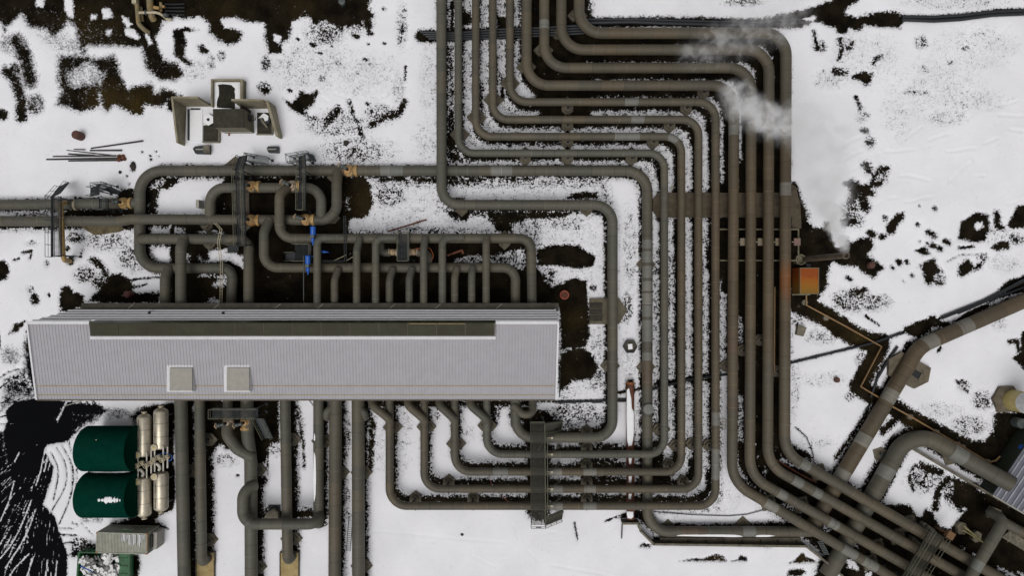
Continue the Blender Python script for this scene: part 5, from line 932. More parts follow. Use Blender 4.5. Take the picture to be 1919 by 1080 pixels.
# ------------------------------------------------------------------ container, skip
CONT = mat('container_grey', (0.33, 0.335, 0.28), 0.6, var=.12, scale=2, col2=(0.27, 0.275, 0.225), fac=.5, scale2=.8)
CORR = mat('container_rust', (0.30, 0.13, 0.035), 0.75, var=.3, scale=4)
A, B, C_, D_ = W(179.8, 998.7, 2.6), W(276, 1001.8, 2.6), W(276.7, 1039.5, 2.6), W(180, 1037.5, 2.6)
cc = (A + B + C_ + D_) / 4; ex = ((B - A) + (C_ - D_)).normalized(); ey = Vector((-ex.y, ex.x, 0)); CL, CW = (B - A).length, (A - D_).length; rz = math.atan2(ex.y, ex.x)
def cp(u, v, z): return cc + ex * (u * CL / 2) + ey * (v * CW / 2) + Vector((0, 0, z - 2.6))
t = thing('shipping_container', 'grey corrugated shipping container with snow on its roof', 'container', (cc.x, cc.y, 0))
mb = MB(); mb.box((cc.x, cc.y, 1.3), (CL - .14, CW - .14, 2.44), rz)
for i in range(30):
    u = -.94 + 1.88 * i / 29
    for v in (-1, 1): mb.box(cp(u, v * .955, 1.3), (.10, .07, 2.2), rz)
for i in range(13):
    v = -.86 + 1.72 * i / 12; mb.box(cp(1 - .022, v, 1.3), (.06, .08, 2.2), rz); mb.box(cp(-1 + .022, v, 1.3), (.06, .08, 2.2), rz)
mb.build('body', CONT, t, False)
mb = MB()
for i in range(34): mb.box(cp(-.94 + 1.88 * i / 33, 0, 2.55), (.085, CW - .24, .05), rz)
mb.build('roof_ribs', CONT, t, False)
mb = MB()
for v in (-1, 1):
    for z in (.08, 2.54): mb.box(cp(0, v * .965, z), (CL, .1, .13), rz)
for u in (-1, 1):
    for z in (.08, 2.54): mb.box(cp(u * .985, 0, z), (.1, CW, .13), rz)
    for v in (-1, 1): mb.box(cp(u * .98, v * .96, 1.3), (.13, .13, 2.6), rz)
mb.build('frame', CONT, t, False)
for u in (-1, 1):
    for v in (-1, 1): mb = MB(); mb.box(cp(u * .975, v * .95, 2.56), (.18, .17, .14), rz); mb.build('corner_casting', CORR, t, False)
mb = MB(); mb.box(cp(.99, 0.1, 2.6), (.07, CW * .8, .05), rz); mb.build('rusty_edge', CORR, t, False)
mb = MB(); mb.box(cp(1.13, .05, .95), (.5, CW * .82, 1.6), rz)
for k in range(5): mb.box(cp(1.13, -.68 + .36 * k, 1.77), (.42, .03, .03), rz)
mb.build('cooling_unit', TAN, t, False)
mb = MB(); mb.box(cp(1.05, .05, 1.05), (.18, CW * .6, 2.0), rz); mb.build('unit_bracket', GLASSD, t, False)
mb = MB(); 
for (u0, wd_, h) in ((.02, 1.25, .2), (-.02, .6, .12)): mb.box(cp(u0, .998, 1.75 + (0 if h > .15 else .2)), (wd_, .02, h), rz)
mb.build('emblem', mat('emblem_green', (.12, .42, .06), .6), t, False)
mb = MB()
for i in range(5): mb.box(cp(-.17 + i * .085, .998, 1.42), (.19, .02, .22), rz + 0)
mb.build('emblem', mat('emblem_white', (.6, .6, .58), .6), t, False)
for i, (u, v0, v1) in enumerate(((-.02, .10, .93), (.05, .25, .93), (.12, .12, .9), (.20, .35, .93), (.30, -.12, .9), (.37, -.25, .93), (.45, -.15, .95), (.52, .0, .9), (.62, -.15, .95), (.69, -.3, .9), (.76, .1, .9), (.83, .4, .9))):
    a_, b_ = cp(u - .026, v0 + random.uniform(-.1, .1), 2.53), cp(u + .026, v1, 2.53); m_ = MB(); p_ = [cp(u - .03, v0, 2.53), cp(u + .03, v0 + .07, 2.53), cp(u + .03, v1, 2.53), cp(u - .03, v1 - .06, 2.53)]
    m_.prism([(p.x, p.y) for p in p_], 2.53, 2.575); m_.build('snow_patch', SNOWM, t, False)
SKG = mat('skip_green', (0.008, 0.085, 0.022), 0.5, var=.3, scale=3, col2=(0.005, 0.05, 0.015), fac=.45, scale2=1.2)
sa, sb, sc_, sdn = W(146, 1036, 1.6), W(243, 1037, 1.6), W(243, 1092, 1.6), W(142, 1092, 1.6)
t = thing('rubbish_skip', 'open green skip at the bottom edge full of white scrap', 'skip', ((sa.x + sb.x) / 2, (sa.y + sdn.y) / 2, 0))
mb = MB(); pts = [sa, sb, sc_, sdn]; ctr = sum(pts, Vector()) / 4
for i in range(4):
    a_, b_ = pts[i], pts[(i + 1) % 4]; ai, bi = a_.lerp(ctr, .06), b_.lerp(ctr, .06); al, bl = a_.lerp(ctr, .12), b_.lerp(ctr, .12); lo = Vector((0, 0, -1.5))
    mb.add([a_, b_, bi, ai, al + lo, bl + lo, bi.lerp(ctr, .1) + lo, ai.lerp(ctr, .1) + lo], [(0, 1, 2, 3), (0, 4, 5, 1), (3, 2, 6, 7)])
mb.add([p.lerp(ctr, .12) + Vector((0, 0, -1.48)) for p in pts], [(3, 2, 1, 0)]); mb.build('skip_body', SKG, t, False)
mb = MB(); q = W(234, 1062, 1.5); mb.box((q.x - .15, q.y, 1.45), (1.1, 3.2, .12)); 
for k in range(3): mb.box((q.x - .15, q.y + .9 - k * .9, 1.54), (1.0, .1, .07))
mb.build('skip_end_shelf', SKG, t, False)
mb = MB()
for i in range(9): q = sa.lerp(sb, (i + .5) / 9); mb.box((q.x, q.y + .05, .85), (.1, .1, 1.3))
mb.build('rib', SKG, t, False)
SCR = mat('white_scrap', (0.70, 0.70, 0.69), 0.7, var=.1); SCRD = mat('grey_scrap', (0.16, 0.155, 0.15), 0.7, var=.4)
mb = MB(); rs = random.Random(11)
for i in range(120):
    x, y = rs.uniform(151, 223), rs.uniform(1043, 1088); c = W(x, y, 1.25 + rs.uniform(-.3, .35)); s_ = rs.uniform(.2, .9) if i < 90 else rs.uniform(.7, 1.3)
    n0 = len(mb.v); mb.box((0, 0, 0), (s_, s_ * rs.uniform(.3, .8), rs.uniform(.03, .12)), 0, 0 if rs.random() < .74 else 1)
    from mathutils import Euler
    e = Euler((rs.uniform(-.5, .5), rs.uniform(-.5, .5), rs.uniform(0, 6))).to_matrix()
    for k in range(n0, len(mb.v)): mb.v[k] = tuple(e @ Vector(mb.v[k]) + c)
tag(mb.build('scrap_heap', [SCR, SCRD], None, False), 'jumble of white scrap lying in the green skip', 'scrap', kind='stuff')
mb = MB(); a_ = W(151, 1062, 1.75); mb.bar(a_, W(172, 1072, 1.8), .07, 6); tag(mb.build('scrap_bar', BLUE, None), 'dark blue bar sticking out of the scrap in the skip', 'bar')

# ------------------------------------------------------------------ ochre pads, ladder
for (x0, x1, y0, lab) in ((368, 402, 1036, 'ochre square pad round the left sunk elbow'), (525, 560, 1036, 'ochre square pad round the right sunk elbow')):
    a_, b_ = W(x0, y0, .3), W(x1, 1110, .3); t = thing('ochre_pad', lab, 'pad', ((a_.x + b_.x) / 2, (a_.y + b_.y) / 2, 0), 'ochre pads at the bottom edge')
    mb = MB(); mb.box(((a_.x + b_.x) / 2, (a_.y + b_.y) / 2, .1), (b_.x - a_.x, a_.y - b_.y, .4)); mb.build('slab', PALLET, t, False)
    mb = MB()
    for xx in (a_.x, b_.x): mb.box((xx, (a_.y + b_.y) / 2, .2), (.07, a_.y - b_.y + .1, .5))
    mb.box(((a_.x + b_.x) / 2, a_.y, .2), (b_.x - a_.x - .1, .07, .5)); mb.build('kerb', CONC_D, t, False)
mb = MB(); a_, b_, dx = W(653.5, 968, .15), W(649, 1034, .15), Vector((.46, 0, 0))
mb.bar(a_, b_, .035); mb.bar(a_ + dx, b_ + dx, .035)
for i in range(17): q = a_.lerp(b_, (i + .5) / 17); mb.bar(q, q + dx, .022)
tag(mb.build('ladder', STEEL, None), 'metal ladder lying in the snow between two thick south pipes', 'ladder')
mb = MB(); q = W(511, 963, .5); mb.prism([(W(a, b).x, W(a, b).y) for a, b in ((495, 973), (505, 957), (516, 951), (524, 958), (526, 974))], -.1, .7); tag(mb.build('concrete_block', CONC, None, False), 'angular concrete block by the hook shaped crossover pipe', 'block')
mb = MB(); q = W(514, 953, .1); mb.box((q.x, q.y, .05), (1.4, .7, .12)); tag(mb.build('drain_cover', STEEL_D, None, False), 'dark square cover behind the angular concrete block', 'cover')
for x, y, lab in ((612, 779, 'stub branch under the eave left of the ladder side pipe'), (683, 780, 'stub branch under the eave right of the thick pipe')):
    mb = MB(); a_ = W(x, y, 1.8); mb.tube(fillet([W(x + (8 if x < 650 else -7), y - 14, 1.8), W(x, y - 6, 2.0), W(x, y + 3, 1.6), W(x, y + 4, .3)], .4), .42, 14); o = mb.build('pipe_stub', PIPE, None); o['brown'] = .15; tag(o, lab, 'pipe')
sn = [o for o, p, r in PO if 'snow along its left side' in o['label']][0]
snowy(sn, [(589, 812), (592, 816), (593, 826), (590, 827), (588, 826)], 2.05, .08); snowy(sn, [(588, 848), (592, 850), (595, 880), (595, 910), (592, 935), (588, 942), (587, 900)], 2.05, .12)
lp = [o for o, p, r in PO if 'retaining wall' in o['label']][0]
snowy(lp, [(1260, 1002), (1280, 1001), (1300, 1002), (1320, 1000.5), (1340, 1001), (1360, 1000), (1380, 1000.5), (1389, 1002), (1392, 1007), (1380, 1007.5), (1340, 1006.5), (1300, 1006), (1265, 1005)], 1.34, .14)
snowy(lp, [(1416, 1003), (1422, 1001), (1440, 1001.5), (1454, 1005), (1440, 1007), (1416, 1007)], 1.34, .12)

# ------------------------------------------------------------------ red trough, retaining wall
ax_, bx_ = W(1181, 718, .75), W(1181.5, 973, .75); mb = MB(); mb.tube([ax_, bx_], .46, 20); t = mb.build('rusty_pipe', mat('red_rust_pipe', (.11, .037, .02), .75, var=.25, scale=2.5, col2=(.075, .028, .016), fac=.45, scale2=1), None)
tag(t, 'short red rusty pipe lying under the looped pipes with snow on top', 'pipe')
mb = MB(); mb.lathe(ax_, (0, -1, 0), [(-.05, .49), (.12, .51)], 20); mb.build('end_ring', mat('rust_orange', (.26, .09, .02), .7), t)
for pts in ([(1174.5, 732), (1179, 727), (1183, 745), (1184, 764), (1188, 772), (1188, 815), (1184, 840), (1178, 838), (1175, 825), (1174, 780)], [(1178, 859), (1184, 858), (1183, 870), (1179, 871)], [(1178, 893), (1184, 892), (1183, 906), (1178, 905)], [(1178, 926), (1184, 925), (1182, 937), (1178, 936)], [(1174, 959), (1187, 959), (1187, 970), (1183, 973), (1176, 972)]): snowy(t, pts, 1.13, .12)
t0 = W(1380, 1020); t = thing('retaining_wall', 'grey panel retaining wall above the snowy slope at the bottom', 'wall', (t0.x, t0.y, 0))
WPX = [(1166, 984), (1166, 982), (1198, 982), (1200, 996), (1225, 1021), (1511, 1025), (1560, 1064), (1600, 1100)]
for i, (a_, b_) in enumerate(zip(WPX[1:], WPX[2:])):
    p, q = W(*a_, 1.3), W(*b_, 1.3); p.z = q.z = 0; d = q - p; mb = MB(); n = max(1, round(d.length / 1.5))
    for k in range(n): m_ = p.lerp(q, (k + .5) / n); mb.box((m_.x, m_.y, .6), (d.length / n - .03, .16, 1.4), math.atan2(d.y, d.x))
    pan = mb.build('panel', CONC_D, t, False)
    mb = MB(); m_ = p.lerp(q, .5); nn = Vector((-d.y, d.x, 0)).normalized() * .0; mb.box((m_.x, m_.y, 1.33), (d.length + .1, .24, .08), math.atan2(d.y, d.x)); mb.build('coping', CONC, t, False)
for i in range(8):
    x = 1258 + i * 34; p, q = W(x, 1022, 1.2), W(x - 8 + (i % 3) * 2, 1009, .3); mb = MB(); mb.bar(p, q, .07, 6); mb.build('brace', STEEL_D, t)
mb = MB(); p, q = W(1236, 1013, .45), W(1500, 1014, .45); mb.box((p + q) / 2, (q.x - p.x, .7, .3)); mb.build('gutter_channel', CONC_D, t, False)
mb = MB(); a_, b_ = W(1166, 984, .5), W(1165, 1010, .3); mb.bar(a_, b_, .08, 6); tag(mb.build('edge_board', WOOD, None), 'dark board running down beside the retaining wall end', 'board')
t0 = W(1540, 1030); mb = MB(); a_, b_ = W(1533, 1018, .8), W(1545, 1041, .8)
for k in (0, .5): mb.bar(a_ + Vector((k, .1, 0)), b_ + Vector((k, .1, 0)), .03)
for i in range(8): q = a_.lerp(b_, i / 7); mb.box((q.x + .25, q.y + .1, q.z), (.62, .11, .05))
tag(mb.build('step_ladder', STEEL, None, False), 'small grating steps beside the lowest diagonal pipe', 'steps')
for pts, w_, lab in (([(1040, 754), (1100, 753), (1157, 750), (1178, 749)], .12, 'black cable from the building corner to the red rusty pipe'), ([(1224, 960), (1300, 966), (1365, 968), (1400, 965), (1437, 955)], .045, 'thin dark cable in the snow above the snow topped pipe'), ([(1093, 43), (1180, 41), (1260, 44), (1340, 46), (1430, 46), (1508, 40)], .22, 'thick black cable running along the top pipe'), ([(1093, 36), (1180, 36), (1260, 38), (1340, 40), (1430, 41), (1500, 36)], .14, 'black cable just above the thick one at the top'),
                    ([(1690, 36), (1750, 39), (1800, 36), (1860, 28), (1960, 24)], .2, 'black cable bending along the top right edge, lower one'), ([(1690, 31), (1750, 32), (1800, 29), (1860, 22), (1960, 18)], .2, 'black cable bending along the top right edge, upper one'),
                    ([(1478, 682), (1540, 666), (1600, 652), (1640, 642), (1690, 624)], .13, 'black cable crossing the trench from the thick pipes'), ([(1765, 596), (1845, 564), (1930, 520)], .2, 'black cable above the wide banded pipe'), ([(1795, 588), (1860, 560), (1930, 535)], .12, 'thinner black cable hugging the wide banded pipe'),
                    ([(1682, 650), (1662, 680), (1644, 710), (1632, 745)], .14, 'curved black cable across the trench bend'), ([(1490, 801), (1510, 818), (1520, 838), (1525, 858)], .045, 'thin curved cable in the snow beside the last bend'), ([(1213, 733), (1290, 712), (1365, 702)], .14, 'black cable passing under the thin vertical pipes'), ([(553, 738), (575, 746), (588, 762)], .035, 'thin curved wire by the snow sided pipe')):
    mb = MB(); mb.tube([W(x, y, .1 + w_) for x, y in pts], w_, 8); tag(mb.build('cable', RUBBER, None), lab, 'cable')
for i, dy in enumerate((-8, -3, 2, 7)):
    mb = MB(); mb.tube([W(788 + i * 5, 66 + dy * .8, .3), W(850, 68 + dy * .8, .3), W(930, 63 + dy, .3), W(1010, 60 + dy, .3), W(1095, 55 + dy, .3)], .16, 8)
    tag(mb.build('cable', RUBBER, None), ('topmost', 'second', 'third', 'lowest')[i] + ' of four black cables crossing under the nine pipes', 'cable', 'black cables under the nine pipes')

# ------------------------------------------------------------------ concrete wellhead house, upper left
OZ = lambda x, y: (310 + x / 6.75, 140 + y / 6.75)
t0 = W(425, 225); t = thing('wellhead_house', 'tan concrete wellhead building with wing walls in the upper left snow', 'building', (t0.x, t0.y, 0))
def wall(p, q, h0, h1, th, name, m=CONC_L, base=-.2):
    """wall whose inner foot runs p-q (ground metres), heights at both ends"""
    mb = MB(); d = (q - p).normalized(); s = Vector((-d.y, d.x, 0)) * th
    mb.add([(p.x, p.y, base), (q.x, q.y, base), (q.x + s.x, q.y + s.y, base), (p.x + s.x, p.y + s.y, base), (p.x, p.y, h0), (q.x, q.y, h1), (q.x + s.x, q.y + s.y, h1), (p.x + s.x, p.y + s.y, h0)], [(3, 2, 1, 0), (4, 5, 6, 7), (0, 1, 5, 4), (1, 2, 6, 5), (2, 3, 7, 6), (3, 0, 4, 7)])
    return mb.build(name, m, t, False)
a_, b_, c_ = W(*OZ(590, 405)), W(*OZ(270, 405)), W(*OZ(250, 900))
wall(a_, b_, 3.6, 3.6, -.22, 'wing_wall'); wall(b_ + Vector((0, .22, 0)), c_, 3.3, 1.7, -.22, 'wing_wall')
d_, e_, f_ = W(*OZ(985, 430)), W(*OZ(1365, 430)), W(*OZ(1455, 815)); wall(d_, e_, 3.4, 3.3, .22, 'wing_wall'); wall(e_ + Vector((0.0, .22, 0)), f_, 2.6, 1.6, .3, 'wing_wall')
def quadprism(px, z0, z1, zp, name, m, par=None):
    w = [W(*OZ(*q), zp) for q in px]; mb = MB(); mb.prism([(p.x, p.y) for p in w], z0, z1); return mb.build(name, m, par or t, False)
HOUSEB = mat('house_dark_roof', (0.028, 0.024, 0.016), 0.8, var=.3, scale=2, bump=.3, col2=(0.05, 0.042, 0.028), fac=.38, scale2=1.6)
FACE = mat('house_face', (0.17, 0.155, 0.11), 0.8, var=.2, scale=2)
quadprism([(602, 432), (985, 432), (990, 662), (606, 662)], -.2, 3.0, 3.2, 'body', FACE)
quadprism([(600, 430), (987, 430), (992, 664), (604, 664)], 3.0, 3.2, 3.2, 'roof', HOUSEB)
mb = MB(); p = W(*OZ(1080, 430)); q = W(*OZ(1098, 735)); mb.box((p.lerp(q, .5).x - .12, p.lerp(q, .5).y, 1.5), (.12, (p - q).length - .4, 2.9)); mb.build('side_panel', HOUSEB, t, False)
mb = MB(); p = W(*OZ(1055, 545), 1.5); mb.box(p, (.35, .7, .9)); mb.build('wall_box', GLASSD, t, False)
mb = MB(); p = W(*OZ(1098, 575), 1.5); mb.tube([p, p + Vector((.35, 0, .1)), p + Vector((.5, .35, .1))], .05, 6); mb.build('bracket_pipe', STEEL_D, t)
mb = MB(); a_, b_ = W(*OZ(650, 700), 2.2), W(*OZ(1060, 700), 2.2); mb.box(((a_.x + b_.x) / 2, a_.y - .05, 1.3), (b_.x - a_.x, .07, .12)); mb.build('ledge', TAN, t, False)
mb = MB(); p = W(*OZ(930, 690), 2.0); mb.box((p.x, p.y + .1, 1.9), (.9, .06, .35)); mb.build('rust_stain_plate', RUST, t, False)
pr = [(585, 60), (985, 60), (985, 428), (585, 428)]
w = [W(*OZ(*q), .9) for q in pr]; mb = MB()
mb.prism([(p.x, p.y) for p in w], -.2, .5); mb.build('annex', CONC, t, False)
mb = MB(); x0, y1, x1, y0 = w[0].x, w[0].y, w[2].x, w[2].y
for c, s_ in ((((x0 + x1) / 2, y1 - .1), (x1 - x0, .2)), ((x0 + .1, (y0 + y1) / 2), (.2, y1 - y0 - .4)), ((x1 - .12, (y0 + y1) / 2), (.24, y1 - y0 - .4))): mb.box((c[0], c[1], .75), (s_[0], s_[1], .75))
mb.build('parapet', CONC_L, t, False)
sm = snowy(t, [OZ(*q) for q in ((605, 85), (945, 85), (945, 430), (605, 430))], .52, .12)
mossm = mat('moss_soil', (0.016, 0.014, 0.008), 0.95, var=.5, scale=4, bump=.8, col2=(0.05, 0.042, 0.016), fac=.35, scale2=3)
rs = random.Random(5); mb = MB(); out = [OZ(x + rs.uniform(-9, 9), y + rs.uniform(-9, 9)) for x, y in ((660, 120), (720, 108), (790, 115), (840, 130), (870, 170), (865, 220), (880, 270), (875, 330), (885, 380), (880, 425), (800, 425), (720, 425), (650, 420), (655, 370), (660, 320), (665, 260), (680, 210), (672, 160))]
mb.prism([(W(a, b, .7).x, W(a, b, .7).y) for a, b in out], .55, .68); mb.build('soil_bed', mossm, t, False)
slb = quadprism([(312, 445), (472, 440), (472, 840), (310, 840)], -.1, .16, .1, 'snow_slab', SNOWM)
mb = MB(); p, q = W(*OZ(298, 440), .1), W(*OZ(296, 830), .1); mb.box(((p + q) / 2)[:2] + (.12,), (.18, (p - q).length, .3)); p, q = W(*OZ(325, 438), .1), W(*OZ(440, 436), .1); mb.box(((p + q) / 2)[:2] + (.12,), ((p - q).length, .16, .3)); mb.build('drain_slot', STEEL_D, t, False)
for px, lab in (([(480, 405), (692, 690), (692, 858), (480, 858)], 'pit_cover'), ([(1160, 470), (1362, 470), (1362, 760), (1160, 760)], 'pit_cover')):
    x0, y0_, x1, y1_ = (480, 640, 690, 856) if px[0][0] == 480 else (1160, 480, 1362, 758)
    quadprism([(x0, y0_), (x1, y0_), (x1, y1_), (x0, y1_)], -.1, .12, .1, lab, HOUSEB)
    mb = MB(); A_, B_ = W(*OZ(x0, y0_), .1), W(*OZ(x1, y1_), .1)
    for c, s_ in ((((A_.x + B_.x) / 2, B_.y), (B_.x - A_.x, .12)), ((B_.x, (A_.y + B_.y) / 2), (.12, A_.y - B_.y - .13))): mb.box((c[0], c[1], .18), (s_[0], s_[1], .42))
    mb.build('kerb', FACE, t, False)
for x, y, lab in ((540, 566, 'snow covered hexagonal cap left of the wellhead roof'), (1245, 560, 'hexagonal cap with a curl of snow right of the wellhead roof')):
    p = W(*OZ(x, y), .6); o = MB(); hx = [(p.x + .72 * math.cos(R(30 + 60 * k)), p.y + .72 * math.sin(R(30 + 60 * k))) for k in range(6)]; o.prism(hx, 0, .45); h = tag(o.build('hexagonal_slab', STEEL_D, None, False), lab, 'well cap', 'well caps')
    if x < 1000: s2 = MB(); s2.prism([(p.x + (a - p.x) * .96, p.y + (b - p.y) * .96) for a, b in hx], .45, .56); s2.build('snow_patch', SNOWM, h, False); s2 = MB(); s2.cyl((p.x, p.y, .5), (p.x, p.y, .75), .2, .12, 10); s2.build('spindle', STEEL_D, h)
    else:
        s2 = MB(); s2.prism([(p.x - .7, p.y + .1), (p.x - .05, p.y + .72), (p.x + .5, p.y + .4), (p.x + .45, p.y - .1), (p.x + .1, p.y - .25), (p.x - .1, p.y + .2)], .45, .53); s2.build('snow_patch', SNOWM, h, False); s2 = MB(); s2.tube([(p.x - .3, p.y, .6), (p.x - .1, p.y - .3, .65), (p.x + .3, p.y - .9, .3)], .13, 8); s2.build('bent_pipe', FACE, h)
for px, lab in (([(345, 935), (370, 905), (550, 885), (552, 1000), (375, 995)], 'dark chamfered steel chest below the left wing wall'), ([(1280, 940), (1295, 905), (1425, 905), (1425, 985), (1300, 980)], 'dark steel chest below the right wing wall')):
    w = [W(*OZ(*q), .6) for q in px]; mb = MB(); mb.prism([(p.x, p.y) for p in w], -.1, .6); c = sum(w, Vector()) / 5; o = tag(mb.build('steel_chest', STEEL_D, None, False), lab, 'chest', 'dark chests by the wellhead')
    mb = MB(); mb.box((c.x, c.y, .62), (1.0, .12, .06)); mb.build('lid_bar', TAN, o, False)
    if px[0][0] < 1000: mb = MB(); q = W(*OZ(520, 940), .65); mb.box((q.x, q.y, .66), (.75, .9, .06)); mb.build('lid', CONC, o, False)
mb = MB(); p, q = W(*OZ(803, 735), .2), W(*OZ(803, 772), .2); mb.bar(p, q, .08, 6); tag(mb.build('marker_stick', REDP, None), 'small red stick before the wellhead house', 'stick')

# ------------------------------------------------------------------ timbers, caps, stones
ZP = lambda x, y: (70 + x / 8.343, 230 + y / 8.343)
for i, (p, q, r, lab) in enumerate((((835, 398), (1655, 287), .09, 'straight dark pole lying apart at a slant on the snow'), ((820, 432), (1325, 435), .09, 'short level dark pole just below the slanting one'), ((568, 413), (750, 424), .06, 'shortest thin stick above the bundle of poles'), ((455, 428), (1160, 512), .05, 'thin slanting stick at the top of the pole bundle'), ((480, 486), (900, 518), .09, 'thick short pole on the left of the bundle'), ((240, 525), (1240, 520), .08, 'long pole, upper one of the bundle'), ((140, 572), (1260, 560), .1, 'longest dark pole in the middle of the bundle'), ((480, 596), (1340, 590), .08, 'lowest pole of the bundle'))):
    a_, b_ = W(*ZP(*p), .1), W(*ZP(*q), .1); mb = MB(); mb.cyl((a_.x, a_.y, .04), (b_.x, b_.y, .22), r, r * 1.15, 8); tag(mb.build('pole', WOOD, None), lab, 'pole', 'poles lying in the snow')
mb = MB(); q = W(*ZP(1305, 560), .2)
for k in range(5): mb.lathe(q + Vector((rs.uniform(-.4, .5), rs.uniform(-.2, .3), -.2)), (0, 0, 1), [(0, .2), (.25, .22), (.4, .1)], 8)
tag(mb.build('rusty_clamp', RUST, None), 'rusty clump of fittings at the right end of the pole bundle', 'fitting')
def cap(x, y, r, h, m, lab, name='marker_post', grp=None, lidm=None):
    p = W(x, y, h); t = thing(name, lab, 'post', (p.x, p.y, 0), grp); mb = MB(); mb.lathe((p.x, p.y, -.1), (0, 0, 1), [(0, r), (h + .02, r), (h + .1, r * .9), (h + .1, r * .3)], 18); mb.build('drum', m, t)
    mb = MB(); mb.lathe((p.x, p.y, h - .02), (0, 0, 1), [(0, r * .75), (.08, r * .7), (.1, r * .1)], 14); mb.build('lid', lidm or m, t); return t
RCAP = mat('red_drum', (.30, .06, .03), .55, var=.25, scale=4)
cap(1058, 553, .55, .8, RCAP, 'bright red brown drum in the dark soil east of the risers', lidm=RUST)
cap(237, 552, .42, .9, mat('dull_red', (.085, .028, .022), .7), 'dull red drum in the dark soil west of the risers')
cap(141, 252, .5, 1.1, MAROON, 'maroon drum standing in the upper left snow')
cap(1635, 497, .4, .5, MAROON, 'dark maroon cap in the melted patch right of the vent')
cap(1570, 713, .32, .4, MAROON, 'small maroon cap in the snow left of the trench')
cap(1260, 351, .12, .5, CREAMY, 'tiny white post between two thin pipes above the concrete slab')
def stone(x, y, s, lab):
    mb = MB(); p = W(x, y, .1); n = 9; rings = []
    for k, (zz, rr) in enumerate(((-.1, 1), (.25, 1.02), (.55, .75), (.7, .25))):
        rings += [(p.x + math.cos(2 * math.pi * i / n) * s * rr * rs.uniform(.75, 1.15), p.y + math.sin(2 * math.pi * i / n) * s * rr * rs.uniform(.75, 1.15), s * zz) for i in range(n)]
    fs = [(k * n + i, k * n + (i + 1) % n, (k + 1) * n + (i + 1) % n, (k + 1) * n + i) for k in range(3) for i in range(n)] + [tuple(range(3 * n, 4 * n))]
    mb.add(rings, fs); tag(mb.build('rock', ROCK, None), lab, 'rock')
stone(249, 312, .38, 'oval dark rock above the looped corner pipe'); stone(225, 322.5, .24, 'small brown stone left of the oval rock'); stone(648, 268, .36, 'dark rock in the snow above the right railed landing'); stone(866, 1003, .2, 'tiny dark rock on the wide lower snowfield'); stone(1430, 548, .18, 'pale stone between the thick vertical pipes'); stone(1497, 574, .2, 'small stone below the orange box')
mb = MB(); mb.prism([(W(a, b).x, W(a, b).y) for a, b in ((640, 268), (652, 264), (653, 271), (643, 273))], 0, .3); 
a_, b_ = W(727, 434, .2), W(799, 412, .2); mb = MB(); mb.box((a_ + b_) / 2, ((b_ - a_).length, .16, .14), math.atan2((b_ - a_).y, (b_ - a_).x)); tag(mb.build('steel_beam', RUST, None, False), 'dark rusty beam slanting on the snow above the risers', 'beam')
a_, b_ = W(1077, 982, .2), W(1082, 1010, .2); mb = MB(); mb.bar(a_, b_, .06, 6); mb.box(a_, (.25, .15, .15)); tag(mb.build('stake', WOOD, None), 'thin stake in the snow south of the footbridge', 'stake')
# thin cable tray and ladder strip in the yard
mb = MB(); pts = [W(378, 392, 1.6), W(412, 430, 3.4), W(407, 455, 3.4), W(413, 492, 1.6), W(412, 570, 2.0)]; dx = Vector((.25, 0, 0))
for a_, b_ in zip(pts, pts[1:]):
    mb.bar(a_, b_, .035); mb.bar(a_ + dx, b_ + dx, .035)
    n = int((b_ - a_).length / .35)
    for k in range(n): q = a_.lerp(b_, k / n); mb.bar(q, q + dx, .02)
tag(mb.build('cable_ladder', CREAMY, None), 'thin pale cable ladder zigzagging over the left yard pipes', 'cable tray')
mb = MB(); mb.box(W(375, 383, .8), (.35, .9, 1.4)); tag(mb.build('control_box', TAN, None, False), 'small tan box at the top of the thin cable ladder', 'box')
mb = MB(); pts = [W(644, 405, 3.9), W(645.5, 490, 3.9)]; dx = Vector((.22, 0, 0)); mb.bar(pts[0], pts[1], .04); mb.bar(pts[0] + dx, pts[1] + dx, .04)
for k in range(18): q = pts[0].lerp(pts[1], k / 17); mb.bar(q, q + dx, .022)
p, q = W(600, 490.5, 3.9), W(645, 490.5, 3.9); mb.bar(p, q, .04); mb.bar(p + Vector((0, .12, 0)), q + Vector((0, .12, 0)), .03); tag(mb.build('cable_tray', STEEL_D, None), 'thin dark cable tray turning a corner among the risers', 'cable tray')
mb = MB(); mb.bar(W(625, 489, 3.4), W(649, 478, 3.4), .035); mb.bar(W(649, 489, 3.2), W(662, 481, 3.2), .035); tag(mb.build('instrument_tube', CREAMY, None), 'thin crossed tubes beside the cable tray corner', 'tube')
mb = MB(); mb.tube(fillet([W(569, 480, 3.6), W(569, 566, 3.6), W(575, 574, 3.6)], .4), .05, 6); tag(mb.build('thin_tube', STEEL, None), 'thin grey tube running down from the lower blue actuator', 'tube')
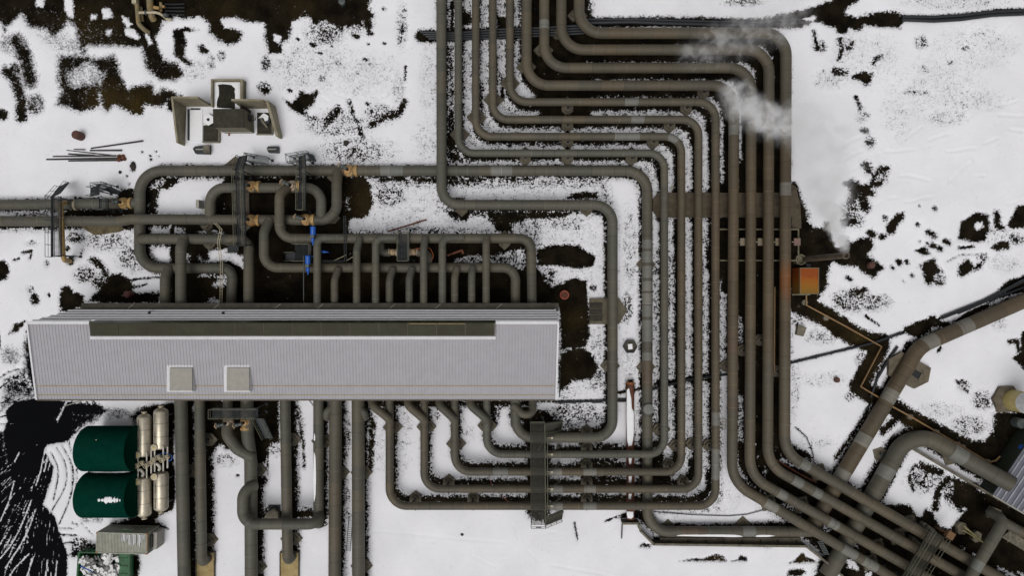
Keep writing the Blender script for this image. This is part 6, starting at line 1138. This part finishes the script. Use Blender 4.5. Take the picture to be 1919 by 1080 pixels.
# yellow steam line at the left walkway
mb = MB(); mb.tube(fillet([W(122, 380, 1.9), W(113, 381, 2.9), W(115, 410, 2.9), W(118, 478, 2.9), W(121, 488, 2.0), W(131, 490, .2)], [0, .45, 0, .4, .4, 0]), .27, 14); t = mb.build('yellow_pipe', YELL, None); tag(t, 'thin yellow pipe running down beside the left walkway into the snow', 'pipe')
for y in (397, 407): mb = MB(); c = W(114, y, 2.95); mb.lathe(c - Vector((0, .06, 0)), (0, 1, 0), [(0, .36), (.1, .36)], 14); mb.build('flange', CREAMY, t)
mb = MB(); mb.lathe(W(141, 384, .9), (1, 0, 0), [(0, .66), (.25, .66)], 22); tag(mb.build('pipe_collar', CREAMY, None), 'pale collar round the left edge pipe beside the yellow pipe', 'collar')
mb = MB(); p = W(193, 421, .1); mb.prism([(p.x + 2.5 * math.cos(a) * rs.uniform(.85, 1.1), p.y - .1 + 1.1 * math.sin(a) * rs.uniform(.85, 1.1)) for a in [i * math.pi / 8 for i in range(16)]], -.1, .35); tag(mb.build('concrete_mound', mat('mossy_concrete', (.12, .095, .05), .9, var=.3, scale=4, bump=.6, col2=(.05, .04, .02), fac=.45, scale2=1.5), None, False), 'mossy round concrete mound under the left edge pipes', 'mound')
# pipes and valve tree at the top edge
OT = lambda x, y: (240 + x / 13.5, y / 13.5)
TANP = mat('tan_pipe', (.19, .155, .085), .6, var=.2, scale=3, col2=(.26, .15, .03), fac=.4, scale2=1.2)
for pts, r, z, lab in (([(215, -60), (235, 200), (255, 420), (270, 600), (390, 730), (520, 815)], .26, .8, 'tan pipe bending diagonally into the soil at the top left edge'), ([(310, 180), (330, 400), (350, 540)], .26, .35, 'short olive pipe end beside the bending tan pipe'), ([(545, -60), (565, 200), (590, 400), (650, 500)], .38, .6, 'thick yellowish pipe coming in from the top left edge'), ([(830, 50), (832, 290)], .17, .5, 'short thin upright tan pipe at the top left edge')):
    mb = MB(); mb.tube(fillet([W(*OT(*q), z) for q in pts[:-1]] + [W(*OT(*pts[-1]), .15)], .6), r, 14); tag(mb.build('tan_pipe', TANP, None), lab, 'pipe')
mb = MB(); mb.tube(fillet([W(*OT(280, 315), 1.1), W(*OT(700, 310), 1.1), W(*OT(800, 335), 1.0), W(*OT(900, 400), .7), W(*OT(1000, 490), .5), W(*OT(1090, 490), .4)], .5), .16, 10); t = mb.build('grey_pipe', CREAMY, None); tag(t, 'thin pale grey pipe crossing the tan pipes at the top left edge', 'pipe')
mb = MB(); mb.lathe(W(*OT(455, 315), 1.1) - Vector((.08, 0, 0)), (1, 0, 0), [(0, .28), (.16, .28)], 12); mb.lathe(W(*OT(930, 370), .8), (1, -.8, 0), [(0, .28), (.3, .28)], 12); mb.build('flange', STEEL, t)
mb = MB(); mb.bar(W(*OT(660, 180), .8), W(*OT(790, 205), .8), .2, 8); mb.bar(W(*OT(870, 150), .8), W(*OT(925, 165), .8), .15, 8); tag(mb.build('tee_valve', YELL, None), 'yellow stub valve beside the thin upright tan pipe', 'valve')
mb = MB(); q = W(*OT(170, 45), 1.2); mb.box(q, (.5, .4, .4)); tag(mb.build('white_box', CREAMY, None, False), 'small white box on the tan pipe at the top left edge', 'box')
for i in range(4):
    mb = MB(); y = 100 + i * 85; mb.tube([W(*OT(930 + 10 * i, y), .2), W(*OT(1150, y + 4), .2), W(*OT(1430, y + 8 * (i - 1)), .15)], .09, 6); tag(mb.build('hose', RUBBER, None), ('topmost', 'second', 'third', 'lowest')[i] + ' of four black hoses beside the yellow stub valve', 'hose', 'black hoses at the top left')
mb = MB(); p = W(641, 3, .3); mb.lathe((p.x, p.y, 0), (0, 0, 1), [(0, .4), (.5, .4), (.55, .2)], 10); tag(mb.build('grey_bollard', STEEL, None), 'pale grey cap at the top edge in the patchy soil', 'cap')

# ------------------------------------------------------------------ slab, anchors, steel frame, orange box, vent
SLAB = mat('slab_concrete', (.085, .068, .045), .9, var=.25, scale=2, bump=.3, col2=(.06, .046, .03), fac=.45, scale2=.7)
def slab(name, pts, h, m, lab, cat, z=None):
    w = [W(a, b, h if z is None else z) for a, b in pts]; mb = MB(); mb.prism([(p.x, p.y) for p in w], -.15, h); o = mb.build(name, m, None, False); return tag(o, lab, cat)
slab('concrete_slab', [(1224, 372), (1234, 361), (1482, 361), (1492, 352), (1500, 392), (1490, 407), (1233, 407), (1224, 394)], .4, SLAB, 'long brown concrete slab lying across under the vertical pipes', 'slab')
slab('soil_ledge', [(1484, 345), (1492, 350), (1500, 385), (1502, 428), (1484, 430)], .3, SLAB, 'brown ledge at the right end of the long slab', 'slab')
slab('anchor_slab', [(1105, 560), (1160, 559), (1175, 583), (1160, 608), (1105, 608)], .45, mat('anchor_concrete', (.12, .105, .07), .85, var=.2, scale=2, bump=.25, col2=(.095, .08, .055), fac=.5, scale2=.6), 'pentagonal concrete anchor under the innermost looped pipe by the building', 'slab')
p = W(1117, 585, .5); t = thing('cover_plates', 'dark plate covers on the pentagonal concrete anchor', 'cover', (p.x, p.y, .45))
for k in range(3): mb = MB(); mb.box((p.x, p.y + .75 - .75 * k, .52), (1.45, .62, .12)); mb.build('plate', HOUSEB, t, False)
p = W(1181, 650, .4); t = thing('hexagonal_box', 'small dark hexagonal box with a snowy lid between two vertical pipes', 'box', (p.x, p.y, 0)); mb = MB(); hx = [(p.x + .78 * math.cos(R(60 * k)), p.y + .78 * math.sin(R(60 * k))) for k in range(6)]
for k in range(6):
    a_, b_ = Vector(hx[k]), Vector(hx[(k + 1) % 6]); m_ = (a_ + b_) / 2; mb.box((m_.x, m_.y, .25), ((b_ - a_).length, .12, .5), math.atan2((b_ - a_).y, (b_ - a_).x))
mb.build('rim', STEEL_D, t, False); mb = MB(); mb.prism([(p.x + (a - p.x) * .93, p.y + (b - p.y) * .93) for a, b in hx], -.1, .22); mb.build('cover', CONC_D, t, False); mb = MB(); mb.box((p.x, p.y, .38), (.5, .62, .22), .1); mb.build('snow_patch', SNOWM, t, False)
FRAME = mat('olive_frame', (.13, .115, .07), .6, var=.25, scale=4)
p = W(1420, 460); t = thing('pipe_gantry', 'olive steel frame lying under the four thick vertical pipes', 'frame', (p.x, p.y, 0))
for y in (430, 488.5): a_, b_ = W(1346, y, .8), W(1497, y, .8); mb = MB(); mb.box((a_ + b_) / 2, (b_.x - a_.x, .16, .2)); mb.build('beam', FRAME, t, False)
a_, b_ = W(1496, 429, .8), W(1496, 490, .8); mb = MB(); mb.box(((a_.x + b_.x) / 2, (a_.y + b_.y) / 2, .8), (.16, a_.y - b_.y - .3, .19)); mb.build('beam', FRAME, t, False)
for x in (1350, 1392, 1425, 1458, 1496): mb = MB(); q = W(x, 430, .7); mb.bar((q.x, q.y, -.1), (q.x, q.y, .7), .07); q = W(x, 488.5, .7); mb.bar((q.x, q.y, -.1), (q.x, q.y, .7), .07); mb.build('leg', FRAME, t)
for i, x in enumerate((1393, 1426, 1459, 1494)):
    p = W(x, 453.5, 1.6); tt = thing('instrument_box', ('leftmost', 'second from the left', 'third from the left', 'rightmost, pinkish')[i] + ' of four square boxes between the thick vertical pipes', 'box', (p.x, p.y, 0), 'square boxes by the steel frame')
    m = mat('box_tan' if i < 3 else 'box_pink', (.20 - .01 * i, .165 - .012 * i, .115 - .012 * i) if i < 3 else (.17, .105, .085), .6)
    mb = MB(); mb.box((p.x, p.y, 1.5), (.72, .84, .3)); mb.build('cabinet', m, tt, False); mb = MB(); mb.bar((p.x, p.y, -.1), (p.x, p.y, 1.4), .07, 8); mb.build('post', STEEL_D, tt)
    mb = MB(); mb.bar((p.x - .6, p.y, 1.5), (p.x - .3, p.y, 1.5), .05); mb.build('conduit', CREAMY, tt)
ORB = bpy.data.materials.new('rusted_orange_sheet'); ORB.use_nodes = True
def orb():
    n = ORB.node_tree.nodes; l = ORB.node_tree.links; b = n['Principled BSDF']; b.inputs['Roughness'].default_value = .7; b.inputs['Specular IOR Level'].default_value = .2
    tc = n.new('ShaderNodeTexCoord'); sx = n.new('ShaderNodeSeparateXYZ'); l.new(tc.outputs['Generated'], sx.inputs[0]); nz = n.new('ShaderNodeTexNoise'); nz.inputs['Scale'].default_value = 3.5; nz.inputs['Detail'].default_value = 7; l.new(tc.outputs['Generated'], nz.inputs['Vector'])
    ad = n.new('ShaderNodeMath'); ad.operation = 'MULTIPLY_ADD'; l.new(nz.outputs['Fac'], ad.inputs[0]); ad.inputs[1].default_value = .55; l.new(sx.outputs['Y'], ad.inputs[2])
    cr = n.new('ShaderNodeValToRGB'); l.new(ad.outputs[0], cr.inputs[0]); e = cr.color_ramp.elements; e[0].position = .25; e[0].color = (.17, .10, .018, 1); e[1].position = 1.1; e[1].color = (.23, .052, .008, 1); x = e.new(.62); x.color = (.25, .10, .010, 1); x = e.new(.86); x.color = (.27, .075, .007, 1)
    l.new(cr.outputs[0], b.inputs['Base Color'])
orb()
a_, b_ = W(1499, 502, 2.2), W(1534.5, 551.5, 2.2); p = (a_ + b_) / 2; t = thing('orange_tank_box', 'orange rust stained square box right of the thick pipes', 'box', (p.x, p.y, 0))
mb = MB(); mb.box((p.x, p.y, 1.15), (b_.x - a_.x, a_.y - b_.y, 2.1)); mb.build('body', ORB, t, False); mb = MB(); sx_, sy_ = b_.x - a_.x, a_.y - b_.y
for c, s_ in (((p.x, a_.y - .03), (sx_ + .1, .07)), ((p.x, b_.y + .03), (sx_ + .1, .07)), ((a_.x + .02, p.y), (.07, sy_ - .1)), ((b_.x - .02, p.y), (.07, sy_ - .1))): mb.box((c[0], c[1], 2.18), (s_[0], s_[1], .1))
mb.build('rim', FRAME, t, False)
mb = MB(); a_, b_ = W(1484, 552, .6), W(1518, 553, .6); mb.box((a_ + b_) / 2, (b_.x - a_.x, .15, .15)); mb.build('skid', FRAME, t, False)
base = W(1505, 486.5, 0); HS = 10.3
t = thing('vent_stack', 'tall steaming vent stack with a ring drum at its foot', 'chimney', (base.x, base.y, 0))
mb = MB(); mb.lathe((base.x, base.y, 0), (0, 0, 1), [(0, .36), (1.2, .34), (HS - .3, .30), (HS - .25, .38), (HS, .38), (HS, .29), (HS - .5, .27)], 20); mb.build('stack', mat('stack_steel', (.115, .095, .07), .55, .2, var=.3, scale=2, col2=(.075, .058, .04), fac=.45, scale2=1.5), t)
c = W(1500, 487, .8); mb = MB(); mb.lathe((c.x, c.y, 0), (0, 0, 1), [(0, .62), (.8, .62), (.85, .66), (1.0, .66), (1.0, .5), (.55, .46)], 8); mb.build('drum', FRAME, t, False)
mb = MB(); c = W(1512, 494, .9); mb.bar(c, c + Vector((0, -.6, 0)), .16, 8); mb.box(c + Vector((.1, -.3, 0)), (.5, .4, .6)); mb.build('drain_valve', STEEL_D, t)
TRP = mat('copper_pipe', (.22, .13, .055), .55, var=.25, scale=4)
for pts, lab, r in (([(1511, 552), (1511, 572), (1585, 612), (1652, 650), (1613, 725), (1648, 746)], 'thin ochre pipe following the trench bends', .10), ([(1668, 760), (1708, 782), (1757, 811), (1806, 839), (1853, 867), (1866, 864), (1874, 856)], 'thin ochre pipe running diagonally beside the widest pipe', .10), ([(1452, 538), (1451, 700)], 'thin ochre pipe upright between the two right thick pipes', .08)):
    mb = MB(); mb.tube([W(a, b, .5) for a, b in pts], r, 8); tag(mb.build('thin_pipe', TRP, None), lab, 'pipe')
for i, (x, y) in enumerate(((1509, 567), (1549, 596), (1707, 782), (1756, 811), (1805, 839), (1853, 867))):
    p = W(x, y, .3); mb = MB(); mb.lathe((p.x, p.y, -.1), (0, 0, 1), [(0, .36), (.4, .34), (.45, .25)], 8); tag(mb.build('pipe_block', CONC, None, False), 'small round concrete block under the thin ochre pipe, ' + ('by the orange box', 'on the trench slope', 'first past the banded pipe', 'second past the banded pipe', 'third past the banded pipe', 'nearest the green building')[i], 'block', 'small blocks under the thin pipe')
slab('triangle_slab', [(416, 313), (440, 293), (470, 313)], .35, CONC_D, 'dark triangular concrete slab above the top yard pipe by the tall walkway', 'slab')
slab('walkway_pad', [(437, 338), (466, 338), (467, 404), (437, 404)], .25, CONC_D, 'brown concrete pad between the hoop and the lower yard pipe', 'slab')
slab('stone_block', [(1493, 628), (1496, 610), (1512, 614), (1506, 631)], .6, CONC, 'tilted square concrete block in the snow right of the thick pipe', 'block')
mb = MB(); p = W(1355, 795, .3)
for k in range(3): mb.bar((p.x - .35 + .35 * k, p.y - .6, .2), (p.x - .35 + .35 * k, p.y + .6, .2), .03)
for k in range(4): mb.bar((p.x - .35, p.y - .6 + .4 * k, .22), (p.x + .35, p.y - .6 + .4 * k, .22), .03)
tag(mb.build('grid_panel', CREAMY, None), 'little pale grid lying between two vertical pipes', 'grid')
p = W(1216, 768, 1.9); mb = MB(); mb.lathe((p.x, p.y, 1.3), (0, 0, 1), [(0, .55), (.3, .62), (.5, .6), (.56, .3)], 20); tag(mb.build('round_lid', PATCH, None), 'round grey lid on top of the banded pipe right of the red pipe', 'lid')
# ------------------------------------------------------------------ right hand side
HEXC = mat('hex_concrete', (.135, .115, .08), .85, var=.2, scale=2, bump=.3, col2=(.10, .082, .055), fac=.5, scale2=.8)
def hexblock(pts, h, lab, hole=None):
    w = [W(a, b, h) for a, b in pts]; c = sum(w, Vector()) / len(w); t = thing('hexagonal_block', lab, 'block', (c.x, c.y, 0)); mb = MB(); mb.prism([(p.x, p.y) for p in w], -.15, h); mb.build('concrete', HEXC, t, False)
    if hole:
        q = [W(a, b, h) for a, b in hole]; mb = MB(); mb.prism([(p.x, p.y) for p in q], h - .05, h + .02); mb.build('pit', GLASSD, t, False); mb = MB()
        for i in range(4): a_, b_ = q[i], q[(i + 1) % 4]; m_ = (a_ + b_) / 2; mb.box((m_.x, m_.y, h + .06), ((b_ - a_).length + .1, .1, .14), math.atan2((b_ - a_).y, (b_ - a_).x))
        mb.build('rim', CONC, t, False)
hexblock([(1666, 674), (1690, 660), (1745, 690), (1740, 716), (1714, 729), (1666, 704)], .55, 'large hexagonal concrete block with a square pit under the wide banded pipe', [(1706, 703), (1714, 691), (1728, 699), (1720, 713)])
hexblock([(1862, 748), (1874, 726), (1900, 724), (1914, 746), (1900, 772), (1872, 774)], .5, 'brown hexagonal concrete foot of the cream tower')
base = W(1893, 749, 0); t = thing('cream_tower', 'cream cylindrical tower with a white band at the right edge', 'tower', (base.x, base.y, 0))
for z0, z1, m, nm in ((.4, 2.5, mat('cream_paint', (.44, .36, .14), .5, var=.1, col2=(.37, .30, .12), fac=.5, scale2=.5), 'lower_shell'), (2.5, 4.0, mat('white_paint', (.55, .55, .55), .5), 'white_band'), (4.0, 9.0, mat('cream_paint_upper', (.42, .35, .15), .5), 'upper_shell')):
    mb = MB(); mb.lathe((base.x, base.y, 0), (0, 0, 1), [(z0, 1.22), (z1, 1.22)], 36); mb.build(nm, m, t)
p = W(1917, 795, 1.2); mb = MB(); mb.lathe((p.x, p.y, 0), (0, 0, 1), [(0, .6), (1.1, .6), (1.2, .5)], 16); tag(mb.build('grey_drum', STEEL, None), 'snowy round drum below the cream tower at the right edge', 'drum')
GWALL = mat('green_sheet', (.016, .022, .013), .6, var=.15, scale=2); GROOF = mat('grey_roof', (.12, .125, .15), .5, var=.1); GRIDGE = mat('grey_roof_rib', (.27, .28, .31), .5)
hz = 2.6; A_, B_, C_ = W(1914, 847, hz), W(1860, 928, hz), W(1945, 978, hz); u = (A_ - B_).normalized(); v = (C_ - B_).normalized(); LB, WB = 12.0, 11.0
t = thing('green_building', 'green walled shed with a ribbed grey roof in the lower right corner', 'building', (B_.x, B_.y, 0))
cs = [B_, B_ + u * LB, B_ + u * LB + v * WB, B_ + v * WB]
mb = MB(); ctr = sum(cs, Vector()) / 4; mb.prism([(p.lerp(ctr, .03).x, p.lerp(ctr, .03).y) for p in cs], -.2, hz - .05); mb.build('wall', GWALL, t, False)
mb = MB(); mb.prism([(p.x, p.y) for p in cs], hz - .04, hz + .08, 0)
for k in range(16): 
    f = (k + .5) / 16 * WB; q = B_ + v * f + Vector((0, 0, .13)); mb.box(q + u * (LB / 2), (LB - .1, .16, .1), math.atan2(u.y, u.x), 1)
mb.build('roof', [GROOF, GRIDGE], t, False)
mb = MB(); mb.box(B_ + v * (WB / 2) - u * .06 + Vector((0, 0, .02)), (WB, .14, .24), math.atan2(v.y, v.x)); mb.build('gutter', TAN, t, False)
q = W(1913, 838, 1.9); mb = MB(); mb.box(q, (.55, .06, .5), math.atan2(u.y, u.x)); mb.build('blue_sign', BLUE, t, False); mb = MB(); mb.box(q + Vector((.1, -.05, .1)), (.3, .08, .3), math.atan2(u.y, u.x)); mb.build('red_sign', REDP, t, False)
t0 = W(1760, 880); t = thing('yard_wall', 'low pale concrete wall round the small snowy yard', 'wall', (t0.x, t0.y, 0))
for p_, q_, h in (((1706, 838), (1866, 933), .9), ((1866, 933), (1960, 985), .9), ((1645, 938), (1704, 838), .6)):
    a_, b_ = W(*p_, h), W(*q_, h); m_ = (a_ + b_) / 2; mb = MB(); mb.box((m_.x, m_.y, h / 2 - .05), ((b_ - a_).length - .1, .22, h + .1), math.atan2((b_ - a_).y, (b_ - a_).x)); mb.build('wall_section', CONC, t, False)
slab('concrete_apron', [(1878, 1008), (1894, 994), (1930, 1020), (1930, 1040)], .35, CONC, 'angular concrete slab under the rusty stub pipe', 'slab'); slab('concrete_plinth', [(1850, 970), (1858, 950), (1878, 958), (1872, 976)], .4, CONC, 'square concrete base where the slim corner pipe goes down', 'slab')
hexblock([(1794, 986), (1800, 980), (1810, 982), (1814, 992), (1808, 1003), (1797, 1002)], .5, 'small hexagonal block holding the yellow strut frame, left one'); hexblock([(1824, 1000), (1832, 996), (1840, 1002), (1838, 1015), (1828, 1018), (1822, 1012)], .5, 'small hexagonal block under the yellow strut frame, right one')
LEMON = mat('pale_yellow_strut', (.42, .38, .18), .55); mb = MB(); e_ = W(1843, 1018, 2.4)
for s_ in ((1806, 986), (1804, 994), (1808, 990)): mb.bar(W(*s_, .6), e_, .07, 8)
mb.bar(e_, e_ + Vector((.3, -.15, .0)), .1, 8); tag(mb.build('strut_frame', LEMON, None), 'pale yellow tripod strut leaning between two small hexagonal blocks', 'strut')
for (x, y), (x2, y2), lab in (((1733, 985), (1750, 997), 'stubby pale guide block above the corner bridge'), ((1712, 1012), (1722, 1022), 'stubby pale guide block left of the corner bridge')):
    a_, b_ = W(x, y, .6), W(x2, y2, .6); mb = MB(); mb.box((a_ + b_) / 2 - Vector((0, 0, .3)), ((b_ - a_).length, .5, .8), math.atan2((b_ - a_).y, (b_ - a_).x)); mb.cyl(a_ - Vector((0, 0, .7)), a_ + Vector((0, 0, .1)), .28, n=10); tag(mb.build('guide_block', CONC, None, False), lab, 'block')
for pts, lab, m in (([(1443, 856), (1470, 872), (1500, 890), (1530, 905)], 'thin rusty pipe between the two right diagonal pipes', RUST),): 
    mb = MB(); mb.tube([W(a, b, .6) for a, b in pts], .1, 8); tag(mb.build('thin_pipe', m, None), lab, 'pipe')
mb = MB(); a_, b_ = W(1619, 976, 1.8), W(1627, 966, 1.8); mb.bar(a_, b_, .05); a_, b_ = W(1612, 996, 1.2), W(1619, 986, 1.2); mb.bar(a_, b_, .05); tag(mb.build('guy_rod', CREAMY, None), 'thin pale rod crossing between the diagonal pipes', 'rod')
# dirt on the east side of the building: downpipes
mb = MB(); p = W(1060, 752, .2); mb.bar(W(120, 762, .15), W(165, 748, .15), .05); tag(mb.build('thin_rod', TAN, None), 'thin pale rod in the dark soil below the building, near its left end', 'rod')
mb = MB(); mb.bar(W(1049, 690, .1), W(1049, 745, .1), .07); tag(mb.build('drain_tube', STEEL_D, None), 'dark drain tube along the right end of the building', 'tube')
for q_, l_ in ((((916, 890), (921, 908)), 'third and fourth'), (((934, 924), (952, 941)), 'fourth and fifth')): mb = MB(); mb.tube([W(x, y, .2) for x, y in q_], .035, 5); tag(mb.build('red_cord', REDP, None), 'thin red cord in the snow between the %s looped pipes' % l_, 'cord')

# ------------------------------------------------------------------ steam
def steam(name, label, path, dens, scale, thr, soft, seed):
    """one plume: a hull swept along the path, its density thinning towards the edge and broken into wisps by noise"""
    pts = [W(x, y, z) for x, y, z, r, w in path]; rad = [q[3] for q in path]; wgt = [q[4] for q in path]
    c0 = sum(pts, Vector()) / len(pts); P2, R2, W2 = [], [], []
    for i in range(len(pts) - 1):
        for k in range(2): f = k / 2; P2.append(pts[i].lerp(pts[i + 1], f)); R2.append(rad[i] * (1 - f) + rad[i + 1] * f); W2.append(wgt[i] * (1 - f) + wgt[i + 1] * f)
    P2.append(pts[-1]); R2.append(rad[-1]); W2.append(wgt[-1])
    mb = MB(); mb.tube([p - c0 for p in P2], [r * 1.35 for r in R2], 14)
    m = bpy.data.materials.new(name); m.use_nodes = True; nt = m.node_tree; n = nt.nodes; l = nt.links; n.clear()
    out = n.new('ShaderNodeOutputMaterial'); pv = n.new('ShaderNodeVolumePrincipled'); pv.inputs['Color'].default_value = (.94, .94, .94, 1); pv.inputs['Anisotropy'].default_value = 0; l.new(pv.outputs[0], out.inputs['Volume'])
    tc = n.new('ShaderNodeTexCoord'); nz0 = n.new('ShaderNodeTexNoise'); nz0.inputs['Scale'].default_value = .7; nz0.inputs['Detail'].default_value = 2; l.new(tc.outputs['Object'], nz0.inputs['Vector'])
    wv = n.new('ShaderNodeVectorMath'); wv.operation = 'MULTIPLY_ADD'; l.new(nz0.outputs['Color'], wv.inputs[0]); wv.inputs[1].default_value = (2.4, 2.4, 2.4); l.new(tc.outputs['Object'], wv.inputs[2])
    nz = n.new('ShaderNodeTexNoise'); nz.noise_dimensions = '4D'; nz.inputs['W'].default_value = seed; nz.inputs['Scale'].default_value = scale; nz.inputs['Detail'].default_value = 7; nz.inputs['Roughness'].default_value = .62; l.new(wv.outputs[0], nz.inputs['Vector'])
    off = n.new('ShaderNodeVectorMath'); off.operation = 'MULTIPLY_ADD'; l.new(nz0.outputs['Color'], off.inputs[0]); off.inputs[1].default_value = (1.6, 1.6, 1.6); 
    sub = n.new('ShaderNodeVectorMath'); sub.operation = 'SUBTRACT'; l.new(tc.outputs['Object'], sub.inputs[0]); sub.inputs[1].default_value = (.8, .8, .8); l.new(sub.outputs[0], off.inputs[2])
    acc = den = None
    def mth(op, a, b):
        x = n.new('ShaderNodeMath'); x.operation = op
        for i, v in enumerate((a, b)):
            if isinstance(v, (int, float)): x.inputs[i].default_value = v
            else: l.new(v, x.inputs[i])
        return x.outputs[0]
    for i, (p, r, w) in enumerate(zip(P2, R2, W2)):
        d = n.new('ShaderNodeVectorMath'); d.operation = 'DISTANCE'; l.new((tc.outputs['Object'] if r < 1 else off.outputs[0]), d.inputs[0]); d.inputs[1].default_value = tuple(p - c0)
        mr = n.new('ShaderNodeMapRange'); mr.interpolation_type = 'SMOOTHSTEP'; mr.inputs[1].default_value = r * 1.25; mr.inputs[2].default_value = r * .1; mr.inputs[3].default_value = 0; mr.inputs[4].default_value = w; l.new(d.outputs['Value'], mr.inputs[0])
        acc = mr.outputs[0] if acc is None else mth('MAXIMUM', acc, mr.outputs[0])
    rp = n.new('ShaderNodeMapRange'); rp.interpolation_type = 'SMOOTHSTEP'; rp.inputs[1].default_value = thr; rp.inputs[2].default_value = thr + soft; rp.inputs[3].default_value = .04 * dens; rp.inputs[4].default_value = dens; l.new(nz.outputs['Fac'], rp.inputs[0])
    l.new(mth('MULTIPLY', rp.outputs[0], acc), pv.inputs['Density'])
    o = mb.build(name, m, None); o.location = c0; tag(o, label, 'steam', None, 'stuff'); return o
steam('steam_plume', 'white steam rising from the vent stack and drifting up and left', [(1583, 472, 10.4, .45, 7), (1577, 455, 11.2, .75, 5), (1570, 430, 12, 1.0, 3.2), (1561, 400, 13, 1.4, 1.8), (1551, 368, 14, 2.1, 1.1), (1552, 330, 15, 2.4, .62), (1562, 290, 16, 2.9, .45), (1550, 250, 16.5, 3.3, .36), (1510, 232, 16.5, 2.8, .45), (1465, 230, 16, 1.8, 1.0), (1430, 222, 16, 1.8, 1.7), (1400, 205, 15.5, 1.8, 1.5), (1378, 178, 15.5, 1.6, .8), (1368, 150, 15.5, 1.1, .35)], 1.25, .7, .42, .2, 3.0)
steam('steam_wisp', 'thin wisps of steam drifting over the upper horizontal pipes', [(1520, 22, 14, 2.0, .35), (1460, 38, 14, 2.4, .45), (1400, 58, 14, 2.4, .55), (1350, 84, 13.5, 2.2, .5), (1305, 98, 13, 1.8, .4), (1265, 96, 13, 1.3, .2)], .95, .75, .47, .18, 8.0)
